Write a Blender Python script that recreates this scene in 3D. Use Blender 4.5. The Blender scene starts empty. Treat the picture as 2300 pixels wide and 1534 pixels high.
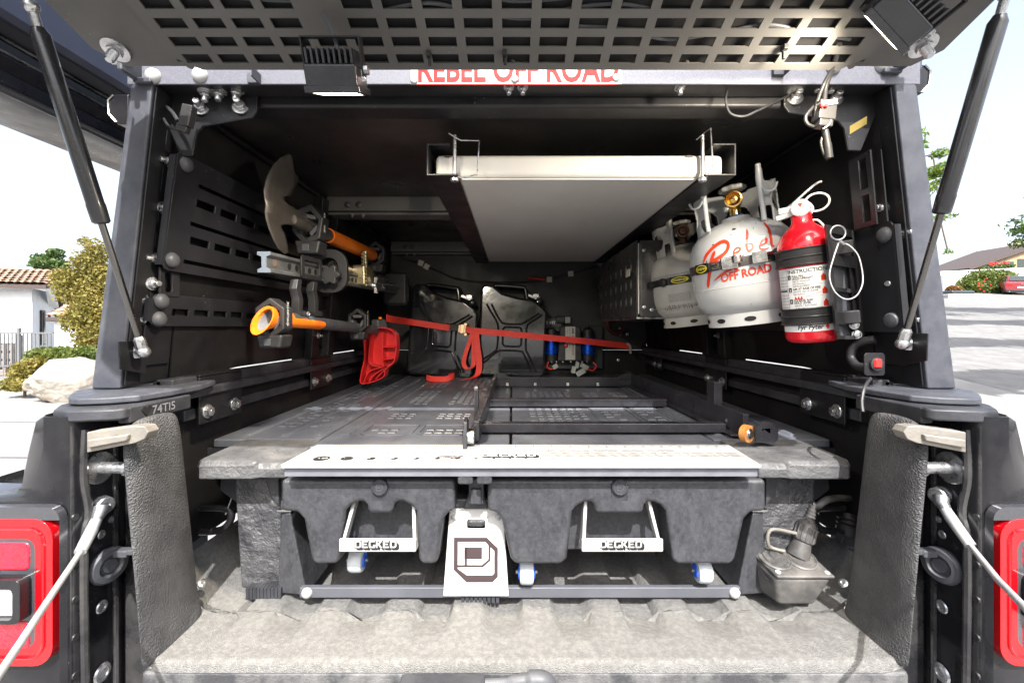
import bpy, bmesh, math, random
from mathutils import Vector, Matrix, noise
from mathutils.geometry import tessellate_polygon

# ------------------------------------------------------------------ camera, sky, sun, exposure
H = 1.42                      # camera height above the driveway, metres
F, CX, CY = 960.0, 1150.0, 735.0
SUN_EL, SUN_AZ = math.radians(50), math.radians(6)   # behind the camera, a little to its right
scene = bpy.context.scene
COL = scene.collection

cam_d = bpy.data.cameras.new('camera')
cam_d.sensor_width = 36.0
cam_d.lens = 36.0 * F / 2300.0
cam_d.shift_y = -32.0 / 2300.0
cam_d.clip_start = 0.02
cam_d.clip_end = 2000.0
cam = bpy.data.objects.new('camera', cam_d)
cam.location = (0, 0, H)
cam.rotation_euler = (math.radians(90), 0, 0)
COL.objects.link(cam)
scene.camera = cam

world = bpy.data.worlds.new('World')
scene.world = world
world.use_nodes = True
wn = world.node_tree.nodes
wn.clear()
w_out = wn.new('ShaderNodeOutputWorld')
w_bg = wn.new('ShaderNodeBackground')
w_sky = wn.new('ShaderNodeTexSky')
w_sky.sky_type = 'NISHITA'
w_sky.sun_disc = False
w_sky.sun_elevation = SUN_EL
w_sky.sun_rotation = math.pi - SUN_AZ
w_sky.altitude = 100
w_sky.air_density = 1.0
w_sky.dust_density = 5.0
w_bg.inputs['Strength'].default_value = 0.15
w_hs = wn.new('ShaderNodeHueSaturation')          # hazy summer sky: paler all over
w_hs.inputs['Saturation'].default_value = 0.62
w_hs.inputs['Value'].default_value = 1.1
world.node_tree.links.new(w_sky.outputs[0], w_hs.inputs['Color'])
world.node_tree.links.new(w_hs.outputs[0], w_bg.inputs[0])
world.node_tree.links.new(w_bg.outputs[0], w_out.inputs[0])

sun_d = bpy.data.lights.new('sun', 'SUN')
sun_d.energy = 4.2
sun_d.angle = math.radians(0.5)
sun_d.color = (1.0, 0.975, 0.94)
sun = bpy.data.objects.new('sun', sun_d)
sun_dir = Vector((math.sin(SUN_AZ) * math.cos(SUN_EL), -math.cos(SUN_AZ) * math.cos(SUN_EL), math.sin(SUN_EL)))
sun.rotation_euler = sun_dir.to_track_quat('Z', 'Y').to_euler()
sun.location = (3, -8, 12)
COL.objects.link(sun)

vs_ = scene.view_settings
vs_.view_transform = 'Standard'
vs_.look = 'None'
vs_.exposure = 1.5
vs_.gamma = 1.0
vs_.use_curve_mapping = False
scene.cycles.use_denoising = True
scene.cycles.max_bounces = 10
scene.cycles.diffuse_bounces = 5
scene.cycles.sample_clamp_indirect = 6.0
random.seed(4)

# ------------------------------------------------------------------ placing helpers (metres from a survey of the photo)
def P(px, py, D):
    return Vector(((px - CX) / F * D, D, H + (CY - py) / F * D))
def PX(px, py, X):
    return P(px, py, X * F / (px - CX))
def PZ(px, py, z):
    return P(px, py, z * F / (CY - py))
def V(*a):
    return Vector(a)

# ------------------------------------------------------------------ mesh builder
class B:
    def __init__(s):
        s.v, s.f = [], []
    def add(s, vs, fs):
        o = len(s.v)
        s.v += [tuple(v) for v in vs]
        s.f += [tuple(i + o for i in f) for f in fs]
        return s
    def join(s, b):
        return s.add(b.v, b.f)
    def xf(s, M):
        s.v = [tuple(M @ Vector(v)) for v in s.v]
        return s
    def hexa(s, p):
        return s.add(p, [(0, 3, 2, 1), (4, 5, 6, 7), (0, 1, 5, 4), (1, 2, 6, 5), (2, 3, 7, 6), (3, 0, 4, 7)])
    def bb(s, a, b):
        x0, y0, z0 = a
        x1, y1, z1 = b
        return s.hexa([(x0, y0, z0), (x1, y0, z0), (x1, y1, z0), (x0, y1, z0), (x0, y0, z1), (x1, y0, z1), (x1, y1, z1), (x0, y1, z1)])
    def box(s, c, d, R=None):
        c = Vector(c)
        h = Vector(d) / 2
        pts = []
        for z in (-1, 1):
            for x, y in ((-1, -1), (1, -1), (1, 1), (-1, 1)):
                q = Vector((x * h.x, y * h.y, z * h.z))
                pts.append(c + (R @ q if R else q))
        return s.hexa(pts)
    def plate(s, outline, holes, fr, t):
        """flat sheet with holes; fr(u,v,w)->point, thickness t along w"""
        loops = [outline] + list(holes)
        def area(l):
            return sum(l[i][0] * l[(i + 1) % len(l)][1] - l[(i + 1) % len(l)][0] * l[i][1] for i in range(len(l)))
        loops = [l if (area(l) > 0) == (k == 0) else l[::-1] for k, l in enumerate(loops)]
        tri = tessellate_polygon([[Vector((p[0], p[1], 0)) for p in l] for l in loops])
        flat = [p for l in loops for p in l]
        n = len(flat)
        vs = [fr(p[0], p[1], 0) for p in flat] + [fr(p[0], p[1], t) for p in flat]
        fs = []
        if not holes:
            tri = []
            fs += [tuple(range(n))[::-1], tuple(range(n, 2 * n))]
        for a, b, c in tri:
            pa, pb, pc = flat[a], flat[b], flat[c]
            cr = (pb[0] - pa[0]) * (pc[1] - pa[1]) - (pb[1] - pa[1]) * (pc[0] - pa[0])
            if cr < 0:
                b, c = c, b
            fs.append((a, c, b))
            fs.append((a + n, b + n, c + n))
        o = 0
        for l in loops:
            m = len(l)
            for i in range(m):
                j = (i + 1) % m
                fs.append((o + i, o + j, o + j + n, o + i + n))
            o += m
        return s.add(vs, fs)
    def prism(s, pts, n):
        pts = [Vector(p) for p in pts]
        n = Vector(n)
        m = len(pts)
        vs = pts + [p + n for p in pts]
        fs = [tuple(range(m))[::-1], tuple(range(m, 2 * m))]
        fs += [(i, (i + 1) % m, (i + 1) % m + m, i + m) for i in range(m)]
        return s.add(vs, fs)
    def loft(s, loops, caps=True, ring=True):
        m = len(loops[0])
        vs = [p for l in loops for p in l]
        fs = []
        for k in range(len(loops) - 1):
            for i in range(m if ring else m - 1):
                j = (i + 1) % m
                fs.append((k * m + i, k * m + j, (k + 1) * m + j, (k + 1) * m + i))
        if caps and ring:
            fs.append(tuple(range(m))[::-1])
            e = (len(loops) - 1) * m
            fs.append(tuple(range(e, e + m)))
        return s.add(vs, fs)
    def tube(s, path, r, seg=10, caps=True, closed=False):
        path = [Vector(p) for p in path]
        n = len(path)
        rs = r if isinstance(r, (list, tuple)) else [r] * n
        tans = []
        for i in range(n):
            if closed:
                t = path[(i + 1) % n] - path[i - 1]
            else:
                t = path[min(i + 1, n - 1)] - path[max(i - 1, 0)]
            tans.append(t.normalized() if t.length > 1e-9 else Vector((0, 0, 1)))
        t0 = tans[0]
        a = Vector((0, 0, 1)) if abs(t0.z) < .9 else Vector((1, 0, 0))
        u = t0.cross(a).normalized()
        loops = []
        for i in range(n):
            t = tans[i]
            u = (u - t * u.dot(t))
            u = u.normalized() if u.length > 1e-6 else t.orthogonal().normalized()
            w = t.cross(u)
            loops.append([path[i] + (u * math.cos(k * 2 * math.pi / seg) + w * math.sin(k * 2 * math.pi / seg)) * rs[i] for k in range(seg)])
        if closed:
            loops.append(loops[0])
        return s.loft(loops, caps and not closed)
    def lathe(s, prof, o, ax, seg=24, caps=True, a0=0.0):
        o = Vector(o)
        ax = Vector(ax).normalized()
        u = ax.orthogonal().normalized()
        w = ax.cross(u)
        loops = [[o + ax * h + (u * math.cos(a0 + k * 2 * math.pi / seg) + w * math.sin(a0 + k * 2 * math.pi / seg)) * max(r, 1e-5) for k in range(seg)] for r, h in prof]
        return s.loft(loops, caps)
    def ball(s, c, r, seg=12, sc=(1, 1, 1)):
        n = seg // 2
        prof = [(math.sin(i * math.pi / n), -math.cos(i * math.pi / n)) for i in range(n + 1)]
        b = B().lathe(prof, (0, 0, 0), (0, 0, 1), seg, False)
        c = Vector(c)
        return s.add([c + Vector((v[0] * sc[0], v[1] * sc[1], v[2] * sc[2])) * r for v in b.v], b.f)
    def ribbon(s, path, wd, w, t):
        path = [Vector(p) for p in path]
        loops = []
        for i, p in enumerate(path):
            d = Vector(wd[i] if isinstance(wd, list) else wd).normalized()
            tan = (path[min(i + 1, len(path) - 1)] - path[max(i - 1, 0)]).normalized()
            n = tan.cross(d).normalized()
            loops.append([p + d * w / 2 + n * t / 2, p - d * w / 2 + n * t / 2, p - d * w / 2 - n * t / 2, p + d * w / 2 - n * t / 2])
        return s.loft(loops)
    def mesh(s, name):
        me = bpy.data.meshes.new(name)
        me.from_pydata(s.v, [], s.f)
        bm = bmesh.new()
        bm.from_mesh(me)
        bmesh.ops.recalc_face_normals(bm, faces=bm.faces)
        bm.to_mesh(me)
        bm.free()
        return me

def frame(o, u, v):
    o, u, v = Vector(o), Vector(u).normalized(), Vector(v).normalized()
    w = u.cross(v).normalized()
    return lambda a, b, c=0.0: o + u * a + v * b + w * c
def rrect(x0, y0, x1, y1, r, n=4):
    out = []
    for cx, cy, a in ((x1 - r, y1 - r, 0), (x0 + r, y1 - r, 90), (x0 + r, y0 + r, 180), (x1 - r, y0 + r, 270)):
        for i in range(n + 1):
            t = math.radians(a + 90 * i / n)
            out.append((cx + r * math.cos(t), cy + r * math.sin(t)))
    return out
def circ(x, y, r, n=16, ry=None):
    return [(x + r * math.cos(2 * math.pi * i / n), y + (ry or r) * math.sin(2 * math.pi * i / n)) for i in range(n)]
def bez(pts, n=12):
    """Catmull-Rom through points"""
    pts = [Vector(p) for p in pts]
    out = []
    for i in range(len(pts) - 1):
        p0, p1, p2, p3 = pts[max(i - 1, 0)], pts[i], pts[i + 1], pts[min(i + 2, len(pts) - 1)]
        for k in range(n):
            t = k / n
            out.append(.5 * ((2 * p1) + (p2 - p0) * t + (2 * p0 - 5 * p1 + 4 * p2 - p3) * t * t + (3 * p1 - p0 - 3 * p2 + p3) * t ** 3))
    out.append(pts[-1])
    return out
def rotm(ax, deg):
    return Matrix.Rotation(math.radians(deg), 3, ax)
def axes(x, y, z):
    return Matrix((x, y, z)).transposed()

# ------------------------------------------------------------------ objects
WM = {}
def setparent(o, p):
    if p is not None:
        o.parent = p
        o.matrix_parent_inverse = WM[p.name].inverted()
def tags(o, label=None, cat=None, group=None, kind=None):
    for k, v in (('label', label), ('category', cat), ('group', group), ('kind', kind)):
        if v:
            o[k] = v
    return o
def thing(name, loc, label, cat, group=None):
    o = bpy.data.objects.new(name, None)
    o.empty_display_size = .02
    COL.objects.link(o)
    o.location = loc
    WM[o.name] = Matrix.Translation(Vector(loc))
    return tags(o, label, cat, group)
def ob(name, b, mat, parent=None, bev=0, seg=2, angle=38, M=None, smooth=True, kind=None, label=None, cat=None, group=None):
    if isinstance(b, B):
        me = b.mesh(name)
        me.materials.append(mat)
        if smooth:
            me.shade_smooth()
            me.set_sharp_from_angle(angle=math.radians(angle))
    else:
        me = b
    o = bpy.data.objects.new(name, me)
    COL.objects.link(o)
    if M is not None:
        o.matrix_basis = M
    WM[o.name] = M.copy() if M is not None else Matrix.Identity(4)
    setparent(o, parent)
    if bev:
        m = o.modifiers.new('bevel', 'BEVEL')
        m.width = bev
        m.segments = seg
        m.limit_method = 'ANGLE'
        m.angle_limit = math.radians(40)
        m.harden_normals = True
        m.use_clamp_overlap = True
    return tags(o, label, cat, group, kind)
def lookM(loc, n, s=1.0, spin=0.0):
    """matrix putting local +Z along n"""
    q = Vector(n).normalized().to_track_quat('Z', 'Y')
    return Matrix.Translation(Vector(loc)) @ q.to_matrix().to_4x4() @ Matrix.Rotation(spin, 4, 'Z') @ Matrix.Scale(s, 4)

# ------------------------------------------------------------------ materials
def mat(name, c, rough=.5, metal=0.0, c2=None, vs=6.0, vmix=(.4, .65), bump=0.0, bs=300.0, bdist=.001, detail=4.0, dust=0.0, dcol=(.42, .40, .37), ds=5.0,
        spec=.5, coat=0.0, specks=0.0, stretch=None, rvar=.12, em=None, es=1.0, trans=0.0, ior=1.45, big=0.0, bigs=30.0, sss=0.0):
    m = bpy.data.materials.new(name)
    m.use_nodes = True
    nt = m.node_tree
    N, L = nt.nodes, nt.links
    bs_ = N['Principled BSDF']
    tc = N.new('ShaderNodeTexCoord')
    co = tc.outputs['Object']
    if stretch:
        mp = N.new('ShaderNodeMapping')
        mp.inputs['Scale'].default_value = stretch
        L.new(co, mp.inputs[0])
        cs = mp.outputs[0]
    else:
        cs = co
    def nz(scale, det=4.0, src=None, rough_=.55):
        n = N.new('ShaderNodeTexNoise')
        n.inputs['Scale'].default_value = scale
        n.inputs['Detail'].default_value = det
        n.inputs['Roughness'].default_value = rough_
        L.new(src or co, n.inputs['Vector'])
        return n.outputs[0]
    def ramp(src, a, b, c0=(0, 0, 0), c1=(1, 1, 1)):
        r = N.new('ShaderNodeValToRGB')
        r.color_ramp.elements[0].position = a
        r.color_ramp.elements[1].position = b
        r.color_ramp.elements[0].color = (*c0, 1)
        r.color_ramp.elements[1].color = (*c1, 1)
        L.new(src, r.inputs[0])
        return r.outputs[0]
    def mix(f, a, b):
        x = N.new('ShaderNodeMix')
        x.data_type = 'RGBA'
        if isinstance(f, float):
            x.inputs[0].default_value = f
        else:
            L.new(f, x.inputs[0])
        for i, s in ((6, a), (7, b)):
            if isinstance(s, tuple):
                x.inputs[i].default_value = (*s, 1)
            else:
                L.new(s, x.inputs[i])
        return x.outputs[2]
    def mul(a, b):
        x = N.new('ShaderNodeMath')
        x.operation = 'MULTIPLY'
        for i, s in ((0, a), (1, b)):
            if isinstance(s, (int, float)):
                x.inputs[i].default_value = s
            else:
                L.new(s, x.inputs[i])
        return x.outputs[0]
    col = tuple(c)
    v1 = nz(vs, 6.0, cs)
    if c2 is not None:
        col = mix(ramp(v1, *vmix), col, tuple(c2))
    if dust:
        d = mul(ramp(nz(ds, 8.0, None, .68), .42, .72), dust)
        col = mix(d, col, tuple(dcol))
    if specks:
        vo = N.new('ShaderNodeTexVoronoi')
        vo.inputs['Scale'].default_value = 90
        L.new(co, vo.inputs['Vector'])
        sp = ramp(vo.outputs['Distance'], .05, .11, (1, 1, 1), (0, 0, 0))
        gate = ramp(nz(9.0, 3.0), .56, .66)
        col = mix(mul(mul(sp, gate), specks), col, (.55, .53, .5))
    if isinstance(col, tuple):
        bs_.inputs['Base Color'].default_value = (*col, 1)
    else:
        L.new(col, bs_.inputs['Base Color'])
    bs_.inputs['Metallic'].default_value = metal
    rr = N.new('ShaderNodeMapRange')
    rr.inputs[3].default_value = max(.02, rough - rvar)
    rr.inputs[4].default_value = min(1, rough + rvar)
    rr.inputs[1].default_value = .3
    rr.inputs[2].default_value = .7
    L.new(nz(vs * 2.3, 5.0, cs), rr.inputs[0])
    L.new(rr.outputs[0], bs_.inputs['Roughness'])
    bs_.inputs['Specular IOR Level'].default_value = spec
    bs_.inputs['IOR'].default_value = ior
    bs_.inputs['Coat Weight'].default_value = coat
    bs_.inputs['Coat Roughness'].default_value = .06
    bs_.inputs['Transmission Weight'].default_value = trans
    prev = None
    for st, sc, dt, ssrc in ((big, bigs, 3.0, cs), (bump, bs, detail, cs)):
        if st:
            bp = N.new('ShaderNodeBump')
            bp.inputs['Strength'].default_value = st
            bp.inputs['Distance'].default_value = bdist if sc == bs else bdist * 4
            L.new(nz(sc, dt, ssrc), bp.inputs['Height'])
            if prev:
                L.new(prev, bp.inputs['Normal'])
            prev = bp.outputs[0]
    if prev:
        L.new(prev, bs_.inputs['Normal'])
    if em:
        bs_.inputs['Emission Color'].default_value = (*em, 1)
        bs_.inputs['Emission Strength'].default_value = es
    return m

M = {}
M['powder'] = mat('black_powder_coat', (.0085, .0085, .010), .40, bump=.25, bs=900, dust=.30, dcol=(.035, .035, .038), ds=9, specks=.5, spec=.4)
M['powder_in'] = mat('black_powder_coat_interior', (.0085, .0085, .0095), .46, bump=.2, bs=900, dust=.5, dcol=(.024, .0225, .022), ds=4, specks=.5, spec=.3)
M['powder_out'] = mat('weathered_shade_blue_coat', (.038, .041, .052), .46, c2=(.054, .057, .068), vs=30, bump=.5, bs=1400, bdist=.0006, dust=.35, dcol=(.11, .115, .13), ds=20)  # blue of the shade under the hatch is tinted into this coat
M['hatch'] = mat('hatch_grey_powder_coat', (.085, .083, .080), .55, c2=(.10, .098, .095), vs=5, bump=.3, bs=1100, bdist=.0005, dust=.3, dcol=(.15, .145, .14), ds=6, specks=.3)
M['wallgrey'] = mat('matt_black_sheet', (.030, .030, .030), .55, bump=.1, bs=700, dust=.4, dcol=(.04, .04, .038), ds=3)
M['plastic'] = mat('black_moulded_plastic', (.018, .019, .023), .5, c2=(.03, .031, .036), vs=12, bump=.35, bs=500, dust=.4, dcol=(.085, .088, .10), ds=14)
M['drawer'] = mat('dusty_black_polyethylene', (.024, .025, .029), .42, c2=(.040, .041, .046), vs=26, vmix=(.38, .66), bump=.6, bs=420, dust=.5, dcol=(.080, .081, .089), ds=130, big=.35, bigs=34, stretch=(1.6, 1, .8))
M['crinkle'] = mat('crinkled_black_polyethylene', (.028, .029, .033), .38, c2=(.06, .06, .065), vs=14, bump=.6, bs=300, dust=.5, dcol=(.12, .12, .12), ds=22, big=1.0, bigs=26, bdist=.0042)
M['deck'] = mat('dusty_shade_blue_deck', (.052, .057, .072), .40, c2=(.085, .092, .112), vs=7, bump=.5, bs=250, dust=.6, dcol=(.16, .168, .19), ds=6, stretch=(1, .35, 1), spec=.3)  # bluish tint stands for sky-lit shade on the dusty deck
M['liner'] = mat('spray_bed_liner', (.044, .045, .048), .52, c2=(.064, .065, .068), vs=14, bump=1.0, bs=360, bdist=.0045, detail=1.0, dust=.2, dcol=(.16, .16, .16), ds=14)
M['floorliner'] = mat('dusty_bed_floor', (.112, .111, .108), .70, c2=(.128, .127, .123), vs=4, vmix=(.3, .75), bump=1.0, bs=520, bdist=.0035, detail=2.0, dust=.55, dcol=(.26, .256, .246), ds=110)
M['paint'] = mat('gloss_black_paint', (.006, .006, .008), .16, coat=.2, spec=.3, c2=(.016, .016, .018), vs=5, dust=.3, dcol=(.05, .05, .05), ds=9, rvar=.06)
M['jamb'] = mat('black_paint_jamb', (.012, .012, .014), .22, coat=.5, dust=.55, dcol=(.09, .088, .085), ds=11, bump=.06, bs=60, rvar=.12)
M['bodygrey'] = mat('lit_shoulder_paint', (.035, .036, .042), .3, coat=.8, dust=.4, dcol=(.10, .10, .11), ds=8)  # blue-grey of the lit shoulder is put into the paint
M['zinc'] = mat('zinc_plated_steel', (.55, .56, .58), .32, metal=.9, c2=(.42, .42, .42), vs=60, bump=.1, bs=300)
M['zincy'] = mat('yellow_zinc_steel', (.62, .55, .32), .35, metal=.85, c2=(.5, .42, .25), vs=40)
M['steel'] = mat('brushed_steel', (.50, .50, .49), .28, metal=1.0, c2=(.34, .33, .32), vs=20, bump=.15, bs=200)
M['castgrey'] = mat('cast_striker_metal', (.21, .195, .17), .5, metal=.3, c2=(.14, .13, .115), vs=18, bump=.4, bs=220, dust=.3)
M['alu'] = mat('pale_aluminium_sheet', (.36, .36, .355), .42, metal=.15, c2=(.31, .308, .30), vs=8, dust=.25, dcol=(.5, .48, .44), ds=9)
M['rubber'] = mat('black_rubber', (.012, .012, .0135), .52, c2=(.02, .02, .022), vs=20, bump=.3, bs=300, dust=.3, dcol=(.05, .05, .052), ds=12)
M['rubberg'] = mat('grey_rubber', (.05, .053, .060), .5, c2=(.07, .072, .08), vs=16, bump=.2, bs=300)
M['orange'] = mat('orange_plastic', (.85, .20, .012), .38, c2=(.75, .15, .01), vs=10, bump=.08, bs=300)
M['redp'] = mat('red_plastic', (.62, .022, .022), .38, c2=(.5, .015, .018), vs=9, bump=.15, bs=120)
M['white'] = mat('white_paint', (.74, .74, .72), .4, c2=(.68, .67, .64), vs=5, bump=.05, bs=150)
M['black'] = mat('black_print', (.012, .012, .013), .5)
M['dark'] = mat('gap_shade_black', (.006, .006, .007), .7)  # near-black put in for the shade of gaps, slots and holes
M['decal'] = mat('dark_brown_print', (.045, .03, .032), .5)
# ------------------------------------------------------------------ shared hardware meshes (local +Z points out)
def _mesh(b, m, name, angle=35):
    me = b.mesh(name)
    me.materials.append(m)
    me.shade_smooth()
    me.set_sharp_from_angle(angle=math.radians(angle))
    return me
HW = {}
def hexprof(r, h0, h1, b):
    b.lathe([(r * .86, h0), (r, h0 + .0006), (r, h1 - .001), (r * .82, h1)], (0, 0, 0), (0, 0, 1), 6)
    return b
b = B().lathe([(.0135, 0), (.0135, .002), (.0125, .0028)], (0, 0, 0), (0, 0, 1), 24)
hexprof(.0095, .0028, .0105, b)
b.lathe([(.0048, .0105), (.0042, .0112)], (0, 0, 0), (0, 0, 1), 12)
HW['hex'] = _mesh(b, M['zinc'], 'hex_bolt')
b = B().lathe([(.013, 0), (.013, .0018)], (0, 0, 0), (0, 0, 1), 20)
hexprof(.0088, .0018, .010, b)
b.lathe([(.0055, .010), (.0055, .019), (.0045, .020)], (0, 0, 0), (0, 0, 1), 12)
HW['stud'] = _mesh(b, M['zinc'], 'stud_nut')
HW['studblack'] = HW['stud'].copy()
b = B().lathe([(.0125, 0), (.012, .003), (.0095, .0065), (.005, .0085), (0, .009)], (0, 0, 0), (0, 0, 1), 18, False)
HW['dome'] = _mesh(b, M['rubberg'], 'dome_bolt', 60)
HW['domezinc'] = _mesh(b, M['alu'], 'pale_dome_bolt', 60)
b = B().lathe([(.008, 0), (.008, .002), (.0055, .0035), (.0035, .0035), (.003, .0015)], (0, 0, 0), (0, 0, 1), 14)
HW['screw'] = _mesh(b, M['zinc'], 'socket_screw')
b = B().lathe([(.012, 0), (.014, .0015), (.012, .004), (.007, .005), (.0065, .003), (.002, .003)], (0, 0, 0), (0, 0, 1), 18)
HW['plug'] = _mesh(b, M['zinc'], 'plug_screw')
b = B().lathe([(.018, 0), (.0175, .003), (.009, .004)], (0, 0, 0), (0, 0, 1), 20)
b.lathe([(.010, .004), (.010, .009), (.0065, .0095)], (0, 0, 0), (0, 0, 1), 6)
pr = []
for i in range(8):
    pr += [(.0065, .0095 + i * .002), (.0056, .0105 + i * .002)]
b.lathe(pr + [(.004, .0265)], (0, 0, 0), (0, 0, 1), 12)
HW['thread'] = _mesh(b, M['zinc'], 'threaded_stud')
def hw(kind, parent, loc, n, s=1.0, name='bolt', spin=None):
    return ob(name, HW[kind], None, parent, M=lookM(loc, n, s, random.random() * 6 if spin is None else spin))

# ------------------------------------------------------------------ TEXT
def text(s, size, fr, t=.0004, align='LEFT', bold=0.0, shear=0.0, sx=1.0, space=1.0, mapf=None):
    c = bpy.data.curves.new('lettering', 'FONT')
    c.body = s
    c.size = size
    c.align_x = align
    c.offset = bold
    c.shear = shear
    c.space_character = space
    c.resolution_u = 3
    o = bpy.data.objects.new('lettering', c)
    me = bpy.data.meshes.new_from_object(o)
    b = B()
    vs = [(v.co.x * sx, v.co.y) for v in me.vertices]
    n = len(vs)
    b.add([fr(x, y, t) for x, y in vs], [tuple(p.vertices) for p in me.polygons])
    bpy.data.objects.remove(o)
    bpy.data.meshes.remove(me)
    bpy.data.curves.remove(c)
    return b

TC = .022
FLOOR, DECK = -.562, -.262
def sxp(s, x):
    return TC + s * x

# ------------------------------------------------------------------ the pickup truck
truck = thing('pickup_truck', (TC, 1.2, 0), 'black pickup truck seen from behind with its tailgate lowered', 'pickup truck')

# ribbed bed floor
b = B()
nx, ys = 150, [.7155, .7165, .718, .720, .723, .73, .745] + [.76 + .005 * k for k in range(26)] + [.90, .93, 1.0, 1.1, 1.4, 1.8, 2.2, 2.44]
hwid = .70
def floor_h(x, y):
    t = min(1, max(0, (y - .765) / .10))
    t = t * t * (3 - 2 * t)
    ph = ((x - .05) / .137) % 1.0
    g = min(1, max(0, (abs(ph - .5) - .21) / .07))
    g = g * g * (3 - 2 * g)
    r = -.020 * (1 - g) * t if abs(x - TC) < .56 else -.003 * t
    if y < .723:
        r -= .016 * ((.723 - y) / .0075) ** 2
    e = abs(x - TC) - .60
    if e > 0:
        r += .09 * (e / .1) ** 2
    return H + FLOOR + r
vs, fs = [], []
for j, y in enumerate(ys):
    for i in range(nx + 1):
        hx_ = .634 if y < .85 else hwid
        x = TC - hx_ + 2 * hx_ * i / nx
        vs.append((x, y, floor_h(x, y)))
for j in range(len(ys) - 1):
    for i in range(nx):
        a = j * (nx + 1) + i
        fs.append((a, a + 1, a + nx + 2, a + nx + 1))
b.add(vs, fs)
ob('bed_floor', b, M['floorliner'], truck, angle=60)
M['liplip'] = mat('scuffed_bed_lip', (.045, .046, .050), .5, c2=(.09, .09, .09), vs=16, bump=.8, bs=300, bdist=.002, dust=.6, dcol=(.22, .22, .22), ds=16)
b = B().bb((TC - .645, .7165, H - .70), (TC + .645, .74, H + FLOOR - .0165))
ob('bed_lip', b, M['liplip'], truck, bev=.006)

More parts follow.
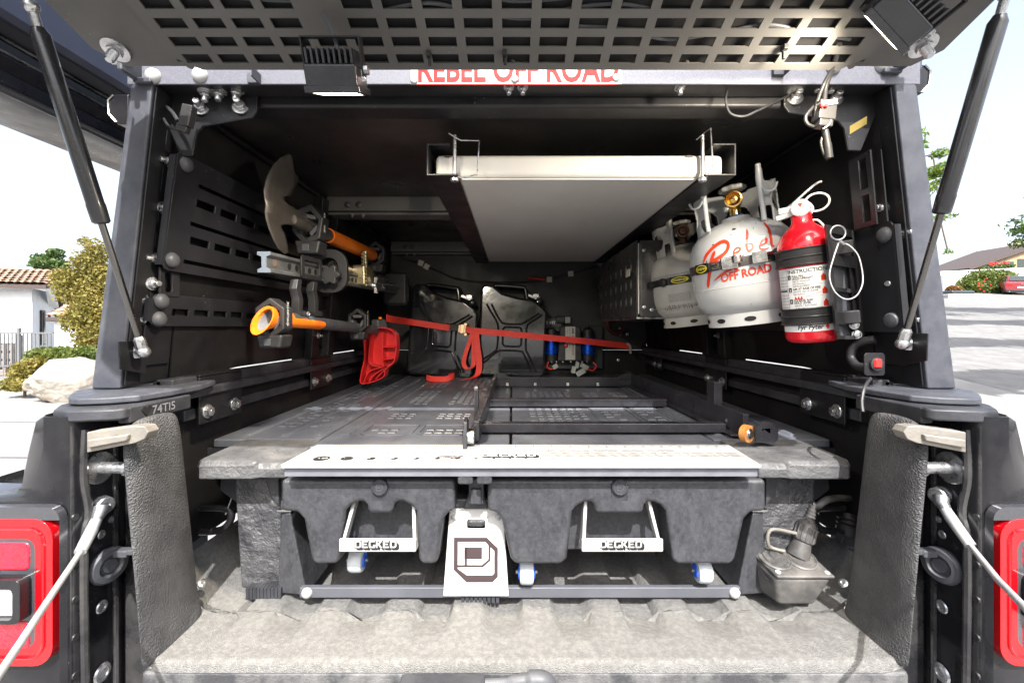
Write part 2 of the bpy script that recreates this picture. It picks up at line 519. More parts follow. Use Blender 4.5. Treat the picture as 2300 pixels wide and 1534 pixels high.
for s in (-1, 1):
    X = lambda x: sxp(s, x)
    # liner column beside the tailgate opening
    b = B()
    loops = []
    for k in range(15):
        t = k / 14
        z = H + FLOOR - .012 + t * .432
        dy = -.028 * t
        w = 1.0
        flare = .010 * max(0, 1 - t / .16) ** 2
        top = max(0, (t - .86) / .14)
        sh = 1 - (1 - math.sqrt(max(0, 1 - top * top))) * .8
        ou = -.016 * (1 - t)
        prof = [(.655 + ou, .82), (.640 - flare, .85 - .03 * t), (.630 - flare, .835 - .03 * t), (.627 - flare, .79), (.627 - flare, .745), (.6275 - flare, .728), (.630 - flare, .714), (.635 + ou * .3, .706), (.642 + ou * .7, .704), (.648 + ou, .708), (.651 + ou, .72), (.653 + ou, .77)]
        loops.append([(X(.645 + (x - .645) * (.5 + .5 * sh)), .775 + (y + dy - .775) * (sh * .35 + .65), z - (1 - sh) * .01) for x, y in prof])
    b.loft(loops)
    o = ob('liner_column', b, M['liner'], truck, angle=50)
    md = o.modifiers.new('round', 'SUBSURF')
    md.levels = md.render_levels = 2
    # side wall of the bed
    b = B()
    pr = [(.722, FLOOR + .09), (.728, FLOOR + .16), (.734, -.30), (.736, -.235), (.740, -.20), (.742, -.14)]
    b.loft([[(X(x), y, H + z) for x, z in pr] for y in (.80, 1.0, 1.3, 1.7, 2.1, 2.44)], ring=False)
    ob('bed_side', b, M['powder_in'], truck)
    # jamb facing the opening, with its recess steps
    b = B()
    b.bb((min(X(.712), X(.76)), .668, H - .70), (max(X(.712), X(.76)), .80, H - .148))
    ob('jamb', b, M['jamb'], truck, bev=.008)
    b = B()
    b.bb((min(X(.66), X(.7115)), .757, H - .70), (max(X(.66), X(.7115)), .80, H - .165))
    ob('jamb_flange', b, M['jamb'], truck, bev=.006)
    # raised seam along the jamb
    b = B().tube(bez([(X(.711), .690, H - .165), (X(.7095), .686, H - .24), (X(.7095), .694, H - .30), (X(.7095), .686, H - .36), (X(.7095), .688, H - .60)], 10), .006, 8)
    ob('jamb_seam', b, M['jamb'], truck)
    b = B().tube([(X(.711), .742, H - .17), (X(.710), .742, H - .68)], .005, 8)
    ob('jamb_seam', b, M['jamb'], truck)
    for zz in (-.30, -.375, -.43, -.49, -.55):
        b = B().lathe([(.006, -.001), (.005, .0012)], (X(.7125), .676, H + zz), (-s, 0, 0), 12)
        ob('drain_plug', b, M['rubber'], truck)
    # body corner and shoulder outside the jamb
    b = B()
    loops = []
    for z, xo, yo, sh in ((-.140, .775, .70, .012), (-.150, .790, .692, .014), (-.19, .800, .690, .016), (-.228, .808, .688, .016), (-.250, .812, .686, .016), (-.262, .822, .684, .016), (-.270, .86, .683, .02), (-.276, .93, .684, .02), (-.31, .945, .684, .02), (-.70, .945, .684, .02)):
        pts = [(.7118, .80), (.7118, .676), (.716, .668), (.724, .665), (.75, .664), (xo - .045, .667), (xo - .02, .672), (xo - .006, .684), (xo, .70), (xo + .002, .76), (xo + .002, 1.3)]
        loops.append([(X(x), y, H + z) for x, y in pts])
    b.loft(loops, ring=False)
    ob('body_corner', b, M['paint'], truck, angle=50)
    # shoulder below the corner (fender top), lit brightness put into its paint
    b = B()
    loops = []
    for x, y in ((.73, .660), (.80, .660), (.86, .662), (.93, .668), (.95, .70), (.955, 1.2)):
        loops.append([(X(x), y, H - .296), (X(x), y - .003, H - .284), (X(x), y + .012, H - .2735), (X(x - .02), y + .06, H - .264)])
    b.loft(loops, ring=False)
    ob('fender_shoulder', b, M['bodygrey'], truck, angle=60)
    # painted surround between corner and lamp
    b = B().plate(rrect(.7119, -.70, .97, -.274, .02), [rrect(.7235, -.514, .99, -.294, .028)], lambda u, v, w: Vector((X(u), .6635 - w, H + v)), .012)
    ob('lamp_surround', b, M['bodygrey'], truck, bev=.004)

    # striker latch pin
    pin = B().lathe([(.026, 0), (.026, .002), (.024, .0035), (.0105, .0042)], (X(.711), .7138, H - .2345), (-s, 0, 0), 28)
    o = ob('striker_washer', pin, M['zinc'], truck)
    pin = B().lathe([(.0095, .004), (.0095, .046), (.0135, .047), (.0135, .052), (.011, .0545), (.0045, .0545), (.0035, .051)], (X(.711), .7138, H - .2345), (-s, 0, 0), 20)
    ob('striker_pin', pin, M['zinc'], o)
    # clip hook above the column
    b = B()
    y0 = .69
    fr = lambda u, v, w: Vector((X(.640 - u), .660 + .30 * u + w, H - .170 + v + .10 * u))
    b.plate([(-.03, -.018), (.028, -.014), (.04, -.010), (.045, 0), (.040, .010), (.028, .013), (-.03, .013)], [circ(.004, -.003, .006, 10, .0045)], fr, .022)
    ob('tie_hook', b, M['castgrey'], truck, bev=.004, seg=3)
    b = B().plate([(-.025, -.009), (.022, -.006), (.024, .004), (-.025, .004)], [], lambda u, v, w: fr(u, v - .002, w - .006), .006)
    ob('tie_hook_rib', b, M['castgrey'], truck, bev=.002)
    # tailgate bump stop
    c = Vector((X(.708), .7235, H - .402))
    b = B().lathe([(.029, 0), (.0295, .006), (.026, .011), (.018, .012), (.014, .007), (.012, .007), (.0105, .010), (.004, .0095)], c, (-s, -.25, 0), 28)
    o = ob('bump_stop', b, M['rubberg'], truck)
    b = B().box(c + Vector((-s * .022, .006, .018)), (.024, .016, .013)).box(c + Vector((-s * .040, .004, .021)), (.014, .012, .010))
    ob('bump_stop_arm', b, M['rubberg'], o, bev=.003)
    for py_, sc in ((1362, .75), (1510, 1.1), (1200, .5)):
        q = PX(228 if s < 0 else 2300 - 228 + 2 * 22, py_, X(.711))
        hw('plug', truck, (X(.7115), q.y, q.z), (-s, 0, 0), sc, 'plug_screw')
    hw('screw', truck, (X(.7115), .735, H - .33), (-s, 0, 0), .7, 'plug_screw')

    # tail lamp
    lx0, lx1, lz0, lz1 = .722, 1.0, -.516, -.292
    lam = B().plate(rrect(lx0, lz0, lx1, lz1, .030, 6), [rrect(lx0 + .027, lz0 + .028, lx1 - .02, lz1 - .030, .016, 5)], lambda u, v, w: Vector((X(u), .668 - w, H + v)), .017)
    tl = ob('tail_lamp', lam, M['lensred'] if 'lensred' in M else M.setdefault('lensred', mat('red_lamp_lens', (.46, .003, .007), .14, coat=.5, c2=(.36, .002, .006), vs=5, rvar=.05, spec=.45)), truck, bev=.009, seg=4)
    M.setdefault('lensred2', mat('red_reflector_lens', (.60, .008, .03), .22, coat=.8, c2=(.42, .004, .015), vs=40, bump=.9, bs=90, bdist=.004))
    M.setdefault('lensclear', mat('clear_reverse_lens', (.72, .73, .74), .15, coat=.8, bump=.3, bs=150))
    rg = rrect(lx0 + .0135, lz0 + .0135, lx1 - .01, lz1 - .015, .022, 6)
    ob('lens_ridge', B().tube([(X(u), .6512, H + v) for u, v in rg], .0028, 8, closed=True), M['lensred'], tl)
    back = B().plate(rrect(lx0 + .026, lz0 + .026, lx1 - .02, lz1 - .026, .016), [], lambda u, v, w: Vector((X(u), .664 - w, H + v)), .006)
    ob('lamp_back', back, M['black'], tl)
    for za, zb in ((-.370, -.327), (-.490, -.447)):
        b = B().plate(rrect(lx0 + .034, za, lx1 - .022, zb, .009, 4), [], lambda u, v, w: Vector((X(u), .6575 - w, H + v)), .008)
        ob('lamp_reflector', b, M['lensred2'], tl, bev=.003)
    b = B().plate(rrect(lx0 + .032, -.442, lx1 - .02, -.376, .010, 4), [rrect(lx0 + .044, -.436, lx1 - .03, -.390, .006, 4)], lambda u, v, w: Vector((X(u), .6575 - w, H + v)), .022)
    ob('reverse_bezel', b, M['paint'], tl, bev=.004, seg=3)
    b = B().plate(rrect(lx0 + .0435, -.4365, lx1 - .03, -.3895, .006, 4), [], lambda u, v, w: Vector((X(u), .6575 - w, H + v)), .013)
    ob('reverse_lens', b, M['lensclear'], tl, bev=.003)

    # tailgate support cable
    top = PX(238 if s < 0 else 2105, 1133 if s < 0 else 1112, X(.700))
    cab = ob('cable_bolt', B().lathe([(.0145, -.004), (.0145, 0), (.009, .001), (.009, .004), (.0135, .0045), (.0135, .010), (.0115, .012), (.0055, .012), (.005, .009)], (X(.706), top.y, top.z), (-s, -.35, 0), 24), M['zinc'], truck)
    if s < 0:
        pth = [P(225, 1150, top.y - .012), P(205, 1192, top.y - .03), P(180, 1240, top.y - .06), P(120, 1330, .56), P(50, 1437, .47), P(-60, 1600, .38)]
    else:
        pth = [P(2115, 1130, top.y - .012), P(2137, 1165, top.y - .03), P(2180, 1225, top.y - .06), P(2240, 1300, .56), P(2300, 1362, .48), P(2420, 1500, .38)]
    b = B().tube([Vector(top) + Vector((0, -.008, 0)), pth[0], pth[0].lerp(pth[1], .5)], [.012, .010, .007], 12)
    ob('cable_eyelet', b, M['zinc'], cab)
    b = B().tube([pth[0].lerp(pth[1], .35), pth[1], pth[2]], [.0075, .0085, .0075], 12)
    ob('cable_sleeve', b, M['steelg'] if 'steelg' in M else M.setdefault('steelg', mat('grey_coated_steel', (.40, .41, .42), .38, metal=.3, c2=(.32, .32, .33), vs=20)), cab)
    b = B().tube([pth[2], pth[3], pth[4], pth[5]], .0040, 10)
    ob('cable_wire', b, M['steelg'], cab)

    # rail cap and its inner lettered face
    b = B()
    b.plate([(.648, .690), (.655, .683), (.715, .668), (.752, .680), (.785, .72), (.81, .79), (.812, .90), (.81, 2.44), (.69, 2.44), (.69, .86), (.66, .85)], [], lambda u, v, w: Vector((X(u), v, H - .150 + w)), .020)
    ob('rail_cap', b, M['plastic'], truck, bev=.005)
    b = B().prism([(X(.6485), .700, H - .158), (X(.6485), .835, H - .158), (X(.6485), .835, H - .131), (X(.6485), .700, H - .131)], (s * .02, 0, 0))
    ob('rail_cap_face', b, M['plastic'], truck, bev=.003)
    # bed tie-down ring under the deck corner
    b = B().tube(bez([(X(.70), .93, H - .445), (X(.655), .93, H - .44), (X(.634), .93, H - .418), (X(.640), .93, H - .395), (X(.70), .93, H - .392)], 8), .0075, 10)
    ob('tie_down_ring', b, M['powder'], truck)
    b = B().tube([(X(.642), .925, H - .405), (X(.61), .93, H - .31)], .0012, 6)
    ob('wire_link', b, M['zinc'], truck)
    hw('screw', truck, (X(.645), .86, H - .515), (-s, -.3, 1), 1.1, 'bed_screw')

# raised marks on the cap's inner face
fr = frame((sxp(-1, .6485) + .0004, .706, H - .155), (0, 1, 0), (0, 0, 1))
M['rubbed'] = mat('rubbed_raised_plastic', (.16, .16, .18), .45)
b = text('74TI5', .021, lambda u, v, w: fr(u + .036, v + .004, w), .0012, bold=.0003, sx=1.05)
ob('raised_lettering', b, M['rubbed'], truck)
hp = []
for i in range(24):
    t = i * 2 * math.pi / 24
    hp.append((.026 + .00062 * 16 * math.sin(t) ** 3, .0135 + .00062 * (13 * math.cos(t) - 5 * math.cos(2 * t) - 2 * math.cos(3 * t) - math.cos(4 * t))))
ob('raised_heart', B().plate(hp, [], fr, .0012), M['black'], truck)

# bed front wall and the tailgate hinge pieces showing at the bottom edge
b = B().bb((TC - .76, 2.42, H - .66), (TC + .76, 2.45, H - .13))
ob('bed_front', b, M['powder_in'], truck)
b = B().tube(bez([P(1090, 1534, .62), P(1150, 1531, .62), P(1190, 1526, .62), P(1225, 1529, .62), P(1240, 1555, .63)], 6), [.006] * 6 + [.009] * 6 + [.012] * 13, 12)
ob('harness_boot', b, M['rubberg'], truck)
b = B().bb((-.17, .615, H - .595), (-.04, .66, H - .5325))
ob('tailgate_plug', b, M['plastic'], truck, bev=.004)
# lowered tailgate, just under the picture's lower edge
b = B().bb((TC - .62, .10, H - .66), (TC + .62, .68, H - .605))
ob('tailgate', b, M['paint'], truck, bev=.01)
# ------------------------------------------------------------------ canopy over the bed
CT, CBOT = .4875, -.112
can = thing('truck_canopy', (TC, 1.6, H + CBOT), 'black powder coated steel canopy shell mounted on the truck bed', 'canopy')
def wallx(z):      # half width of the canopy side at height z (leans in towards the roof)
    return .742 - (z + .12) * (.742 - .700) / .586
CEIL = .470
for s in (-1, 1):
    X = lambda x: sxp(s, x)
    # rear post: outer face, then the inner return flange
    b = B()
    yb = .80
    def post(z):
        t = (z + .115) / (.60)
        xo = .820 + (.742 - .820) * t
        xi = .757 + (.692 - .757) * t
        return xo, xi
    pts = []
    for z in (-.115, .4875):
        xo, xi = post(z)
        pts.append([(X(xo), yb + .012, H + z), (X(xo - .012), yb, H + z), (X(xi), yb, H + z), (X(xi), yb + .10, H + z), (X(xi + .006), yb + .10, H + z), (X(xi + .02), yb + .05, H + z), (X(xo), yb + .05, H + z)])
    b.loft(pts)
    ob('post', b, M['powder_out'], can, bev=.004, seg=3)
    # dark inner return flange
    b = B()
    pts = []
    for z in (-.11, .452):
        xo, xi = post(z)
        pts.append([(X(xi - .003), yb + .004, H + z), (X(xi - .006), yb + .004, H + z), (X(xi - .006), yb + .112, H + z), (X(xi + .03), yb + .112, H + z), (X(xi + .03), yb + .108, H + z), (X(xi - .003), yb + .108, H + z)])
    b.loft(pts)
    ob('post_flange', b, M['powder'], can, bev=.0015)
    # foot plate on the bed rail
    b = B().plate([(.655, .80), (.663, .735), (.69, .712), (.73, .700), (.752, .704), (.785, .735), (.826, .785), (.834, .83), (.832, .95), (.68, .95), (.655, .87)], [], lambda u, v, w: Vector((X(u), v, H - .1285 + w)), .012)
    ob('foot_plate', b, M['powder_out'], can, bev=.0035)
    # dark patches standing for the shaded slots of the flange
    def fpt(z, y, off=.0068):
        xo, xi = post(z)
        return Vector((X(xi - off), y, H + z))
    for z0, z1 in ((.345, .385), (.265, .315), (.205, .235), (.155, .185), (.05, .10)):
        b = B()
        q = [fpt(z0, .835), fpt(z0, .85), fpt(z1, .85), fpt(z1, .835)]
        b.prism(q, (-s * .0012, 0, 0))
        ob('flange_slot', b, M['dark'], can)
    # strut mount plate
    b = B().prism([fpt(-.075, .828, .008), fpt(-.075, .895, .008), fpt(.005, .895, .008), fpt(.005, .828, .008)], (-s * .004, 0, 0))
    ob('strut_plate', b, M['powder'], can, bev=.001)
    for z, y in ((.235, .845), (.085, .838)):
        hw('stud', can, fpt(z, y, .008), (-s, -.3, 0), 1.0)
    # side sheet, with the daylight gap over the rail
    b = B()
    loops = []
    for y in (.90, 1.12, 1.1201, 1.40, 1.4001, 1.60, 1.6001, 1.95, 1.9501, 2.42):
        zb = -.1035 if (1.1 < y - .00005 < 1.40 or 1.6 < y - .00005 < 1.95) else -.116
        loops.append([(X(wallx(z)), y, H + z) for z in (zb, .1, .3, CEIL)] + [(X(wallx(z) + .003), y, H + z) for z in (CEIL, .3, .1, zb)])
    b.loft(loops)
    ob('side_sheet', b, M['powder_in'], can, smooth=False)
    # two inner stiffener posts
    for y in (1.47, 1.60):
        b = B()
        b.loft([[(X(wallx(z) - .001), y, H + z), (X(wallx(z) - .03), y, H + z), (X(wallx(z) - .03), y + .05, H + z), (X(wallx(z) - .001), y + .05, H + z)] for z in (-.115, .45)])
        ob('stiffener', b, M['powder_in'], can, bev=.003)
    hw('stud', can, (X(wallx(.0) - .031), 1.50, H - .03), (-s, 0, 0), .8)
    # long bead where roof meets side
    b = B().tube([(X(.690), .92, H + .455), (X(.690), 2.41, H + .455)], .006, 8)
    ob('roof_bead', b, M['powder_in'], can)
    # corner gusset under the header
    g = [(352, 228), (386, 203), (470, 199), (566, 197), (577, 214), (577, 250), (566, 265), (455, 284), (441, 300), (432, 350), (404, 352)]
    if s > 0:
        g = [(1986 - (p[0] - 352) * 1.0, p[1] - 12) for p in g]
    b = B().prism([P(x, y, .842) for x, y in g], (0, .006, 0))
    ob('gusset', b, M['powder'], can, bev=.002)
    for i, (x, y) in enumerate(((462, 214), (492, 212), (531, 210))):
        x, y = (x, y) if s < 0 else (2326 - x, y - 20)
        o = hw('stud', can, P(x, y - 8, .825), (0, -.15, -1), 1.05)
    for i, (x, y) in enumerate(((452, 244), (541, 242))):
        x, y = (x, y) if s < 0 else (2326 - x, y - 20)
        hw('stud', can, P(x, y, .8415), (-s * .2, -1, .25), 1.15)
    # hinge brackets and pale dome bolts on the header face
    c = P(308 if s < 0 else 2018, 168 if s < 0 else 146, .795)
    b = B().box(c + Vector((0, -.012, .004)), (.010, .050, .034)).box(c + Vector((-s * .012, .0, -.012)), (.034, .0104, .010))
    hb = ob('hinge_bracket', b, M['powder_out'], can, bev=.003)
    b = B().tube([c + Vector((.018, -.03, .008)), c + Vector((-.018, -.03, .008))], .008, 12)
    ob('hinge_pin', b, M['zinc'], hb)
    for px in ((345, 172), (450, 170)) if s < 0 else ((1981, 146), (1872, 150)):
        hw('domezinc', can, P(px[0], px[1], .7992), (0, -1, 0), 1.15)
    for px in ((571, 178),) if s < 0 else ((1748, 160),):
        q = P(px[0], px[1], .797)
        ob('hinge_stop', B().box(q, (.022, .010, .020)).box(q + Vector((.010, -.012, 0)), (.003, .03, .02)), M['powder_out'], can, bev=.002)

# header band, its sunlit pallor put into the colour; dark beam; inner tube
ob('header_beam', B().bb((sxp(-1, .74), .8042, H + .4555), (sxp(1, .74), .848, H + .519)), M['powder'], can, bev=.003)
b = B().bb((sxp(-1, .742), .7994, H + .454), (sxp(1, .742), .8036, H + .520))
ob('header_band', b, M['header'] if 'header' in M else M.setdefault('header', mat('sunlit_pale_header', (.085, .087, .104), .5, metal=.1, c2=(.125, .127, .148), vs=700, vmix=(.45, .6), bump=.3, bs=900)), can, bev=.0012)
b = B().bb((sxp(-1, .70), .852, H + .438), (sxp(1, .70), .905, H + .500))
ob('header_tube', b, M['powder'], can, bev=.007, seg=3)
b = B().bb((sxp(-1, .72), .906, H + CEIL), (sxp(1, .72), 2.44, H + CEIL + .012))
ob('roof', b, M['roofin'] if 'roofin' in M else M.setdefault('roofin', mat('dusty_black_ceiling', (.019, .018, .018), .36, c2=(.045, .039, .035), vs=3, vmix=(.5, .62), bump=.15, bs=600, dust=.35, dcol=(.05, .046, .042), ds=3, specks=.9)), can)
b = B().bb((sxp(-1, .78), .83, H + .495), (sxp(1, .78), 2.5, H + .53))
ob('roof_skin', b, M['powder_out'], can, bev=.01)
for y, h in ((1.54, .05), (2.35, .055)):
    b = B().bb((sxp(-1, .69), y, H + CEIL - h), (sxp(1, .69), y + .05, H + CEIL + .001))
    b.bb((sxp(-1, .69), y + .012, H + CEIL - h - .012), (sxp(1, .69), y + .09, H + CEIL - h - .002))
    o = ob('roof_bow', b, M['hatch'], can, bev=.003)
    for x in (-.59, -.55):
        hw('dome', can, (x, y - .0005, H + CEIL - .03), (0, -1, 0), .9)
        hw('stud', can, (x + .01, y + .012, H + CEIL - h - .012), (0, -.3, -1), .6)
b = B().bb((sxp(-1, .74), 2.42, H - .128), (sxp(1, .74), 2.44, H + .48))
ob('front_sheet', b, M['wallgrey'], can)

# sign plate on the header, half hidden by the hatch
sg = thing('sign_plate', P(1155, 190, .797), 'pale metal sign plate with red cut-out lettering on the canopy header', 'sign')
b = B().bb((P(922, 0, .797).x, .7962, H + .4525), (P(1397, 0, .797).x, .7992, H + .505))
ob('backing', b, M['alu'], sg, bev=.001)
M['signred'] = mat('red_sign_letter', (.26, .004, .003), .5, spec=.25)
fr = frame((P(936, 0, .796).x, .7960, H + .4575), (1, 0, 0), (0, 0, 1))
b = text('REBEL OFF ROAD', .066, lambda u, v, w: fr(u, v, 0) + Vector((0, -w, 0)), .0006, sx=.73, bold=.0016)
ob('lettering', b, M['signred'], sg)
b = B().bb((P(936, 0, .797).x, .7964, H + .4512), (P(1385, 0, .797).x, .7988, H + .4524))
ob('edge_strip', b, M['signred'], sg)
for x in (930, 1156, 1384):
    hw('screw', sg, P(x, 181 - (x - 930) * .012, .7960), (0, -1, 0), .85, 'screw')
for x in (1143, 1174, 1527):
    hw('stud', can, P(x, 196, .80 + .012), (0, -.2, -1), .8)

# bed rail tracks and their clamp brackets, on both sides
for s in (-1, 1):
    X = lambda x: sxp(s, x)
    t = thing('rail_track', (X(.72), 1.6, H - .20), 'black utility track and clamp plates along the %s bed rail' % ('left' if s < 0 else 'right'), 'rail track')
    def bx(n, x0, x1, y0, y1, z0, z1, m='plastic', bev=.003):
        return ob(n, B().bb((min(X(x0), X(x1)), y0, H + z0), (max(X(x0), X(x1)), y1, H + z1)), M[m], t, bev=bev)
    bx('upper_track', .705, .74, .86, 2.40, -.146, -.106)
    bx('lower_track', .712, .74, .90, 2.40, -.200, -.176)
    bx('track_back', .730, .745, .86, 2.40, -.205, -.11, 'dark', 0)
    for y0, y1 in ((.925, 1.07), (1.44, 1.60), (2.06, 2.18)):
        b = B()
        b.bb((min(X(.698), X(.704)), y0, H - .212), (max(X(.698), X(.704)), y1, H - .109))
        b.bb((min(X(.698), X(.75)), y0, H - .1085), (max(X(.698), X(.75)), y1, H - .1035))
        p = ob('clamp_plate', b, M['powder'], t, bev=.004)
        for k, y in enumerate((y0 + .022, y1 - .03)):
            hw('hex', p, (X(.698), y, H - .186), (-s, 0, 0), 1.15)
# ------------------------------------------------------------------ rear hatch, propped open
HA = math.radians(19.3)
HU = Vector((0, -math.cos(HA), math.sin(HA)))        # along the hatch, away from the hinge
HN = Vector((0, math.sin(HA), math.cos(HA)))         # its outer side
HO = Vector((TC, .745, H + .4575))
def hp_(x, u, w=0.0):
    return HO + Vector((x - TC, 0, 0)) + HU * u + HN * w
hat = thing('rear_hatch', HO, 'grey canopy hatch propped open overhead with a slotted panel', 'hatch')
hl, hr, hlen = -.705, .728, .606
ol = [(hl + .03, -.004), (hr - .03, -.004), (hr, .026), (hr + .004, hlen - .04), (hr - .03, hlen), (hl + .03, hlen), (hl - .004, hlen - .04), (hl, .03)]
b = B().plate(ol, [], lambda u, v, w: hp_(u, v, w), .004)
ob('hatch_skin', b, M['hatch'], hat, bev=.0012)
b = B()
for x in (hl + .004, hr - .006):
    b.add([hp_(x + a, u, w) for u in (.05, hlen - .05) for a, w in ((0, .005), (.004, .005), (.004, .03), (0, .03))], [(0, 1, 2, 3), (4, 7, 6, 5), (0, 4, 5, 1), (1, 5, 6, 2), (2, 6, 7, 3), (3, 7, 4, 0)])
ob('hatch_rim', b, M['powder'], hat)
# slotted panel below the skin
pl, pr_ = -.570, .600
ol = [(pl + .035, .001), (pr_ - .035, .001), (pr_, .025), (pr_ + .012, .45), (pl - .012, .45), (pl, .025)]
holes = []
pitch = (.585 + .548) / 19
for r in range(11):
    v0 = .0135 + r * .0297
    for c in range(19):
        u0 = -.552 + c * pitch
        if r in (2, 3) and c in (4,):
            continue
        holes.append([(u0, v0), (u0 + pitch * .755, v0), (u0 + pitch * .755, v0 + .0165), (u0, v0 + .0165)])
b = B().plate(ol, holes, lambda u, v, w: hp_(u, v, w - .014), .0025)
pan = ob('slotted_panel', b, M['hatch'], hat)
for x in (-.555, -.3, 0, .3, .585):
    ob('standoff', B().lathe([(.006, 0), (.006, .011)], hp_(x, .006, -.0112), HN, 10), M['hatch'], hat)
ob('slot_shade_sheet', B().plate([(pl - .005, .008), (pr_ + .005, .008), (pr_ + .005, .46), (pl - .005, .46)], [], lambda u, v, w: hp_(u, v, w - .0035), .002), M['dark'], hat)  # dark sheet added to stand for the shade behind the slots
# wires lying between panel and skin
for i, (x0, x1, u0, r_) in enumerate(((-.2, .25, .095, .003), (.1, .55, .062, .003), (-.5, .1, .12, .0025))):
    pts = [hp_(x0 + (x1 - x0) * k / 6, u0 + .012 * math.sin(k * 1.7 + i), -.0065) for k in range(7)]
    ob('wire', B().tube(bez(pts, 6), r_, 8), M['rubberg'], hat)
for x, u in ((-.138, .012), (-.012, .014), (.445, .024)):
    b = B().box(hp_(x, u + .02, -.018), (.008, .012, .008)).box(hp_(x + .001, u + .014, -.024), (.005, .005, .016))
    ob('cable_tie', b, M['rubber'], hat, bev=.001)
for px in ((258, 118), (2066, 88)):
    q = P(px[0], px[1], .715)
    u = (q - HO).dot(HU)
    hw('thread', hat, hp_(q.x, u, -.001), -HN + Vector((0, -.15, 0)), 1.15, 'threaded_stud')

# gas struts
for s in (-1, 1):
    gs = thing('gas_strut', P(325 if s < 0 else 2025, 788, .83), 'black gas strut holding the hatch open on the %s' % ('left' if s < 0 else 'right'), 'gas strut', 'gas struts of the hatch')
    if s < 0:
        a, m_, e = P(322, 790, .800), P(237, 500, .755), P(68, 8, .625)
    else:
        a, m_, e = P(2027, 772, .805), P(2110, 478, .762), P(2262, -20, .63)
    ax = (e - a).normalized()
    L = (e - a).length
    k = (m_ - a).dot(ax)
    ob('rod', B().tube([a + ax * .02, a + ax * (k + .02)], .0052, 14), M['rodsteel'] if 'rodsteel' in M else M.setdefault('rodsteel', mat('dark_chrome_rod', (.16, .155, .15), .25, metal=1.0)), gs)
    prof = [(.0095, k), (.0125, k + .003), (.0130, k + .03), (.0122, k + .034), (.0118, L - .04), (.009, L - .034), (.0075, L - .03)]
    b = B().lathe(prof, a, ax, 20)
    ob('cylinder', b, M['strutblk'] if 'strutblk' in M else M.setdefault('strutblk', mat('satin_black_strut', (.018, .018, .02), .28, coat=.3, dust=.3, dcol=(.06, .06, .06))), gs)
    b = B().lathe([(.0075, .004), (.009, .008), (.009, .024), (.006, .03)], a, ax, 8).ball(a, .0115, 14)
    ob('ball_socket', b, M['zinc'], gs)
    b = B().lathe([(.006, 0), (.006, .012), (.012, .0125), (.012, .017), (.0075, .018), (.0075, .026)], a + Vector((s * .006, .0, -.001)), (s, .55, 0), 10)
    ob('ball_stud', b, M['zinc'], gs)
    b = B().lathe([(.006, L - .034), (.006, L - .012)], a, ax, 12).ball(e - ax * .004, .010, 12)
    ob('end_fitting', b, M['zinc'], gs)
    b = B().prism([a + Vector((s * .018, -.03, .02)), a + Vector((s * .018, -.028, -.03)), a + Vector((s * .021, .03, -.045)), a + Vector((s * .021, .035, .02))], (s * .003, 0, 0))
    ob('mount_ear', b, M['powder'], gs, bev=.001)

# work lights (lit)
M['lampglow'] = mat('lit_led_lens', (.9, .85, .75), .3, em=(1.0, .86, .62), es=14.0)
def work_light(o, R, label, power):
    t = thing('work_light', o, label, 'work light', 'lit work lights under the hatch')
    W, D_, Hh = .078, .062, .030
    fr = lambda x, y, z: o + R @ Vector((x, y, z))
    def part(name, b, m, **k):
        b.v = [tuple(fr(*v)) for v in b.v]
        return ob(name, b, m, t, **k)
    part('housing', B().bb((-W / 2, -.026, -.012), (W / 2, .026, .020)), M['lampblk'], bev=.004)
    part('bezel', B().plate(rrect(-W / 2 - .003, -.029, W / 2 + .003, .029, .005), [rrect(-W / 2 + .006, -.022, W / 2 - .006, .022, .004)], lambda u, v, w: Vector((u, v, -.0185 + w)), .009), M['lampblk'], bev=.001)
    part('lens', B().bb((-W / 2 + .006, -.022, -.0175), (W / 2 - .006, .022, -.0135)), M['lampglow'])
    for k in range(9):
        x = -W / 2 + .006 + k * (W - .012) / 8
        part('cooling_fin', B().bb((x - .0018, -.022, .020), (x + .0018, .022, .040)), M['lampblk'], bev=.0008)
    part('bracket', B().bb((-W / 2 - .005, -.008, .005), (-W / 2 - .003, .008, .055)).bb((W / 2 + .003, -.008, .005), (W / 2 + .005, .008, .055)).bb((-W / 2 - .005, -.008, .055), (W / 2 + .005, .008, .057)), M['powder'])
    bo = part('bracket_bolt', B().lathe([(.007, 0), (.007, .006), (.004, .007)], (W / 2 + .005, 0, .014), (1, 0, 0), 8), M['zinc'])
    part('cable', B().tube(bez([(.008, 0, .036), (.002, .008, .06), (-.012, .02, .09)], 6), .0032, 8), M['rubberg'])
    ld = bpy.data.lights.new('lamp', 'AREA')
    ld.shape = 'RECTANGLE'
    ld.size, ld.size_y = .07, .04
    ld.energy = power
    ld.spread = math.radians(140)
    ld.color = (1.0, .88, .70)
    lo = bpy.data.objects.new('lamp', ld)
    COL.objects.link(lo)
    Rm = (R @ Matrix.Identity(3)).to_4x4()
    mw = Matrix.Translation(fr(0, 0, -.021)) @ Rm
    lo.matrix_basis = mw
    WM[lo.name] = mw
    setparent(lo, t)
    return t
M['lampblk'] = mat('black_lamp_casting', (.018, .019, .022), .28, coat=.4, dust=.3, dcol=(.06, .06, .07), ds=20)
work_light(P(757, 182, .655), rotm('X', 24), 'black work light with cooling fins hanging upright above the sign, lit', 3.8)
nn = Vector((-.50, .70, -.47)).normalized()
xx = (Vector((.80, 0, -.58)) - nn * Vector((.80, 0, -.58)).dot(nn)).normalized()
R = axes(xx, (-nn).cross(xx), -nn)
work_light(P(2010, 45, .60), R, 'black work light tilted inwards at the corner of the hatch, lit', 1.6)

# ------------------------------------------------------------------ drawer system
dw = thing('drawer_system', (TC, 1.6, H + FLOOR), 'black plastic truck bed drawer system filling the bed', 'drawer system')
dz = H + DECK
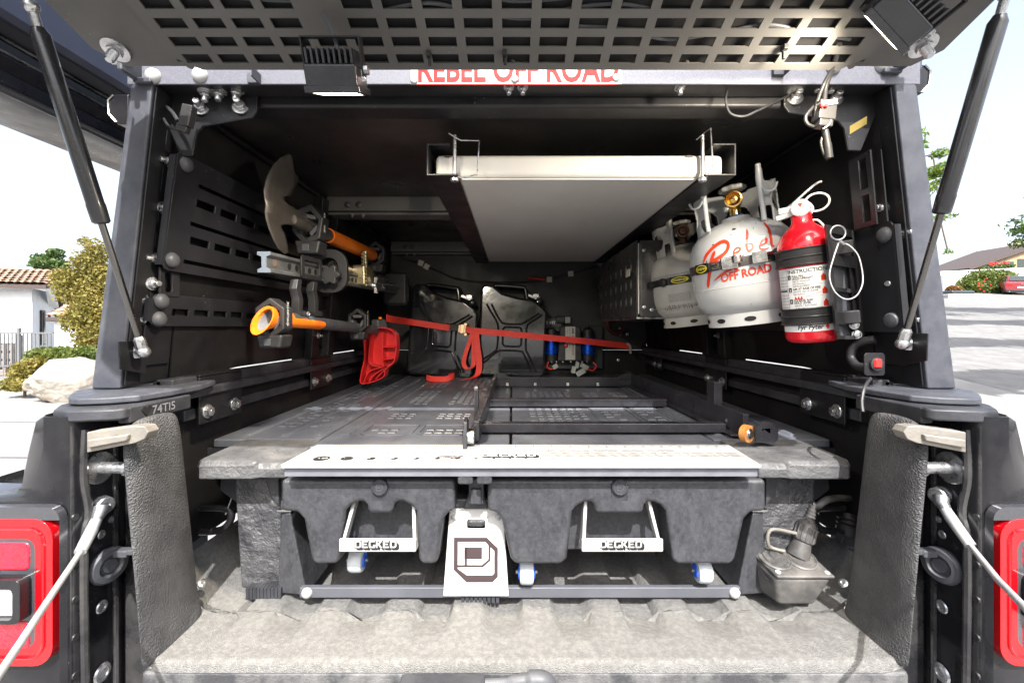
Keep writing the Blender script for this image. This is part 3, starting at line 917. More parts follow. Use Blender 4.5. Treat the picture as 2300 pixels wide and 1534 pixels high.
# deck panels (left, middle, right) with gaps
def deck_panel(x0f, x0b, x1f, x1b, y0, y1):
    b = B().hexa([(x0f, y0, dz - .02), (x1f, y0, dz - .02), (x1b, y1, dz - .02), (x0b, y1, dz - .02), (x0f, y0, dz), (x1f, y0, dz), (x1b, y1, dz), (x0b, y1, dz)])
    return ob('deck_panel', b, M['deck'], dw, bev=.004)
deck_panel(-.70, -.715, -.452, -.452, 1.0, 2.39)
deck_panel(-.446, -.446, -.006, -.006, .938, 2.39)
deck_panel(0.0, 0.0, .466, .466, .938, 2.39)
deck_panel(.472, .472, .745, .76, 1.0, 2.39)
ob('deck_base', B().bb((-.72, 1.0, dz - .06), (.765, 2.40, dz - .021)), M['plastic'], dw)
# ribs running back along the deck
for x in (-.64, -.55, -.47, -.40, .50, .60, .68):
    b = B().loft([[(x - .010, y, dz - .001), (x - .006, y, dz + .004), (x + .006, y, dz + .004), (x + .010, y, dz - .001)] for y in (1.03, 2.3)])
    ob('deck_rib', b, M['deck'], dw, bev=.0015)
# moulded tread pads (too many and too small to pick apart)
b = B()
rnd = random.Random(2)
def pads(x0, x1, y0, y1, dx, dy, keep=1.0, hgt=.0026):
    ny, nx_ = int((y1 - y0) / dy), int((x1 - x0) / dx)
    for j in range(ny):
        for i in range(nx_):
            if rnd.random() < keep:
                cx, cy = x0 + (i + .5) * dx, y0 + (j + .5) * dy
                a, c = dx * .40, dy * .38
                b.add([(cx - a, cy - c, dz - .001), (cx + a, cy - c, dz - .001), (cx + a, cy + c, dz - .001), (cx - a, cy + c, dz - .001), (cx - a * .8, cy - c * .8, dz + hgt), (cx + a * .8, cy - c * .8, dz + hgt), (cx + a * .8, cy + c * .8, dz + hgt), (cx - a * .8, cy + c * .8, dz + hgt)],
                      [(4, 5, 6, 7), (0, 1, 5, 4), (1, 2, 6, 5), (2, 3, 7, 6), (3, 0, 4, 7)])
for x0 in (-.36, -.22):
    for y0, y1 in ((1.05, 1.13), (1.22, 1.32), (1.45, 1.78), (1.86, 2.2)):
        pads(x0, x0 + .10, y0, y1, .025, .028, .95)
for x0 in (.05, .10, .15, .20):
    for y0, y1 in ((1.11, 1.40), (1.50, 1.75)):
        pads(x0, x0 + .046, y0, y1, .023, .034, .97)
for x0 in (.27, .38):
    for y0, y1 in ((1.02, 1.05), (1.20, 1.36), (1.50, 1.72)):
        pads(x0, x0 + .09, y0, y1, .030, .036, .9)
pads(-.62, -.50, 1.12, 2.1, .028, .035, .55)
pads(.53, .66, 1.12, 2.1, .028, .035, .55)
pads(.02, .30, 1.97, 2.15, .028, .03, .9)
ob('tread_pads', b, M['deck'], dw, kind='stuff', smooth=False)
# raised frames round the front pads
for (x0, x1, y0, y1) in ((-.375, -.245, 1.03, 1.145), (-.235, -.105, 1.03, 1.145), (.245, .365, 1.16, 1.38), (.375, .46, 1.16, 1.38)):
    b = B().plate([(x0, y0 + .02), (x0 + .02, y0), (x1 - .02, y0), (x1, y0 + .02), (x1, y1), (x0, y1)], [[(x0 + .007, y0 + .023), (x0 + .023, y0 + .007), (x1 - .023, y0 + .007), (x1 - .007, y0 + .023), (x1 - .007, y1 - .007), (x0 + .007, y1 - .007)]], lambda u, v, w: Vector((u, v, dz - .001 + w)), .004)
    ob('tread_frame', b, M['deck'], dw, bev=.001)
# front corner blocks of the deck
M['lipstone'] = mat('mottled_grey_deck_edge', (.046, .047, .051), .55, c2=(.074, .075, .078), vs=14, vmix=(.35, .7), bump=.6, bs=200, bdist=.002, dust=.5, dcol=(.13, .13, .13), ds=16, big=.8, bigs=34)  # neutral grey, mottled and rough
for xa, xb in ((-.625, -.447), (.487, .672)):
    so = xa if xa < 0 else xb
    si = xb if xa < 0 else xa
    d = 1 if xa < 0 else -1
    b = B()
    prof = [(.838, -.299), (.838, -.272), (.846, -.2635), (1.0, -.2612), (1.0, -.299)]
    b.loft([[(so, y + (.01 if k < 3 else 0), H + z) for k, (y, z) in enumerate(prof)],
            [(so + d * .012, y, H + z) for y, z in prof],
            [(si - d * .062, y, H + z) for y, z in prof],
            [(si - d * .052, y + (.006 if k < 3 else 0), H + z - (.006 if k in (1, 2) else 0)) for k, (y, z) in enumerate(prof)],
            [(si, y + (.006 if k < 3 else 0), H + z - (.006 if k in (1, 2) else 0)) for k, (y, z) in enumerate(prof)]])
    ob('deck_corner', b, M['lipstone'], dw, bev=.004)
# pale aluminium sill plate with printing
pz = H - .2565
b = B().hexa([(-.432, .800, pz - .004), (.466, .800, pz - .004), (.474, .936, pz - .004), (-.426, .936, pz - .004), (-.432, .800, pz), (.466, .800, pz), (.474, .936, pz), (-.426, .936, pz)])
b.bb((-.432, .7975, pz - .007), (.466, .7998, pz))
M['sill'] = mat('brushed_sill_aluminium', (.27, .27, .268), .5, metal=.1, c2=(.235, .234, .23), vs=9, spec=.3, dust=.3, dcol=(.20, .195, .18), ds=16)
sill = ob('sill_plate', b, M['sill'], dw, bev=.0012)
b = B().bb((-.4295, .806, pz - .025), (.4635, .83, pz - .0095))
ob('sill_channel', b, M['sillch'] if 'sillch' in M else M.setdefault('sillch', mat('grey_blue_channel', (.18, .185, .21), .5, metal=.3, c2=(.14, .14, .16), vs=20)), dw, bev=.001)
frp = lambda u, v, w=0: Vector((u, v, pz + .0004 + w))
for i, r in enumerate((.0155, .0120, .0085, .0072, .0058, .0050, .0042, .0036, .0030, .0024, .0020, .0016, .0012)):
    ob('gauge_dot', B().plate(circ(-.372 + .0505 * i * (1 - .021 * i) if i else -.372, .835, r, 24, r * .95), [], frp, .0004), M['black'], sill)
b = text('1 1/4', .009, lambda u, v, w: frp(u - .379, v + .832, w + .0005), .0003)
for i, (s_, x) in enumerate((('1', -.325), ('3/4', -.281), ('5/8', -.234), ('1/2', -.192))):
    b.join(text(s_, .006, lambda u, v, w: frp(u + x - .004, v + .833, w + .0005), .0003))
ob('gauge_figures', b, M['white'], sill)
b = B()
for i in range(178):
    x = -.385 + i * .0049
    L_ = .016 if i % 8 == 0 else (.011 if i % 4 == 0 else .007)
    b.add([frp(x, .930, .0004), frp(x + .0012, .930, .0004), frp(x + .0012, .930 - L_, .0004), frp(x, .930 - L_, .0004)], [(0, 1, 2, 3)])
ob('ruler_marks', b, M['black'], sill, smooth=False)
b = B()
for i in range(1, 23):
    b.join(text(str(i), .0075, lambda u, v, w: frp(u - .385 + i * .0392 - .006, v + .907, w), .0003))
b.join(text('SCREW & BOLT DIAMETERS IN INCHES', .0105, lambda u, v, w: frp(u - .31, v + .876, w), .0003, sx=.95, space=1.15))
b.join(text('LUMBER   DRY MEASURE   FRACTIONS   DECIMALS   MILLIMETERS', .0105, lambda u, v, w: frp(u + .055, v + .884, w), .0003, sx=.84, space=1.1))
for c in range(6):
    for r in range(3):
        k = c * 3 + r
        b.join(text('%d/16 - .%04d - %.3fmm' % (k % 16 + 1, (625 * (k % 16 + 1)) % 10000, 1.588 * (k + 1)), .0075, lambda u, v, w: frp(u + .062 + c * .0665 + r * .003, v + .867 - r * .0105, w), .0003, sx=.8))
ob('fine_print', b, M['black'], sill, smooth=False)
# map emblem and name on the plate
us = [(0, .010), (.004, .015), (.018, .016), (.034, .016), (.040, .013), (.046, .015), (.052, .019), (.051, .014), (.047, .010), (.046, .005), (.048, -.001), (.045, 0), (.042, .003), (.034, .003), (.030, -.001), (.027, .003), (.018, .004), (.010, .005), (.002, .005)]
ob('map_emblem', B().plate([(-.148 + x * 1.0, .835 + y * 1.1) for x, y in us], [], frp, .0004), M['decal'], sill)
b = text('MADE IN AMERICA', .0045, lambda u, v, w: frp(u - .144, v + .842, w + .0005), .0003)
ob('emblem_print', b, M['white'], sill)

def block_word(word, fr, size, name, parent, m_face, m_sh):
    """outlined block lettering with a slanting drop shadow"""
    G = {'D': [[(0, 0), (.62, 0), (.82, .2), (.82, .8), (.62, 1), (0, 1)], [(.2, .2), (.2, .8), (.58, .8), (.62, .74), (.62, .26), (.58, .2)]],
         'E': [[(0, 0), (.75, 0), (.75, .2), (.2, .2), (.2, .42), (.62, .42), (.62, .6), (.2, .6), (.2, .8), (.75, .8), (.75, 1), (0, 1)]],
         'C': [[(.1, 0), (.78, 0), (.78, .2), (.2, .2), (.2, .8), (.78, .8), (.78, 1), (.1, 1), (0, .9), (0, .1)]],
         'K': [[(0, 0), (.2, 0), (.2, .38), (.3, .38), (.58, 0), (.82, 0), (.46, .5), (.82, 1), (.58, 1), (.3, .62), (.2, .62), (.2, 1), (0, 1)]]}
    sh, fc = B(), B()
    x = 0.0
    for ch in word:
        g = G[ch]
        gl = [[((x + px) * size, py * size * .92) for px, py in l] for l in g]
        for k in range(7):
            d = k * .055 * size
            sh.plate([(p[0] + d, p[1] - d) for p in gl[0]], [], lambda u, v, w: fr(u, v, .0002 + .00004 * (7 - k) + w), .00002)
        big = [(px + (px / size - x - .4) * .16 * size, py + (py / size - .46) * .16 * size) for px, py in gl[0]]
        sh.plate(big, [], lambda u, v, w: fr(u, v, .0006 + w), .00005)
        fc.plate(gl[0], gl[1:], lambda u, v, w: fr(u, v, .0008 + w), .0001)
        x += .90
    ob(name + '_shadow', sh, m_sh, parent, smooth=False)
    ob(name, fc, m_face, parent, smooth=False)
block_word('DECKED', lambda u, v, w: frp(u - .062, v + .846, w), .0205, 'name_print', sill, M['white'], M['black'])

# drawers
def arc(cx, cy, rx, ry, a0, a1, n=5):
    return [(cx + rx * math.cos(math.radians(a0 + (a1 - a0) * i / n)), cy + ry * math.sin(math.radians(a0 + (a1 - a0) * i / n))) for i in range(n + 1)]
def drawer(x0, x1, lob0, rec0, rec1, lob1, hx0, hx1, wheels, yF=.835):
    """x0..x1 band; lob0..rec0 and rec1..lob1 the lower bulges; hx handle"""
    zt, zb, zr = -.298, -.356, -.352
    zl = -.464
    tl_, tr_ = min(.026, (rec0 - lob0) * .26), min(.026, (lob1 - rec1) * .26)
    dr = ob('drawer', B().bb((lob0 + .02, .90, H - .47), (lob1 - .02, 2.3, H - .33)), M['drawer'], dw, bev=.006)
    # face: band with the two hanging bulges, as one moulded piece
    out = [(x0, zt), (x1, zt), (x1, zb - .004), (lob1 + .012, zb - .006), (lob1, zb - .02), (lob1 - tr_ * .65, zl + .012), (lob1 - tr_, zl), (rec1 + tr_ * .9, zl), (rec1 + tr_ * .45, zl + .012), (rec1 + .004, zr - .03), (rec1 + .002, zr - .008)]
    out += [(rec1 - .008, zr + .003), (rec1 - .022, zr + .010), (rec1 - .034, zr + .011), (rec1 - .041, zr + .004), (rec1 - .043, zr - .012)]
    out += [(rec0 + .043, zr - .012), (rec0 + .041, zr + .004), (rec0 + .034, zr + .011), (rec0 + .022, zr + .010), (rec0 + .008, zr + .003)]
    out += [(rec0 - .002, zr - .008), (rec0 - .004, zr - .03), (rec0 - tl_ * .45, zl + .012), (rec0 - tl_ * .9, zl), (lob0 + tl_, zl), (lob0 + tl_ * .65, zl + .012), (lob0, zb - .02), (lob0 - .012, zb - .006), (x0, zb - .004)]
    b = B().plate(out, [], lambda u, v, w: Vector((u, yF + .055 - w, H + v)), .055)
    ob('drawer_face', b, M['drawer'], dr, bev=.0085, seg=4)
    for a_, c_ in ((lob0, rec0), (rec1, lob1)):
        if c_ - a_ > 10:
            b = B().plate([(a_ + .034, zl + .012), (c_ - .034, zl + .012), (c_ - .022, zl + .03), (c_ - .016, zr - .022), (a_ + .016, zr - .022), (a_ + .024, zl + .03)], [], lambda u, v, w: Vector((u, yF + .004 - w, H + v)), .013)
            ob('drawer_bulge', b, M['drawer'], dr, bev=.009, seg=4)
    # recess behind the handle
    b = B().bb((rec0 - .01, yF + .075, H - .452), (rec1 + .01, yF + .08, H - .33))
    ob('drawer_recess', b, M['plastic'], dr)
    # lock knob with its emblem
    xc = (rec0 + rec1) / 2
    b = B().lathe([(.016, -.01), (.016, .006), (.0135, .0085), (.0120, .0085), (.0115, .0070)], (xc, yF, H - .311), (0, -1, 0), 28)
    kn = ob('lock_knob', b, M['plastic'], dr)
    fk = lambda u, v, w=0: Vector((xc + u, yF - .0072 - w, H - .311 + v))
    b = B().plate([(-.006, -.006), (.003, -.006), (.007, -.002), (.007, .004), (.004, .006), (-.006, .006)], [[(-.0045, -.0045), (.0025, -.0045), (.0055, -.0015), (.0055, .0035), (.0035, .0045), (-.0045, .0045)]], fk, .001)
    b.plate([(-.003, -.001), (.002, -.001), (.002, .003), (-.003, .003)], [[(-.002, 0), (.001, 0), (.001, .002), (-.002, .002)]], fk, .001)
    ob('knob_emblem', b, M['rubberg'], kn)
    # wedge below the knob
    b = B().hexa([(xc - .022, yF + .004, H - .365), (xc + .022, yF + .004, H - .365), (xc + .022, yF + .03, H - .365), (xc - .022, yF + .03, H - .365), (xc - .015, yF - .004, H - .313), (xc + .015, yF - .004, H - .313), (xc + .015, yF + .03, H - .313), (xc - .015, yF + .03, H - .313)])
    ob('knob_wedge', b, M['plastic'], dr, bev=.003)
    # handle
    hy, hz0, hz1 = yF - .016, -.4305, -.406
    hd = B().bb((hx0, hy, H + hz0), (hx1, hy + .006, H + hz1)).bb((hx0, hy + .006, H + hz0), (hx1, hy + .04, H + hz0 + .004))
    for xa, d in ((hx0, 1), (hx1, -1)):
        hd.hexa([(xa, hy + .0005, H + hz0 + .002), (xa + d * .006, hy + .0005, H + hz0 + .002), (xa + d * .006, hy + .026, H + hz0 + .002), (xa, hy + .026, H + hz0 + .002),
                 (xa + d * .012, yF + .030, H - .338), (xa + d * .020, yF + .030, H - .338), (xa + d * .020, yF + .055, H - .338), (xa + d * .012, yF + .055, H - .338)])
    h = ob('handle', hd, M['alu'], dr, bev=.0025, seg=3)
    xm = (hx0 + hx1) / 2
    block_word('DECKED', lambda u, v, w: Vector((xm - .043 + u, hy - w, H + hz0 + .0085 + v)), .0150, 'handle_lettering', h, M['alu'], M['black'])
    for wx, wd, wz in wheels:
        c = Vector((wx, yF + .045 + wd, H + wz))
        wb = ob('wheel', B().lathe([(.012, -.0145), (.021, -.0135), (.0235, -.009), (.0235, .009), (.021, .0135), (.012, .0145)], c, (1, 0, .0), 24), M['wheelgrey'], dr)
        for sd in (-1, 1):
            ob('hub', B().lathe([(.0145, .0140), (.0125, .0170), (.005, .0175)], c, (sd, 0, 0), 18), M['hubblue'], wb)
        ob('axle', B().tube([c + Vector((-.022, 0, 0)), c + Vector((.022, 0, 0))], .0035, 8), M['castgrey'], wb)
    return dr
M['wheelgrey'] = mat('pale_grey_wheel', (.45, .48, .50), .45, c2=(.38, .40, .42), vs=30)
M['hubblue'] = mat('blue_plastic_hub', (.02, .10, .55), .35)
drawer(-.452, -.112, -.408, -.325, -.190, -.135, -.332, -.184, ((-.322, .01, -.484),))
drawer(-.048, .497, -.020, .120, .300, .455, .134, .290, ((.030, .0, -.503), (.392, .0, -.500)))

# white centre bracket with the emblem
yB = .882
x0t, x1t, x0b, x1b = -.128, -.018, -.140, -.0065
ang = lambda v: yB - .010 * (-.36 - v) / .19
out = [(x0b, -.5455), (x1b, -.5455), (x1t, -.371), (x0t, -.371)]
cb = ob('centre_bracket', B().plate(out, [rrect(-.092, -.412, -.055, -.394, .004)], lambda u, v, w: Vector((u, ang(v) - w, H + v)), .006), M['brwhite'] if 'brwhite' in M else M.setdefault('brwhite', mat('white_enamel', (.50, .50, .495), .42, c2=(.44, .435, .42), vs=6, dust=.2, dcol=(.5, .47, .42), ds=10)), dw, bev=.0025, seg=3)
ob('bracket_slot_back', B().bb((-.095, .892, H - .415), (-.052, .896, H - .392)), M['zinc'], cb)
b = B()
fe = lambda u, v, w=0: Vector((-.1185 + u, ang(v - .517) - .0063 - w, H - .517 + v))
K = .0897
def sc_(l):
    return [(x * K, y * K * .985) for x, y in l]
b.plate(sc_([(0, .28), (.29, 0), (.88, 0), (1, .12), (1, .76), (.75, 1), (0, 1)]),
        [sc_([(.09, .30), (.30, .155), (.87, .155), (.92, .20), (.92, .70), (.71, .905), (.09, .905)])], fe, .0003)
b.plate(sc_([(.08, .335), (.66, .335), (.83, .48), (.83, .84), (.785, .84), (.785, .505), (.64, .385), (.30, .385), (.30, .78), (.25, .78), (.25, .385), (.08, .385)]), [], fe, .0003)
b.plate(sc_([(.24, .52), (.64, .52), (.64, .78), (.24, .78)]), [], fe, .0003)
ob('emblem', b, M['decal'], cb, smooth=False)
for px in ((1020, 1161), (1119, 1160)):
    q = P(px[0], px[1], .876)
    hw('domezinc', cb, (q.x, .8755, q.z), (0, -1, 0), .55)
b = B().bb((-.130, .872, H - .369), (-.014, .93, H - .350)).hexa([(-.10, .866, H - .369), (-.046, .866, H - .369), (-.046, .90, H - .369), (-.10, .90, H - .369), (-.088, .87, H - .336), (-.058, .87, H - .336), (-.058, .90, H - .336), (-.088, .90, H - .336)])
ob('bracket_cap', b, M['drawer'], dw, bev=.004)
ob('centre_post', B().bb((-.086, .848, H - .352), (-.056, .88, H - .300)).bb((-.082, .838, H - .348), (-.060, .85, H - .318)), M['drawer'], dw, bev=.003)
for x in (-.0885, -.0525):
    ob('post_block', B().box((x, .822, H - .285), (.030, .03, .026)), M['drawer'], dw, bev=.005)
# teeth below the bracket and the legs
def teeth(x0, x1, y, n):
    for i in range(n):
        x = x0 + (x1 - x0) * (i + .5) / n
        ob('foot_tooth', B().bb((x - .0032, y, H - .5635), (x + .0032, y + .03, H - .540)), M['plastic'], dw)
teeth(-.105, -.025, .874, 9)
teeth(-.552, -.478, .885, 10)
# low front bar
br = ob('front_bar', B().bb((-.437, .878, H - .556), (.470, .890, H - .5345)), M['barblue'] if 'barblue' in M else M.setdefault('barblue', mat('blue_grey_bar_plastic', (.07, .073, .085), .5, c2=(.085, .087, .10), vs=10, bump=.3, bs=400)), dw, bev=.002)
for x in (-.421, .457):
    hw('domezinc', br, (x, .8778, H - .545), (0, -1, 0), .9)
# end legs
for s in (-1, 1):
    X = (lambda x: -.012 + x) if s > 0 else (lambda x: -x)
    a = (.455, .60) if s < 0 else (.505, .655)
    f_ = lambda v: v if s > 0 else -v
    xi0, xi1, xo1 = (.430, .492, .586) if s < 0 else (.470, .535, .640)
    b = B().hexa([(f_(xi1 + .002), .905, H - .553), (f_(xo1 - .012), .905, H - .553), (f_(xo1 - .012), 1.0, H - .553), (f_(xi1 + .002), 1.0, H - .553),
                  (f_(xi1 - .03), .900, H - .316), (f_(xo1), .900, H - .316), (f_(xo1), 1.0, H - .316), (f_(xi1 - .03), 1.0, H - .316)])
    ob('end_leg', b, M['crinkle'], dw, bev=.005)
    b = B().hexa([(f_(xi0 - .004), .886, H - .556), (f_(xi1), .893, H - .556), (f_(xi1), 1.0, H - .556), (f_(xi0 - .004), 1.0, H - .556),
                  (f_(xi0 + .030), .886, H - .385), (f_(xi1 - .010), .893, H - .385), (f_(xi1 - .010), 1.0, H - .385), (f_(xi0 + .030), 1.0, H - .385)])
    ob('leg_side', b, M['drawer'], dw, bev=.004)
    # open ledge with a bright metal runner
    ob('runner', B().bb((f_(xi0 + .028) if s > 0 else f_(xi1 - .005), .885, H - .382), (f_(xi1 - .005) if s > 0 else f_(xi0 + .028), 2.2, H - .378)), M['steel'], dw)
    b = B().prism([(f_(xi1 - .006), .89, H - .31), (f_(xi1 + .024), .89, H - .31), (f_(xi1 + .012), .89, H - .352), (f_(xi1 - .006), .89, H - .372)], (0, .06, 0))
    ob('leg_rib', b, M['drawer'], dw, bev=.003)
    # hanging side wedge outside the leg
    b = B().prism([(f_(xo1 + .04), .92, H - .308), (f_(xo1 + .045), .92, H - .35), (f_(xo1 + .002), .92, H - .382), (f_(xo1 + .002), .92, H - .308)], (0, .05, 0))
    ob('side_wedge', b, M['plastic'], dw, bev=.003)
# dark block filling in the shade under and behind the drawers
ob('underside_shade_block', B().bb((-.56, 1.05, H - .545), (.61, 2.3, H - .48)).bb((-.60, 1.02, H - .48), (.65, 1.06, H - .30)), M['dark'], dw)

# ------------------------------------------------------------------ slide-out frame lying on the deck
rk = thing('slide_frame', (.22, 1.4, dz), 'black steel slide-out frame with rollers lying on the deck', 'frame')
def rbar(n, p, q, w, h, m='powder', bev=.002):
    p, q = Vector(p), Vector(q)
    d = (q - p).normalized()
    sd = d.cross(Vector((0, 0, 1))).normalized() * w / 2
    up = Vector((0, 0, h))
    return ob(n, B().hexa([p - sd, p + sd, q + sd, q - sd, p - sd + up, p + sd + up, q + sd + up, q - sd + up]), M[m], rk, bev=bev)
M['framebk'] = mat('worn_black_frame', (.014, .014, .018), .34, dust=.35, dcol=(.06, .062, .075), ds=12, specks=.4)
zf = dz + .006
rbar('side_rail', (-.080, .955, zf), (-.073, 1.93, zf), .014, .046, 'framebk')
rbar('side_rail', (.540, .985, zf), (.525, 1.96, zf), .014, .056, 'framebk')
rbar('side_flange', (.524, 1.0, zf), (.512, 1.95, zf), .022, .005, 'framebk')
rbar('end_rail', (-.07, 1.87, zf), (.52, 1.87, zf), .012, .038, 'framebk')
rbar('end_flange', (-.07, 1.855, zf), (.52, 1.855, zf), .03, .004, 'framebk')
rbar('cross_bar', (-.074, 1.395, zf), (.50, 1.395, zf), .034, .024, 'framebk')
rbar('cross_bar', (-.075, 1.052, zf), (.52, 1.052, zf), .030, .022, 'framebk')
for x in (-.02, .10, .24, .37):
    ob('lug', B().box((x, 1.845, zf + .010), (.012, .012, .012)), M['zinc'], rk, bev=.001)
for x, d in ((-.07, 1), (.52, -1)):
    ob('corner_gusset', B().prism([(x, 1.86, zf + .03), (x + d * .075, 1.86, zf + .03), (x + d * .03, 1.86, zf + .055), (x, 1.86, zf + .058)], (0, .006, 0)), M['framebk'], rk, bev=.001)
# uprights
b = B().plate([(-.014, 0), (.014, 0), (.014, .080)] + arc(0, .080, .014, .014, 0, 180)[1:] + [(-.014, .080)], [], lambda u, v, w: Vector((-.100 + w, 1.14 + u, zf + .012 + v)), .011)
ob('upright', b, M['framebk'], rk, bev=.002)
b = B().bb((.530, 1.12, zf + .04), (.552, 1.165, zf + .112))
ob('upright', b, M['framebk'], rk, bev=.002)
# rollers and end cheeks
M['rust'] = mat('rusty_painted_steel', (.06, .045, .04), .5, c2=(.22, .09, .04), vs=20, vmix=(.5, .7), metal=.3, dust=.4)
M['amber'] = mat('amber_urethane', (.55, .25, .07), .35, c2=(.42, .17, .05), vs=30)
b = B().plate([(-.028, -.045), (-.010, -.052), (.012, -.046), (.020, -.02), (.022, .025), (.010, .030), (-.018, .026), (-.030, .0)], [], lambda u, v, w: Vector((-.104 + w, .925 + u * .9, zf + .030 + v * .95)), .009)
ob('end_cheek', b, M['framebk'], rk, bev=.002)
ob('roller', B().lathe([(.012, 0), (.0165, .001), (.0165, .014), (.012, .015)], (-.096, .925, zf + .02), (1, 0, 0), 22), M['steel'], rk)
b = B().plate([(-.03, -.02), (.022, -.028), (.034, -.012), (.034, .016), (.02, .032), (-.008, .036), (-.018, .026), (-.032, .022)], [circ(-.012, .012, .004, 10)], lambda u, v, w: Vector((.556 + u * .75, .940 - w, zf + .022 + v * .8)), .006)
ob('end_cheek', b, M['framebk'], rk, bev=.002)
ro = ob('roller', B().lathe([(.011, 0), (.019, .001), (.019, .014), (.011, .015)], (.514, .95, zf + .022), (.5, -.86, 0), 26), M['amber'], rk)
ob('bearing', B().lathe([(.012, .0152), (.010, .017), (.006, .016), (.0055, .018), (.002, .018)], (.514, .95, zf + .022), (.5, -.86, 0), 20), M['steel'], ro)
hw('screw', rk, (.5335, 1.06, zf + .025), (-1, 0, 0), .7, 'screw')
# ------------------------------------------------------------------ overhead rack and white table
rack = thing('overhead_rack', (.15, 1.5, H + .47), 'black steel channel rack hanging from the canopy roof', 'rack')
for xa, d in ((-.186, 1), (.488, -1)):
    b = B()
    sec = [(0, .330), (.068 * d, .330), (.068 * d, .334), (.004 * d, .334), (.004 * d, .396), (.050 * d, .396), (.050 * d, .400), (0, .400)]
    b.loft([[(xa + x, y, H + z) for x, z in sec] for y in (.93, 2.21)])
    ch = ob('channel', b, M['powder'], rack, bev=.0012)
    for y in (1.35, 1.95):
        ob('hanger', B().bb((min(xa, xa + d * .03), y, H + .398), (max(xa, xa + d * .03), y + .04, H + .472)), M['powder'], rack)
    # pin with wire retaining clip
    px = 1021 if d > 0 else 1578
    c = P(px, 355, .945)
    ob('lock_pin', B().tube([c + Vector((0, 0, -.045)), c + Vector((0, 0, .050))], .0042, 10).lathe([(.009, -.052), (.009, -.046)], c, (0, 0, 1), 12), M['zinc'], rack)
    k = .055 * d
    clip = [c + Vector((-.012 * d, -.004, .052)), c + Vector((.014 * d, -.006, .036)), c + Vector((k, -.008, .034)), c + Vector((k - .004 * d, -.010, -.040)), c + Vector((.018 * d, -.006, -.046)), c + Vector((0, -.004, -.042))]
    if d < 0:
        clip = [c + Vector((-.016, -.004, .038)), c + Vector((.014, -.008, .062)), c + Vector((.018, -.010, -.024)), c + Vector((.006, -.008, -.044)), c + Vector((0, -.004, -.046))]
    ob('wire_clip', B().tube(clip, .0018, 8), M['zinc'], rack)
tbl = thing('folding_table', (.15, 1.5, H + .335), 'white folding table top stored flat in the overhead rack', 'table')
M['tabletop'] = mat('scuffed_white_laminate', (.53, .52, .495), .42, c2=(.45, .435, .41), vs=2.2, vmix=(.35, .7), bump=.12, bs=60, dust=.4, dcol=(.40, .36, .31), ds=4, stretch=(1, .5, 1))
b = B().hexa([(-.172, .957, H + .3365), (.474, .957, H + .3365), (.474, 2.19, H + .3365), (-.172, 2.19, H + .3365), (-.172, .957, H + .387), (.474, .957, H + .387), (.474, 2.19, H + .387), (-.172, 2.19, H + .387)])
ob('table_top', b, M['tabletop'], tbl, bev=.012, seg=4)
b = B().bb((-.115, .965, H + .3325), (.417, 2.17, H + .3362))
ob('table_underside', b, M['tabletop'], tbl, bev=.0015)
for px, w in ((1006, 9), (1548, 9)):
    q = P(px, 352, .9568)
    ob('edge_chip', B().plate(circ(0, 0, .009, 10, .0025), [], lambda u, v, w_: q + Vector((u, -w_, v)), .0004), M['decal'], tbl)

# ------------------------------------------------------------------ slotted side panels
def side_panel(s, o, top, y1, label, rows, bolts, e=None):
    t = thing('slotted_side_panel', o, label, 'panel', 'slotted panels on the canopy sides')
    o, top = Vector(o), Vector(top)
    hgt = (top - o).length
    vdir = (top - o).normalized()
    L = y1 - o.y
    def fr(u, v, w=0):
        return o + Vector((0, 1, 0)) * u + vdir * v + Vector((s * w, 0, 0))
    holes = []
    for v0, v1, u0, du, gap, n in rows:
        for i in range(n):
            a = u0 + i * (du + gap)
            if a + du < L - .01:
                holes.append([(a, v0), (a + du, v0), (a + du, v1), (a, v1)])
    b = B().plate(rrect(0, 0, L, hgt, .014, 4), holes, fr, .004)
    pnl = ob('sheet', b, M['panel'] if 'panel' in M else M.setdefault('panel', mat('satin_black_panel', (.012, .012, .0145), .40, bump=.15, bs=700, dust=.35, dcol=(.035, .035, .04), ds=8, specks=.6)), t, bev=.001)
    # rolled front edge
    ob('edge_return', B().add([fr(0.0, .01), fr(0.0, hgt - .01), fr(0.0, hgt - .01, .012), fr(0.0, .01, .012), fr(-.004, .01), fr(-.004, hgt - .01), fr(-.004, hgt - .01, .012), fr(-.004, .01, .012)], [(0, 1, 2, 3), (4, 7, 6, 5), (0, 4, 5, 1), (1, 5, 6, 2), (2, 6, 7, 3), (3, 7, 4, 0)]), M['panel'], t)
    for u, v in bolts:
        hw('dome', t, fr(u, v, -.0002), (-s, 0, 0), 1.25)
        hw('stud', t, fr(u - .012, v, .02), (-.4 * -s, -1, 0), .9)
    return t
p0, p1 = PX(366, 612, -.672), PX(400, 340, -.640)
p0.y = p1.y = .832
p0.x, p1.x = -.680, -.650
p0.z, p1.z = H + .112, H + .345
side_panel(-1, p0, p1, 1.62, 'large black slotted panel behind the shovel on the left side', [(.020, .028, .05, .70, .02, 1), (.062, .078, .06, .055, .018, 9), (.100, .108, .055, .70, .02, 1), (.142, .158, .065, .055, .018, 9), (.182, .190, .065, .65, .02, 1)], ((.022, .215), (.018, .022)))
side_panel(-1, (-.700, .826, H + .002), (-.692, .826, H + .066), 1.62, 'narrow black slotted strip panel behind the axe on the left side', [(.022, .036, .05, .045, .016, 11)], ((.018, .050), (.018, .014)))
side_panel(1, (.742, .812, H - .010), (.722, .812, H + .205), 1.55, 'plain black mounting panel behind the gas bottles and extinguisher on the right side', [], ((.018, .190), (.020, .024)))
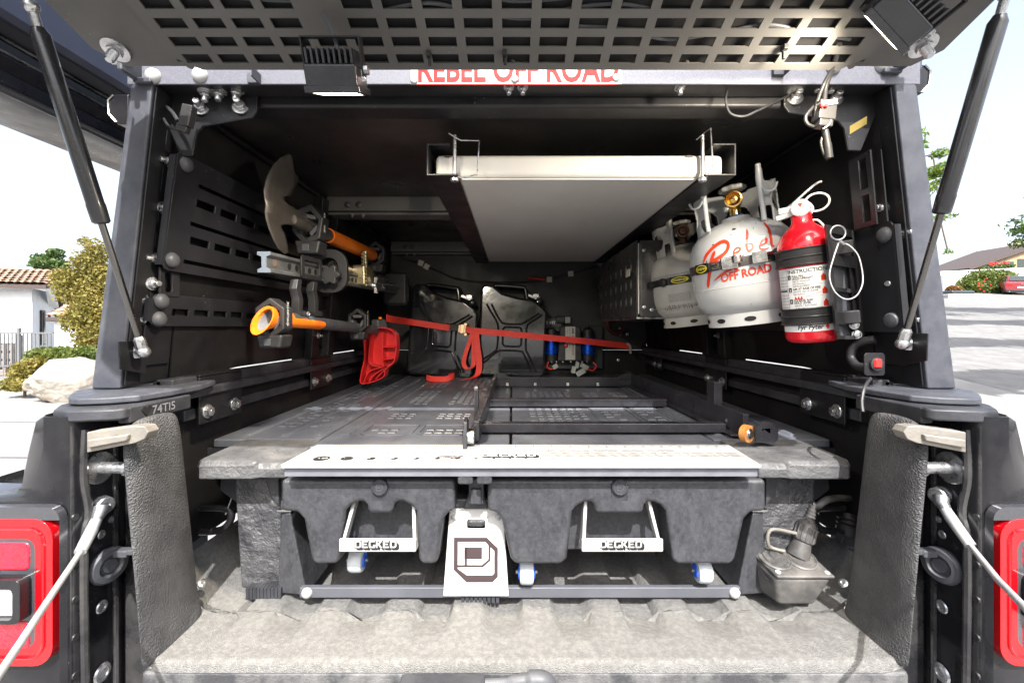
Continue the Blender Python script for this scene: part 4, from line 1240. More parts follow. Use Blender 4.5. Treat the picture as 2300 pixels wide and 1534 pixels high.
# slotted channel above it
t = thing('slotted_channel', (.72, .86, H + .2), 'upright black slotted channel above the fire extinguisher', 'channel')
frc = lambda u, v, w: Vector((.712 - (v - .2) * .09 - w, .83 + u, H + v))
ob('channel_web', B().plate([(0, .20), (.055, .20), (.055, .345), (0, .345)], [[(.012, .275), (.03, .275), (.03, .335), (.012, .335)], [(.012, .21), (.03, .21), (.03, .262), (.012, .262)]], frc, .004), M['panel'], t, bev=.001)
ob('channel_back', B().plate([(.0, .20), (.055, .20), (.055, .345), (0, .345)], [], lambda u, v, w: frc(u, v, w - .02), .003), M['dark'], t)
# left counterpart strip between the two panels
t = thing('slotted_channel', (-.69, .86, H + .06), 'short upright black channel between the two left slotted panels', 'channel')
frc2 = lambda u, v, w: Vector((-.694 + w, .838 + u, H + v))
ob('channel_web', B().plate([(0, .062), (.05, .062), (.05, .118), (0, .118)], [rrect(.012, .07, .030, .11, .006)], frc2, .004), M['panel'], t, bev=.001)

# ------------------------------------------------------------------ rubber tool clamps
def clamp(c, r, label, spin=0.0, word=True):
    t = thing('tool_clamp', Vector(c) + Vector((0, 0, -r)), label, 'tool clamp', 'rubber clamps on the slotted panels')
    c = Vector(c)
    hx = [(r * 1.0 * math.cos(math.radians(60 * i + 30 + spin)), r * 1.25 * math.sin(math.radians(60 * i + 30 + spin))) for i in range(6)]
    hi = [(x * .66, y * .66) for x, y in hx]
    f = lambda u, v, w: c + Vector((u, .5 * r + w * 1.0 - .35 * r, v)) + Vector((0, .0, 0))
    ob('ring', B().plate(hx, [hi], lambda u, v, w: c + Vector((u, -.021 + w, v)), .042), M['rubber'], t, bev=.004, seg=3)
    for i in range(3):
        a = math.radians(120 * i + 90 + spin)
        d = Vector((math.cos(a), 0, math.sin(a)))
        n = Vector((-math.sin(a), 0, math.cos(a)))
        p = c + d * r * .62
        ob('jaw', B().hexa([p + n * .020 + Vector((0, -.018, 0)), p - n * .020 + Vector((0, -.018, 0)), p - n * .020 + Vector((0, .018, 0)), p + n * .020 + Vector((0, .018, 0)),
                           p - d * .012 + n * .014 + Vector((0, -.018, 0)), p - d * .012 - n * .014 + Vector((0, -.018, 0)), p - d * .012 - n * .014 + Vector((0, .018, 0)), p - d * .012 + n * .014 + Vector((0, .018, 0))]), M['rubberg'], t, bev=.003)
    ob('foot', B().hexa([c + Vector((x, y, z)) for z, k in ((-r * 1.75, .62), (-r * .95, .78)) for x, y in ((-r * k, -.022), (r * k, -.022), (r * k, .03), (-r * k, .03))]), M['rubber'], t, bev=.006, seg=3)
    ob('foot_window', B().bb((c.x - r * .30, c.y - .0245, c.z - r * 1.6), (c.x + r * .12, c.y - .0215, c.z - r * 1.18)), M['rubberg'], t, bev=.001)
    ob('arm', B().hexa([(c.x - r * .5, c.y + .005, c.z - r * .5), (c.x - r * .5, c.y + .03, c.z - r * .5), (-.685, c.y + .16, c.z - r * .5), (-.685, c.y + .13, c.z - r * .5), (c.x - r * .5, c.y + .005, c.z), (c.x - r * .5, c.y + .03, c.z), (-.685, c.y + .16, c.z), (-.685, c.y + .13, c.z)]), M['rubber'], t, bev=.004)
    if word:
        q = c + Vector((r * .865, 0, 0))
        fw = lambda u, v, w: Vector((c.x + r * .868 + .0008 + w, c.y - .010 + v * 1.0, c.z - r * .42 + u))
        ob('clamp_lettering', text('QUATTRO-LOK', .0125, fw, .0003, sx=.62), M['white'], t)
    return t
c1 = PX(698, 508, -.560)
c2 = PX(846, 572, -.575)
c3 = PX(616, 716, -.548)
c4 = PX(806, 722, -.560)
clamp(c1, .046, 'black rubber clamp gripping the neck of the shovel', -12)
clamp(c2, .044, 'black rubber clamp at the far end of the orange shovel handle', 0, False)
clamp(c3, .0385, 'black rubber clamp at the flared orange end of the axe handle', 0)
clamp(c4, .0385, 'black rubber clamp near the sheathed head of the axe', 0, True)

# ------------------------------------------------------------------ shovel
sh = thing('shovel', PX(640, 500, -.56), 'short shovel with bronze grey blade and orange handle clamped on the left', 'shovel')
M['blade'] = mat('bronze_grey_blade', (.065, .058, .051), .36, metal=.5, c2=(.10, .09, .08), vs=6, bump=.1, bs=90, dust=.3, dcol=(.22, .2, .18), ds=8)
ol = [(1190, 110), (1130, 140), (1075, 195), (1030, 265), (1000, 340), (980, 430), (976, 520), (985, 620), (1005, 710), (1035, 800), (1075, 890), (1120, 965), (1180, 1015), (1222, 1000), (1212, 920), (1190, 835), (1158, 785), (1150, 760), (1170, 745), (1300, 748), (1390, 740), (1470, 700), (1430, 660), (1320, 615), (1240, 575), (1190, 535), (1180, 495), (1205, 485), (1245, 490), (1285, 410), (1318, 340), (1312, 318), (1285, 285), (1262, 220), (1240, 130), (1215, 108)]
Xs = -.566
flat = []
for cx, cy in ol:
    q = PX(340 + cx / 4.0375, 320 + cy / 4.0375, Xs)
    flat.append((q.y, q.z))
tri = tessellate_polygon([[Vector((a, c, 0)) for a, c in flat]])
zc = PX(340 + 985 / 4.0375, 320 + 560 / 4.0375, Xs).z
bm = bmesh.new()
vv = [bm.verts.new((Xs, a, c)) for a, c in flat]
for q in tri:
    bm.faces.new([vv[i] for i in q])
bmesh.ops.subdivide_edges(bm, edges=bm.edges, cuts=2, use_grid_fill=True)
bmesh.ops.triangulate(bm, faces=bm.faces)
bmesh.ops.subdivide_edges(bm, edges=bm.edges, cuts=1, use_grid_fill=True)
yb1 = max(a for a, c in flat)
for v in bm.verts:
    dzz = (v.co.z - zc)
    v.co.x += .25 * dzz * dzz + .06 * max(0, 1.10 - v.co.y) + .004 * math.exp(-(dzz / .018) ** 2)
bmesh.ops.recalc_face_normals(bm, faces=bm.faces)
me = bpy.data.meshes.new('blade')
bm.to_mesh(me)
bm.free()
me.materials.append(M['blade'])
me.shade_smooth()
o = ob('blade', me, None, sh)
md = o.modifiers.new('thick', 'SOLIDIFY')
md.thickness = .003
n0 = PX(668, 499, -.566)
ne = PX(838, 574, -.572)
ax = (ne - n0).normalized()
ob('socket', B().tube([n0 - ax * .03, n0 + ax * .06, n0 + ax * .14, n0 + ax * .2], [.014, .021, .021, .0195], 18), M['blade'], sh)
hl0 = PX(736, 529, -.568)
ob('shaft', B().tube([n0 + ax * .19, hl0 + ax * .05], [.0205, .0205], 18), M['rubberg'], sh)
ob('handle', B().tube([hl0, hl0 + ax * .12, ne - ax * .02, ne], [.0225, .0235, .024, .019], 20), M['orange'], sh)

# ------------------------------------------------------------------ axe with a covered head
axo = thing('axe', PX(700, 725, -.556), 'axe with orange and grey handle and a black blade cover', 'axe')
a0 = PX(600, 712, -.545)
a1 = PX(848, 742, -.565)
axd = (a1 - a0).normalized()
up = Vector((0, 0, 1))
sd = axd.cross(up).normalized()
def ell(c, ru, rs):
    return [c + up * ru * math.sin(2 * math.pi * k / 24) + sd * rs * math.cos(2 * math.pi * k / 24) for k in range(24)]
# flared hollow end
loops = []
for d, ru, rs, dz_ in ((.10, .0195, .0145, 0), (.055, .0205, .015, 0), (.02, .024, .016, 0), (-.005, .029, .019, -.004), (-.022, .033, .0215, -.008)):
    lp = ell(a0 + axd * d + up * dz_, ru, rs)
    if d < 0:
        lp = [p + axd * ((p - a0).dot(up) * .75 + .008) for p in lp]
    loops.append(lp)
inner = [[p.lerp(sum(lp, Vector()) / 24, .10) for p in lp] for lp in loops[::-1][:1]]
inner += [[p.lerp(sum(lp, Vector()) / 24, .22) + axd * .004 for p in lp] for lp in loops[::-1][:3]]
b = B().loft(loops + inner, caps=False)
ob('flared_end', b, M['orange'], axo)
cen = sum(loops[2], Vector()) / 24
ob('hollow', B().loft([[p.lerp(cen, .25) for p in loops[2]], [p.lerp(cen, .9) for p in loops[2]]], caps=False), M['rubberg'], axo)
hollow = [[p.lerp(sum(loops[-1], Vector()) / 24, .115) + axd * .0015 for p in loops[-1]], [p.lerp(sum(loops[3], Vector()) / 24, .2) for p in loops[3]], [p.lerp(cen, .24) for p in loops[2]]]
ob('hollow_lining', B().loft(hollow, caps=False), M['bluegrey'] if 'bluegrey' in M else M.setdefault('bluegrey', mat('blue_grey_lining', (.16, .17, .20), .5)), axo)
LX = (a1 - a0).length
ob('handle_core', B().loft([ell(a0 + axd * d, ru, rs) for d, ru, rs in ((.085, .019, .014), (.15, .0175, .0135), (.35, .017, .013), (LX - .02, .0175, .0135))]), M['rubberg'], axo)
lp = []
for d, ru in ((.09, .0165), (.16, .0155), (.27, .0150), (.282, .012)):
    lp.append([p + sd * 0 for p in ell(a0 + axd * d - up * .003, ru, .0150)])
ob('handle_inlay', B().loft(lp), M['orange'], axo)
# covered head hangs down
hc = a1 + axd * .02
cov = [(-.028, .050), (.018, .055), (.034, .020), (.046, -.06), (.050, -.135), (.030, -.145), (-.012, -.142), (-.024, -.09), (-.030, -.02)]
M['cover'] = mat('charcoal_blade_cover', (.035, .038, .043), .5, c2=(.05, .053, .06), vs=12, bump=.2, bs=200)
ob('blade_cover', B().plate(cov, [], lambda u, v, w: hc + axd * (u * .55) + up * v * .92 + Vector((-.014 + w, 0, 0)) + Vector((u * .55, 0, 0)), .030), M['cover'], axo, bev=.006, seg=3)
ob('cover_tab', B().box(hc + Vector((.012, -.02, .052)), (.012, .012, .010)), M['orange'], axo, bev=.003)

# ------------------------------------------------------------------ farm jack
jk = thing('farm_jack', PX(735, 610, -.566), 'grey steel farm jack with punched bar and brass coloured mechanism', 'jack')
M['castbar'] = mat('cast_grey_bar', (.11, .115, .12), .45, metal=.55, c2=(.17, .175, .18), vs=30, bump=.6, bs=160, bdist=.002)
M['brassz'] = mat('brass_zinc_casting', (.42, .36, .18), .36, metal=.8, c2=(.33, .29, .2), vs=14, bump=.3, bs=120)
j0, j1 = PX(594, 589, -.560), PX(884, 648, -.570)
jd = (j1 - j0).normalized()
ju = Vector((0, 0, 1)) - jd * jd.z
ju.normalize()
js = jd.cross(ju)
def jf(u, v, w):
    return j0 + jd * u + ju * v + js * w
LJ = (j1 - j0).length
sec = [(-.023, -.014), (-.023, .014), (-.016, .014), (-.012, .005), (.012, .005), (.016, .014), (.023, .014), (.023, -.014), (.016, -.014), (.012, -.005), (-.012, -.005), (-.016, -.014)]
ob('bar', B().loft([[jf(u, v, w) for v, w in sec] for u in (0, LJ)]), M['castbar'], jk, bev=.001)
b = B()
for i in range(26):
    u = .10 + i * .036
    if u < LJ - .1:
        for w, d in ((.0052, 1),):
            b.lathe([(.0085, 0), (.0085, .0008)], jf(u, 0, w), js, 12)
b2 = B()
ob('bar_holes', b, M['dark'], jk)  # dark discs painted for the shaded holes
b = B().box(jf(.035, .002, .0054), (.012, .0015, .016), axes(jd, js, ju))
ob('square_hole', b, M['rust'], jk)
M['bluend'] = mat('blue_grey_bar_end', (.20, .24, .30), .5, metal=.4, bump=.5, bs=200)
ob('bar_end', B().loft([[jf(u, v * 1.02, w * 1.03) for v, w in sec] for u in (-.003, .0005)]), M['bluend'], jk)
ob('tube_handle', B().tube([jf(.40, .035, -.01), jf(LJ - .12, .035, -.01)], .016, 16), M['steel'], jk)
ob('lifting_nose', B().box(jf(LJ * .57, .02, .012), (.10, .05, .075), axes(jd, js, ju)), M['brassz'], jk, bev=.008)
b = B().box(jf(LJ * .545, .045, .03), (.020, .016, .13), axes(jd, js, ju))
o = ob('pawl', b, M['brassz'], jk, bev=.004)
for k in range(9):
    ob('tooth', B().box(jf(LJ * .545 - .0105, .0 + .012 * k, .03), (.006, .018, .006), axes(jd, js, ju)), M['brassz'], o)
ob('shear_block', B().box(jf(LJ * .70, .0, .012), (.20, .03, .05), axes(jd, js, ju)), M['castbar'], jk, bev=.005)
wc = jf(LJ * .60, -.012, .045)
b = B().lathe([(.012, -.008), (.010, .006)], wc, js, 12)
for sg_ in (-1, 1):
    b.hexa([wc + ju * sg_ * .006 + jd * x + js * z for z in (-.002, .014) for x in (-.004, .004) for _ in (0,)][:2] + [wc + ju * sg_ * .030 + jd * .006, wc + ju * sg_ * .030 - jd * .006] + [wc + ju * sg_ * .006 + js * .006 - jd * .004, wc + ju * sg_ * .006 + js * .006 + jd * .004, wc + ju * sg_ * .030 + js * .012 + jd * .006, wc + ju * sg_ * .030 + js * .012 - jd * .006])
ob('wing_nut', b, M['zinc'], jk, smooth=False)
ob('base_plate', B().box(jf(LJ + .03, 0, 0), (.03, .12, .16), axes(jd, js, ju)).box(jf(LJ + .09, 0, 0), (.10, .09, .13), axes(jd, js, ju)), M['rubber'], jk, bev=.02, seg=3)
ob('runner_pins', B().tube([jf(LJ * .55, -.002, .03), jf(LJ - .01, .012, .03)], .005, 8), M['steel'], jk)
# mount holding the jack: loop bracket and star knob
mt = thing('jack_mount', jf(.30, -.12, -.05), 'black jack mount with a loop bracket and lobed knob', 'mount')
ku = .285
ol_ = rrect(-.055, -.055, .055, .075, .045, 6)
il_ = rrect(-.030, -.030, .030, .050, .028, 6)
ob('loop', B().plate(ol_, [il_], lambda u, v, w: jf(ku + .03 + w, v, u + .012), .016), M['rubber'], mt, bev=.004)
kp = []
for i in range(36):
    a = 2 * math.pi * i / 36
    rr = .027 + .005 * math.cos(6 * a)
    kp.append((rr * math.cos(a), rr * math.sin(a)))
ob('knob', B().plate(kp, [], lambda u, v, w: jf(ku - .010 + w, v - .004, u + .030), .022), M['rubber'], mt, bev=.004, seg=3)
ob('knob_shaft', B().tube([jf(ku + .01, -.004, .03), jf(ku + .04, -.004, .03)], .007, 10), M['rubber'], mt)
wv = [(-.012, -.03), (-.02, -.055), (-.010, -.08), (-.012, -.11), (-.004, -.125), (.03, -.125), (.03, -.112), (.006, -.108), (.010, -.082), (.0, -.055), (.006, -.03)]
for u0 in (.12, .21):
    ob('wavy_strap', B().plate(wv, [], lambda u, v, w: jf(u0 + u * 1.2, v, .004 + w), .02), M['rubber'], mt, bev=.002)
hw('screw', mt, jf(.15, -.118, .026), js, .9, 'screw')
ob('side_tab', B().plate(rrect(-.06, -.03, .06, .03, .01), [rrect(-.045, -.018, .045, .018, .006)], lambda u, v, w: jf(.19 + u, v + .005, .018 + w), .004), M['rubber'], mt, bev=.001)

# ------------------------------------------------------------------ red wheel chock standing at the left
ck = thing('wheel_chock', (-.60, 1.75, dz), 'red ribbed plastic wheel chock standing by the left rail', 'wheel chock')
def pk(x, y, D):
    return P(x, y, D)
ol = [(826, 745), (868, 736), (895, 752), (893, 806), (874, 826), (866, 846), (822, 858), (821, 835), (828, 800)]
D1 = 1.80
b = B()
base = [P(x, y, D1) for x, y in ol]
b.prism(base, (0, .004, 0))
ob('back_wall', b, M['redp'], ck, bev=.002)
def rib(pp, w=.05, th=.004):
    q = [P(x, y, D1) for x, y in pp]
    b = B()
    b.ribbon(bez([p - Vector((0, w / 2, 0)) for p in q], 5), (0, 1, 0), w, th)
    return ob('rib', b, M['redp'], ck)
rib(ol + [ol[0]])
rib([(868, 745), (867, 790), (869, 822)])
rib([(845, 740), (838, 785), (840, 815), (866, 822)])
rib([(868, 778), (893, 778)])
rib([(826, 856), (838, 832), (868, 822)])
rib([(838, 854), (850, 838), (870, 826)])
rib([(852, 849), (862, 838), (872, 828)])
rib([(868, 806), (893, 802)])

# ------------------------------------------------------------------ jerry cans
M['canblack'] = mat('gloss_black_can', (.009, .010, .013), .12, coat=1.0, c2=(.016, .017, .02), vs=6, bump=.25, bs=14, bdist=.004, dust=.35, dcol=(.05, .05, .055), ds=6, rvar=.08)
def jerry(c, roll, label):
    t = thing('jerry_can', c, label, 'jerry can', 'jerry cans against the front wall')
    R_ = Matrix.Rotation(math.radians(roll), 3, 'Y')
    c = Vector(c)
    W, Hh, Dp = .350, .44, .165
    fr = lambda u, v, w: c + R_ @ Vector((u, w, v))
    ol = [(-W / 2, .02), (-W / 2 + .02, 0), (W / 2 - .02, 0), (W / 2, .02), (W / 2, .34), (W / 2 - .02, .37), (W / 2 - .075, .405), (.02, .415), (-.06, .435), (-.11, .475), (-W / 2 + .02, .478), (-W / 2, .455)]
    ol = [(u, v) for u, v in ol]
    b = B().plate(ol, [], lambda u, v, w: fr(u, v, w), Dp)
    body = ob('body', b, M['canblack'], t, bev=.026, seg=5)
    def groove(pts, r=.0055):
        return ob('pressed_rib', B().tube(bez([fr(u, v, -.0002) for u, v in pts], 5), r, 8), M['canblack'], body)
    groove([(-.140, .375), (-.120, .34), (-.085, .285), (-.075, .245), (-.078, .15), (-.095, .125), (-.150, .085)])
    groove([(.150, .33), (.120, .305), (.085, .280), (.072, .250), (.072, .15), (.085, .12), (.130, .030)])
    groove([(-.115, .375), (-.07, .295), (-.04, .275), (.03, .275), (.06, .285), (.135, .335)])
    groove([(-.145, .068), (-.08, .125), (-.05, .135), (.04, .135), (.062, .12), (.105, .03)])
    q = rrect(-.050, .158, .047, .258, .018, 4)
    groove(q + [q[0]])
    for k in (-.05, 0, .05):
        ob('carry_handle', B().tube(bez([fr(-.11, .468, Dp / 2 + k), fr(-.08, .476, Dp / 2 + k), fr(.04, .470, Dp / 2 + k), fr(.058, .462, Dp / 2 + k), fr(.070, .40, Dp / 2 + k)], 5), .011, 10), M['canblack'], t)
    cp = ob('spout_cap', B().lathe([(.026, 0), (.028, .012), (.026, .022), (.015, .026)], fr(.125, .395, Dp / 2), R_ @ Vector((.75, 0, .65)), 18), M['canblack'], t)
    b = B().box(fr(.10, .425, Dp / 2 - .015), (.055, .012, .014), axes(R_ @ Vector((.86, 0, -.3)).normalized(), R_ @ Vector((0, 1, 0)), R_ @ Vector((.3, 0, .86)).normalized()))
    b.box(fr(.118, .43, Dp / 2 - .03), (.03, .008, .02)).ball(fr(.135, .425, Dp / 2 - .02), .010, 8)
    ob('cap_lever', b, M['steel'], cp, bev=.002)
    return t
jerry((-.380, 2.225, dz + .004), 4.5, 'gloss black jerry can at the left, nearer the red chock')
jerry((-.005, 2.225, dz + .004), 2.0, 'gloss black jerry can at the right, beside the blue compressor')

# ------------------------------------------------------------------ red ratchet strap across the cans
st = thing('ratchet_strap', (-.15, 2.15, dz), 'red ratchet strap tied across the two jerry cans', 'strap')
M['web'] = mat('red_webbing', (.72, .045, .030), .6, c2=(.62, .035, .028), vs=20, bump=.5, bs=700, stretch=(1, 1, 4))
def web(name, pts, wd, w=.030, n=6):
    return ob(name, B().ribbon(bez(pts, n), wd, w, .0022), M['web'], st)
upv = (0, .05, 1)
web('webbing', [P(868, 714, 1.86), P(880, 717, 1.92), P(920, 723, 2.16), P(1000, 735, 2.19), P(1018, 737, 2.19)], upv, .031)
web('webbing', [P(1046, 740, 2.18), P(1068, 743, 2.185), P(1145, 750, 2.19), P(1225, 758, 2.20), P(1330, 768, 2.24), P(1412, 778, 2.30)], upv, .031)
hangw = [(.9, .2, .2)]
web('hanging_loop', [P(1062, 745, 2.17), P(1052, 775, 2.165), P(1044, 800, 2.16), P(1042, 818, 2.16), P(1050, 829, 2.16), P(1062, 822, 2.16), P(1064, 800, 2.165), P(1064, 750, 2.17)], (1, .15, .15), .022)
web('hanging_tail', [P(1069, 746, 2.165), P(1072, 780, 2.16), P(1076, 810, 2.155), P(1074, 838, 2.15), P(1060, 849, 2.13), P(1040, 853, 2.10)], (1, .1, .12), .030)
web('deck_tail', [P(958, 848, 2.06), P(975, 851, 2.05), P(1000, 851, 2.05), P(1016, 846, 2.07), P(1020, 843, 2.10), P(1008, 845, 2.13)], (0, .05, 1), .026)
M['gold'] = mat('gold_passivated_steel', (.68, .50, .30), .34, metal=.85, c2=(.55, .40, .25), vs=30)
b = B().box(P(1038, 739, 2.172), (.040, .018, .040), rotm('Y', 6)).box(P(1038, 739, 2.160), (.022, .014, .046), rotm('Y', 6))
bk = ob('buckle', b, M['gold'], st, bev=.003)
for px in (1046,):
    for py in (729, 751):
        ob('buckle_ear', B().lathe([(.007, -.012), (.007, .012)], P(px, py, 2.168), (0, 1, 0), 10), M['gold'], bk)
ob('buckle_grip', B().box(P(1020, 736, 2.172), (.042, .012, .036), rotm('Y', 6)), M['rubber'], st, bev=.004)
ob('strap_hook', B().tube(bez([P(1408, 772, 2.29), P(1414, 776, 2.285), P(1416, 785, 2.285), P(1416, 794, 2.285)], 5), .0065, 8), M['alu'], st)

# ------------------------------------------------------------------ twin air compressor
ac = thing('air_compressor', P(1285, 830, 2.33), 'twin motor air compressor with blue anodised cylinders', 'compressor')
M['anod'] = mat('blue_anodised', (.01, .10, .70), .22, metal=.75, c2=(.01, .08, .60), vs=9)
ob('base_plate', B().bb((P(1217, 0, 2.38).x, 2.37, P(0, 828, 2.38).z), (P(1353, 0, 2.38).x, 2.385, P(0, 732, 2.38).z)), M['bluebk'] if 'bluebk' in M else M.setdefault('bluebk', mat('blue_black_plate', (.02, .026, .03), .5)), ac, bev=.003)
for px in (1238, 1320):
    cx = P(px, 0, 2.31).x
    z0, z1, z2, z3, z4 = [P(0, py, 2.31).z for py in (811, 796, 758, 740, 735)]
    hh = ob('motor', B().lathe([(.028, z0 - z1), (.032, .002 + z0 - z1), (.032, 0)], (cx, 2.31, z1), (0, 0, 1), 24), M['rubber'], ac)
    ob('cylinder', B().lathe([(.034, 0), (.036, .002), (.036, z2 - z1 - .002), (.034, z2 - z1)], (cx, 2.31, z1), (0, 0, 1), 28), M['anod'], ac)
    ob('cylinder_head', B().lathe([(.030, 0), (.028, z3 - z2), (.02, z3 - z2 + .006), (.006, z3 - z2 + .01), (.004, z3 - z2 + .03)], (cx, 2.31, z2), (0, 0, 1), 24), M['rubber'], ac)
b = B().hexa([P(px, py, d) for d in (2.365, 2.275) for px, py in ((1252, 811), (1307, 811), (1304, 734), (1258, 734))])
ob('crankcase', b, M['rubber'], ac, bev=.005)
ob('air_fitting', B().bb((P(1240, 0, 2.30).x, 2.30, P(0, 744, 2.3).z), (P(1325, 0, 2.30).x, 2.32, P(0, 738, 2.3).z)), M['rubber'], ac, bev=.002)
q0, q1 = P(1270, 808, 2.268), P(1292, 734, 2.268)
lb = ob('name_label', B().bb((q0.x, 2.268, q0.z), (q1.x, 2.272, q1.z)), M['alu'], ac)
fl = lambda u, v, w: Vector((q0.x + .034 + v, 2.2675 - w, q1.z - .006 - u))
b = text('ARB', .017, lambda u, v, w: fl(u, v - .000, w), .0003, bold=.0006)
b.join(text('AIR COMPRESSOR', .017, lambda u, v, w: fl(u + .038, v, w), .0003, sx=.78))
b.join(text('HIGH OUTPUT TWIN MOTOR', .008, lambda u, v, w: fl(u, v - .014, w), .0003))
b.join(text('ON BOARD 12V COMPRESSOR', .007, lambda u, v, w: fl(u, v - .024, w), .0003))
ob('label_print', b, M['black'], lb)
q = P(1271, 776, 2.262)
ob('red_button', B().lathe([(.009, 0), (.009, .008), (.005, .010)], q, (0, -1, 0), 14), M['redp'], ac)
ob('button_base', B().lathe([(.013, 0), (.013, .006)], q + Vector((0, .004, 0)), (0, -1, 0), 14), M['rubber'], ac)
M['wirered'] = mat('red_wire', (.55, .03, .02), .45)
M['conn'] = mat('grey_connector', (.32, .34, .33), .5)
ob('red_wire', B().tube(bez([P(1232, 812, 2.27), P(1229, 824, 2.26), P(1236, 829, 2.25), P(1244, 827, 2.25)], 6), .004, 8), M['wirered'], ac)
ob('red_wire', B().tube(bez([P(1332, 814, 2.27), P(1339, 822, 2.26), P(1332, 832, 2.25), P(1320, 829, 2.25)], 6), .004, 8), M['wirered'], ac)
ob('plug', B().box(P(1247, 823, 2.25), (.028, .02, .022), rotm('Y', -35)), M['conn'], ac, bev=.002)
ob('plug', B().box(P(1312, 823, 2.25), (.045, .022, .024), rotm('Y', 30)), M['conn'], ac, bev=.002)
ob('plug', B().box(P(1296, 820, 2.25), (.018, .02, .034), rotm('Y', 10)), M['conn'], ac, bev=.002)
ob('plug_body', B().box(P(1304, 836, 2.22), (.05, .03, .026), rotm('Y', -30)).box(P(1288, 830, 2.23), (.022, .03, .036), rotm('Y', 12)), M['conn'], ac, bev=.002)
for px in (1239, 1250, 1264, 1282, 1296, 1308, 1319):
    hw('screw', ac, P(px, 813, 2.285), (0, -1, -.2), .55, 'screw')
kb = thing('repair_kit_box', P(1243, 735, 2.36), 'small grey kit case behind the compressor with white lettering', 'case')
ob('case_body', B().bb((P(1205, 0, 2.37).x, 2.37, P(0, 734, 2.37).z), (P(1262, 0, 2.37).x, 2.415, P(0, 714, 2.37).z)), M['rubberg'], kb, bev=.004)
ob('case_lettering', text('T KIT', .022, lambda u, v, w: Vector((P(1226, 0, 2.37).x + u, 2.3695 - w, P(0, 728, 2.37).z + v)), .0003, bold=.0008), M['white'], kb)
ob('case_latch', B().box(P(1275, 719, 2.365), (.030, .01, .034)), M['conn'], kb, bev=.002)
ob('case_rod', B().lathe([(.022, 0), (.022, .04)], P(1250, 718, 2.365), (1, 0, 0), 14), M['rubberg'], kb)

# ------------------------------------------------------------------ wiring along the front wall
wr = thing('wall_wiring', P(1150, 650, 2.415), 'thin black wiring taped along the front wall above the jerry cans', 'wiring')
w1 = [P(885, 560, 2.40), P(905, 580, 2.41), P(945, 592, 2.41), P(985, 610, 2.41), P(1030, 628, 2.41), P(1090, 634, 2.41), P(1175, 634, 2.41), P(1235, 628, 2.41), P(1290, 614, 2.41), P(1345, 596, 2.41)]
ob('cable', B().tube(bez(w1, 6), .0048, 8), M['rubber'], wr)
ob('cable', B().tube(bez([p + Vector((0, -.004, .006 * math.sin(i * 2))) for i, p in enumerate(w1)], 6), .003, 8), M['rubber'], wr)
M['tape'] = mat('cream_tape', (.50, .50, .42), .6)
for px, py, rz in ((945, 591, 20), (958, 599, 28), (1234, 628, 0), (1282, 615, -5)):
    ob('tape_tab', B().box(P(px, py, 2.402), (.030, .003, .030), rotm('Y', rz)), M['tape'], wr)
ob('red_sleeve', B().tube([P(1187, 624, 2.40), P(1226, 628, 2.40)], .006, 8), M['wirered'], wr)

# ------------------------------------------------------------------ perforated electrical box
eb = thing('electrical_box', P(1440, 715, 1.5), 'black perforated metal equipment box mounted beyond the gas bottles', 'box')
M['boxblk'] = mat('scratched_black_box', (.035, .035, .036), .33, dust=.45, dcol=(.09, .09, .09), ds=9, specks=.8, bump=.1, bs=300)
bx0, bx1, by0, by1, bz0, bz1 = .440, .640, 1.48, 2.16, H + .036, H + .302
ob('shell', B().bb((bx0 + .004, by0, bz0), (bx1, by1, bz1)), M['boxblk'], eb, bev=.004)
holes = []
for r, zz in enumerate((.095, .160, .225)):
    for k in range(7):
        y = by0 + .08 + k * (.063 + .004 * k)
        holes.append(circ(y, H + zz - .005 * r, .017, 12, .020))
ob('perforated_side', B().plate([(by0, bz0), (by1, bz0), (by1, bz1), (by0, bz1)], holes, lambda u, v, w: Vector((bx0 - .008 + w, u, v)), .003), M['boxblk'], eb)
ob('side_lining', B().bb((bx0, by0 + .01, bz0 + .01), (bx0 + .003, by1 - .01, bz1 - .01)), M['white'], eb)
ob('bottom_rail', B().bb((bx0 - .01, by0 - .004, bz0 - .008), (bx1, by1, bz0 - .001)), M['steel'], eb, bev=.001)
for px, py in ((1446, 562), (1447, 690), (1464, 696), (1478, 600)):
    q = P(px, py, by0)
    hw('screw', eb, (q.x, by0 - .0005, q.z), (0, -1, 0), .8, 'screw')
for px, py in ((1474, 575), (1474, 650)):
    q = P(px, py, by0)
    ob('cable_hole', B().lathe([(.020, 0), (.019, .002), (.015, .002), (.014, -.004)], (q.x, by0 - .0005, q.z), (0, -1, 0), 18), M['boxblk'], eb)
ob('white_tag', B().box(P(1410, 614, 1.55), (.002, .05, .026)), M['tape'], eb)
hz = thing('wall_hose', P(1385, 735, 2.40), 'dark red hose coiled on the front wall under the box', 'hose')
ob('coil', B().tube(bez([P(1372, 712, 2.39), P(1365, 728, 2.38), P(1374, 745, 2.38), P(1392, 748, 2.38), P(1402, 735, 2.38)], 6), .012, 10), M['hosered'] if 'hosered' in M else M.setdefault('hosered', mat('dark_red_hose', (.10, .02, .02), .5)), hz)
for px, py in ((1393, 737), (1393, 751), (1409, 751), (1389, 809)):
    hw('screw', can, P(px, py, 2.4195), (0, -1, 0), 1.2, 'wall_screw')
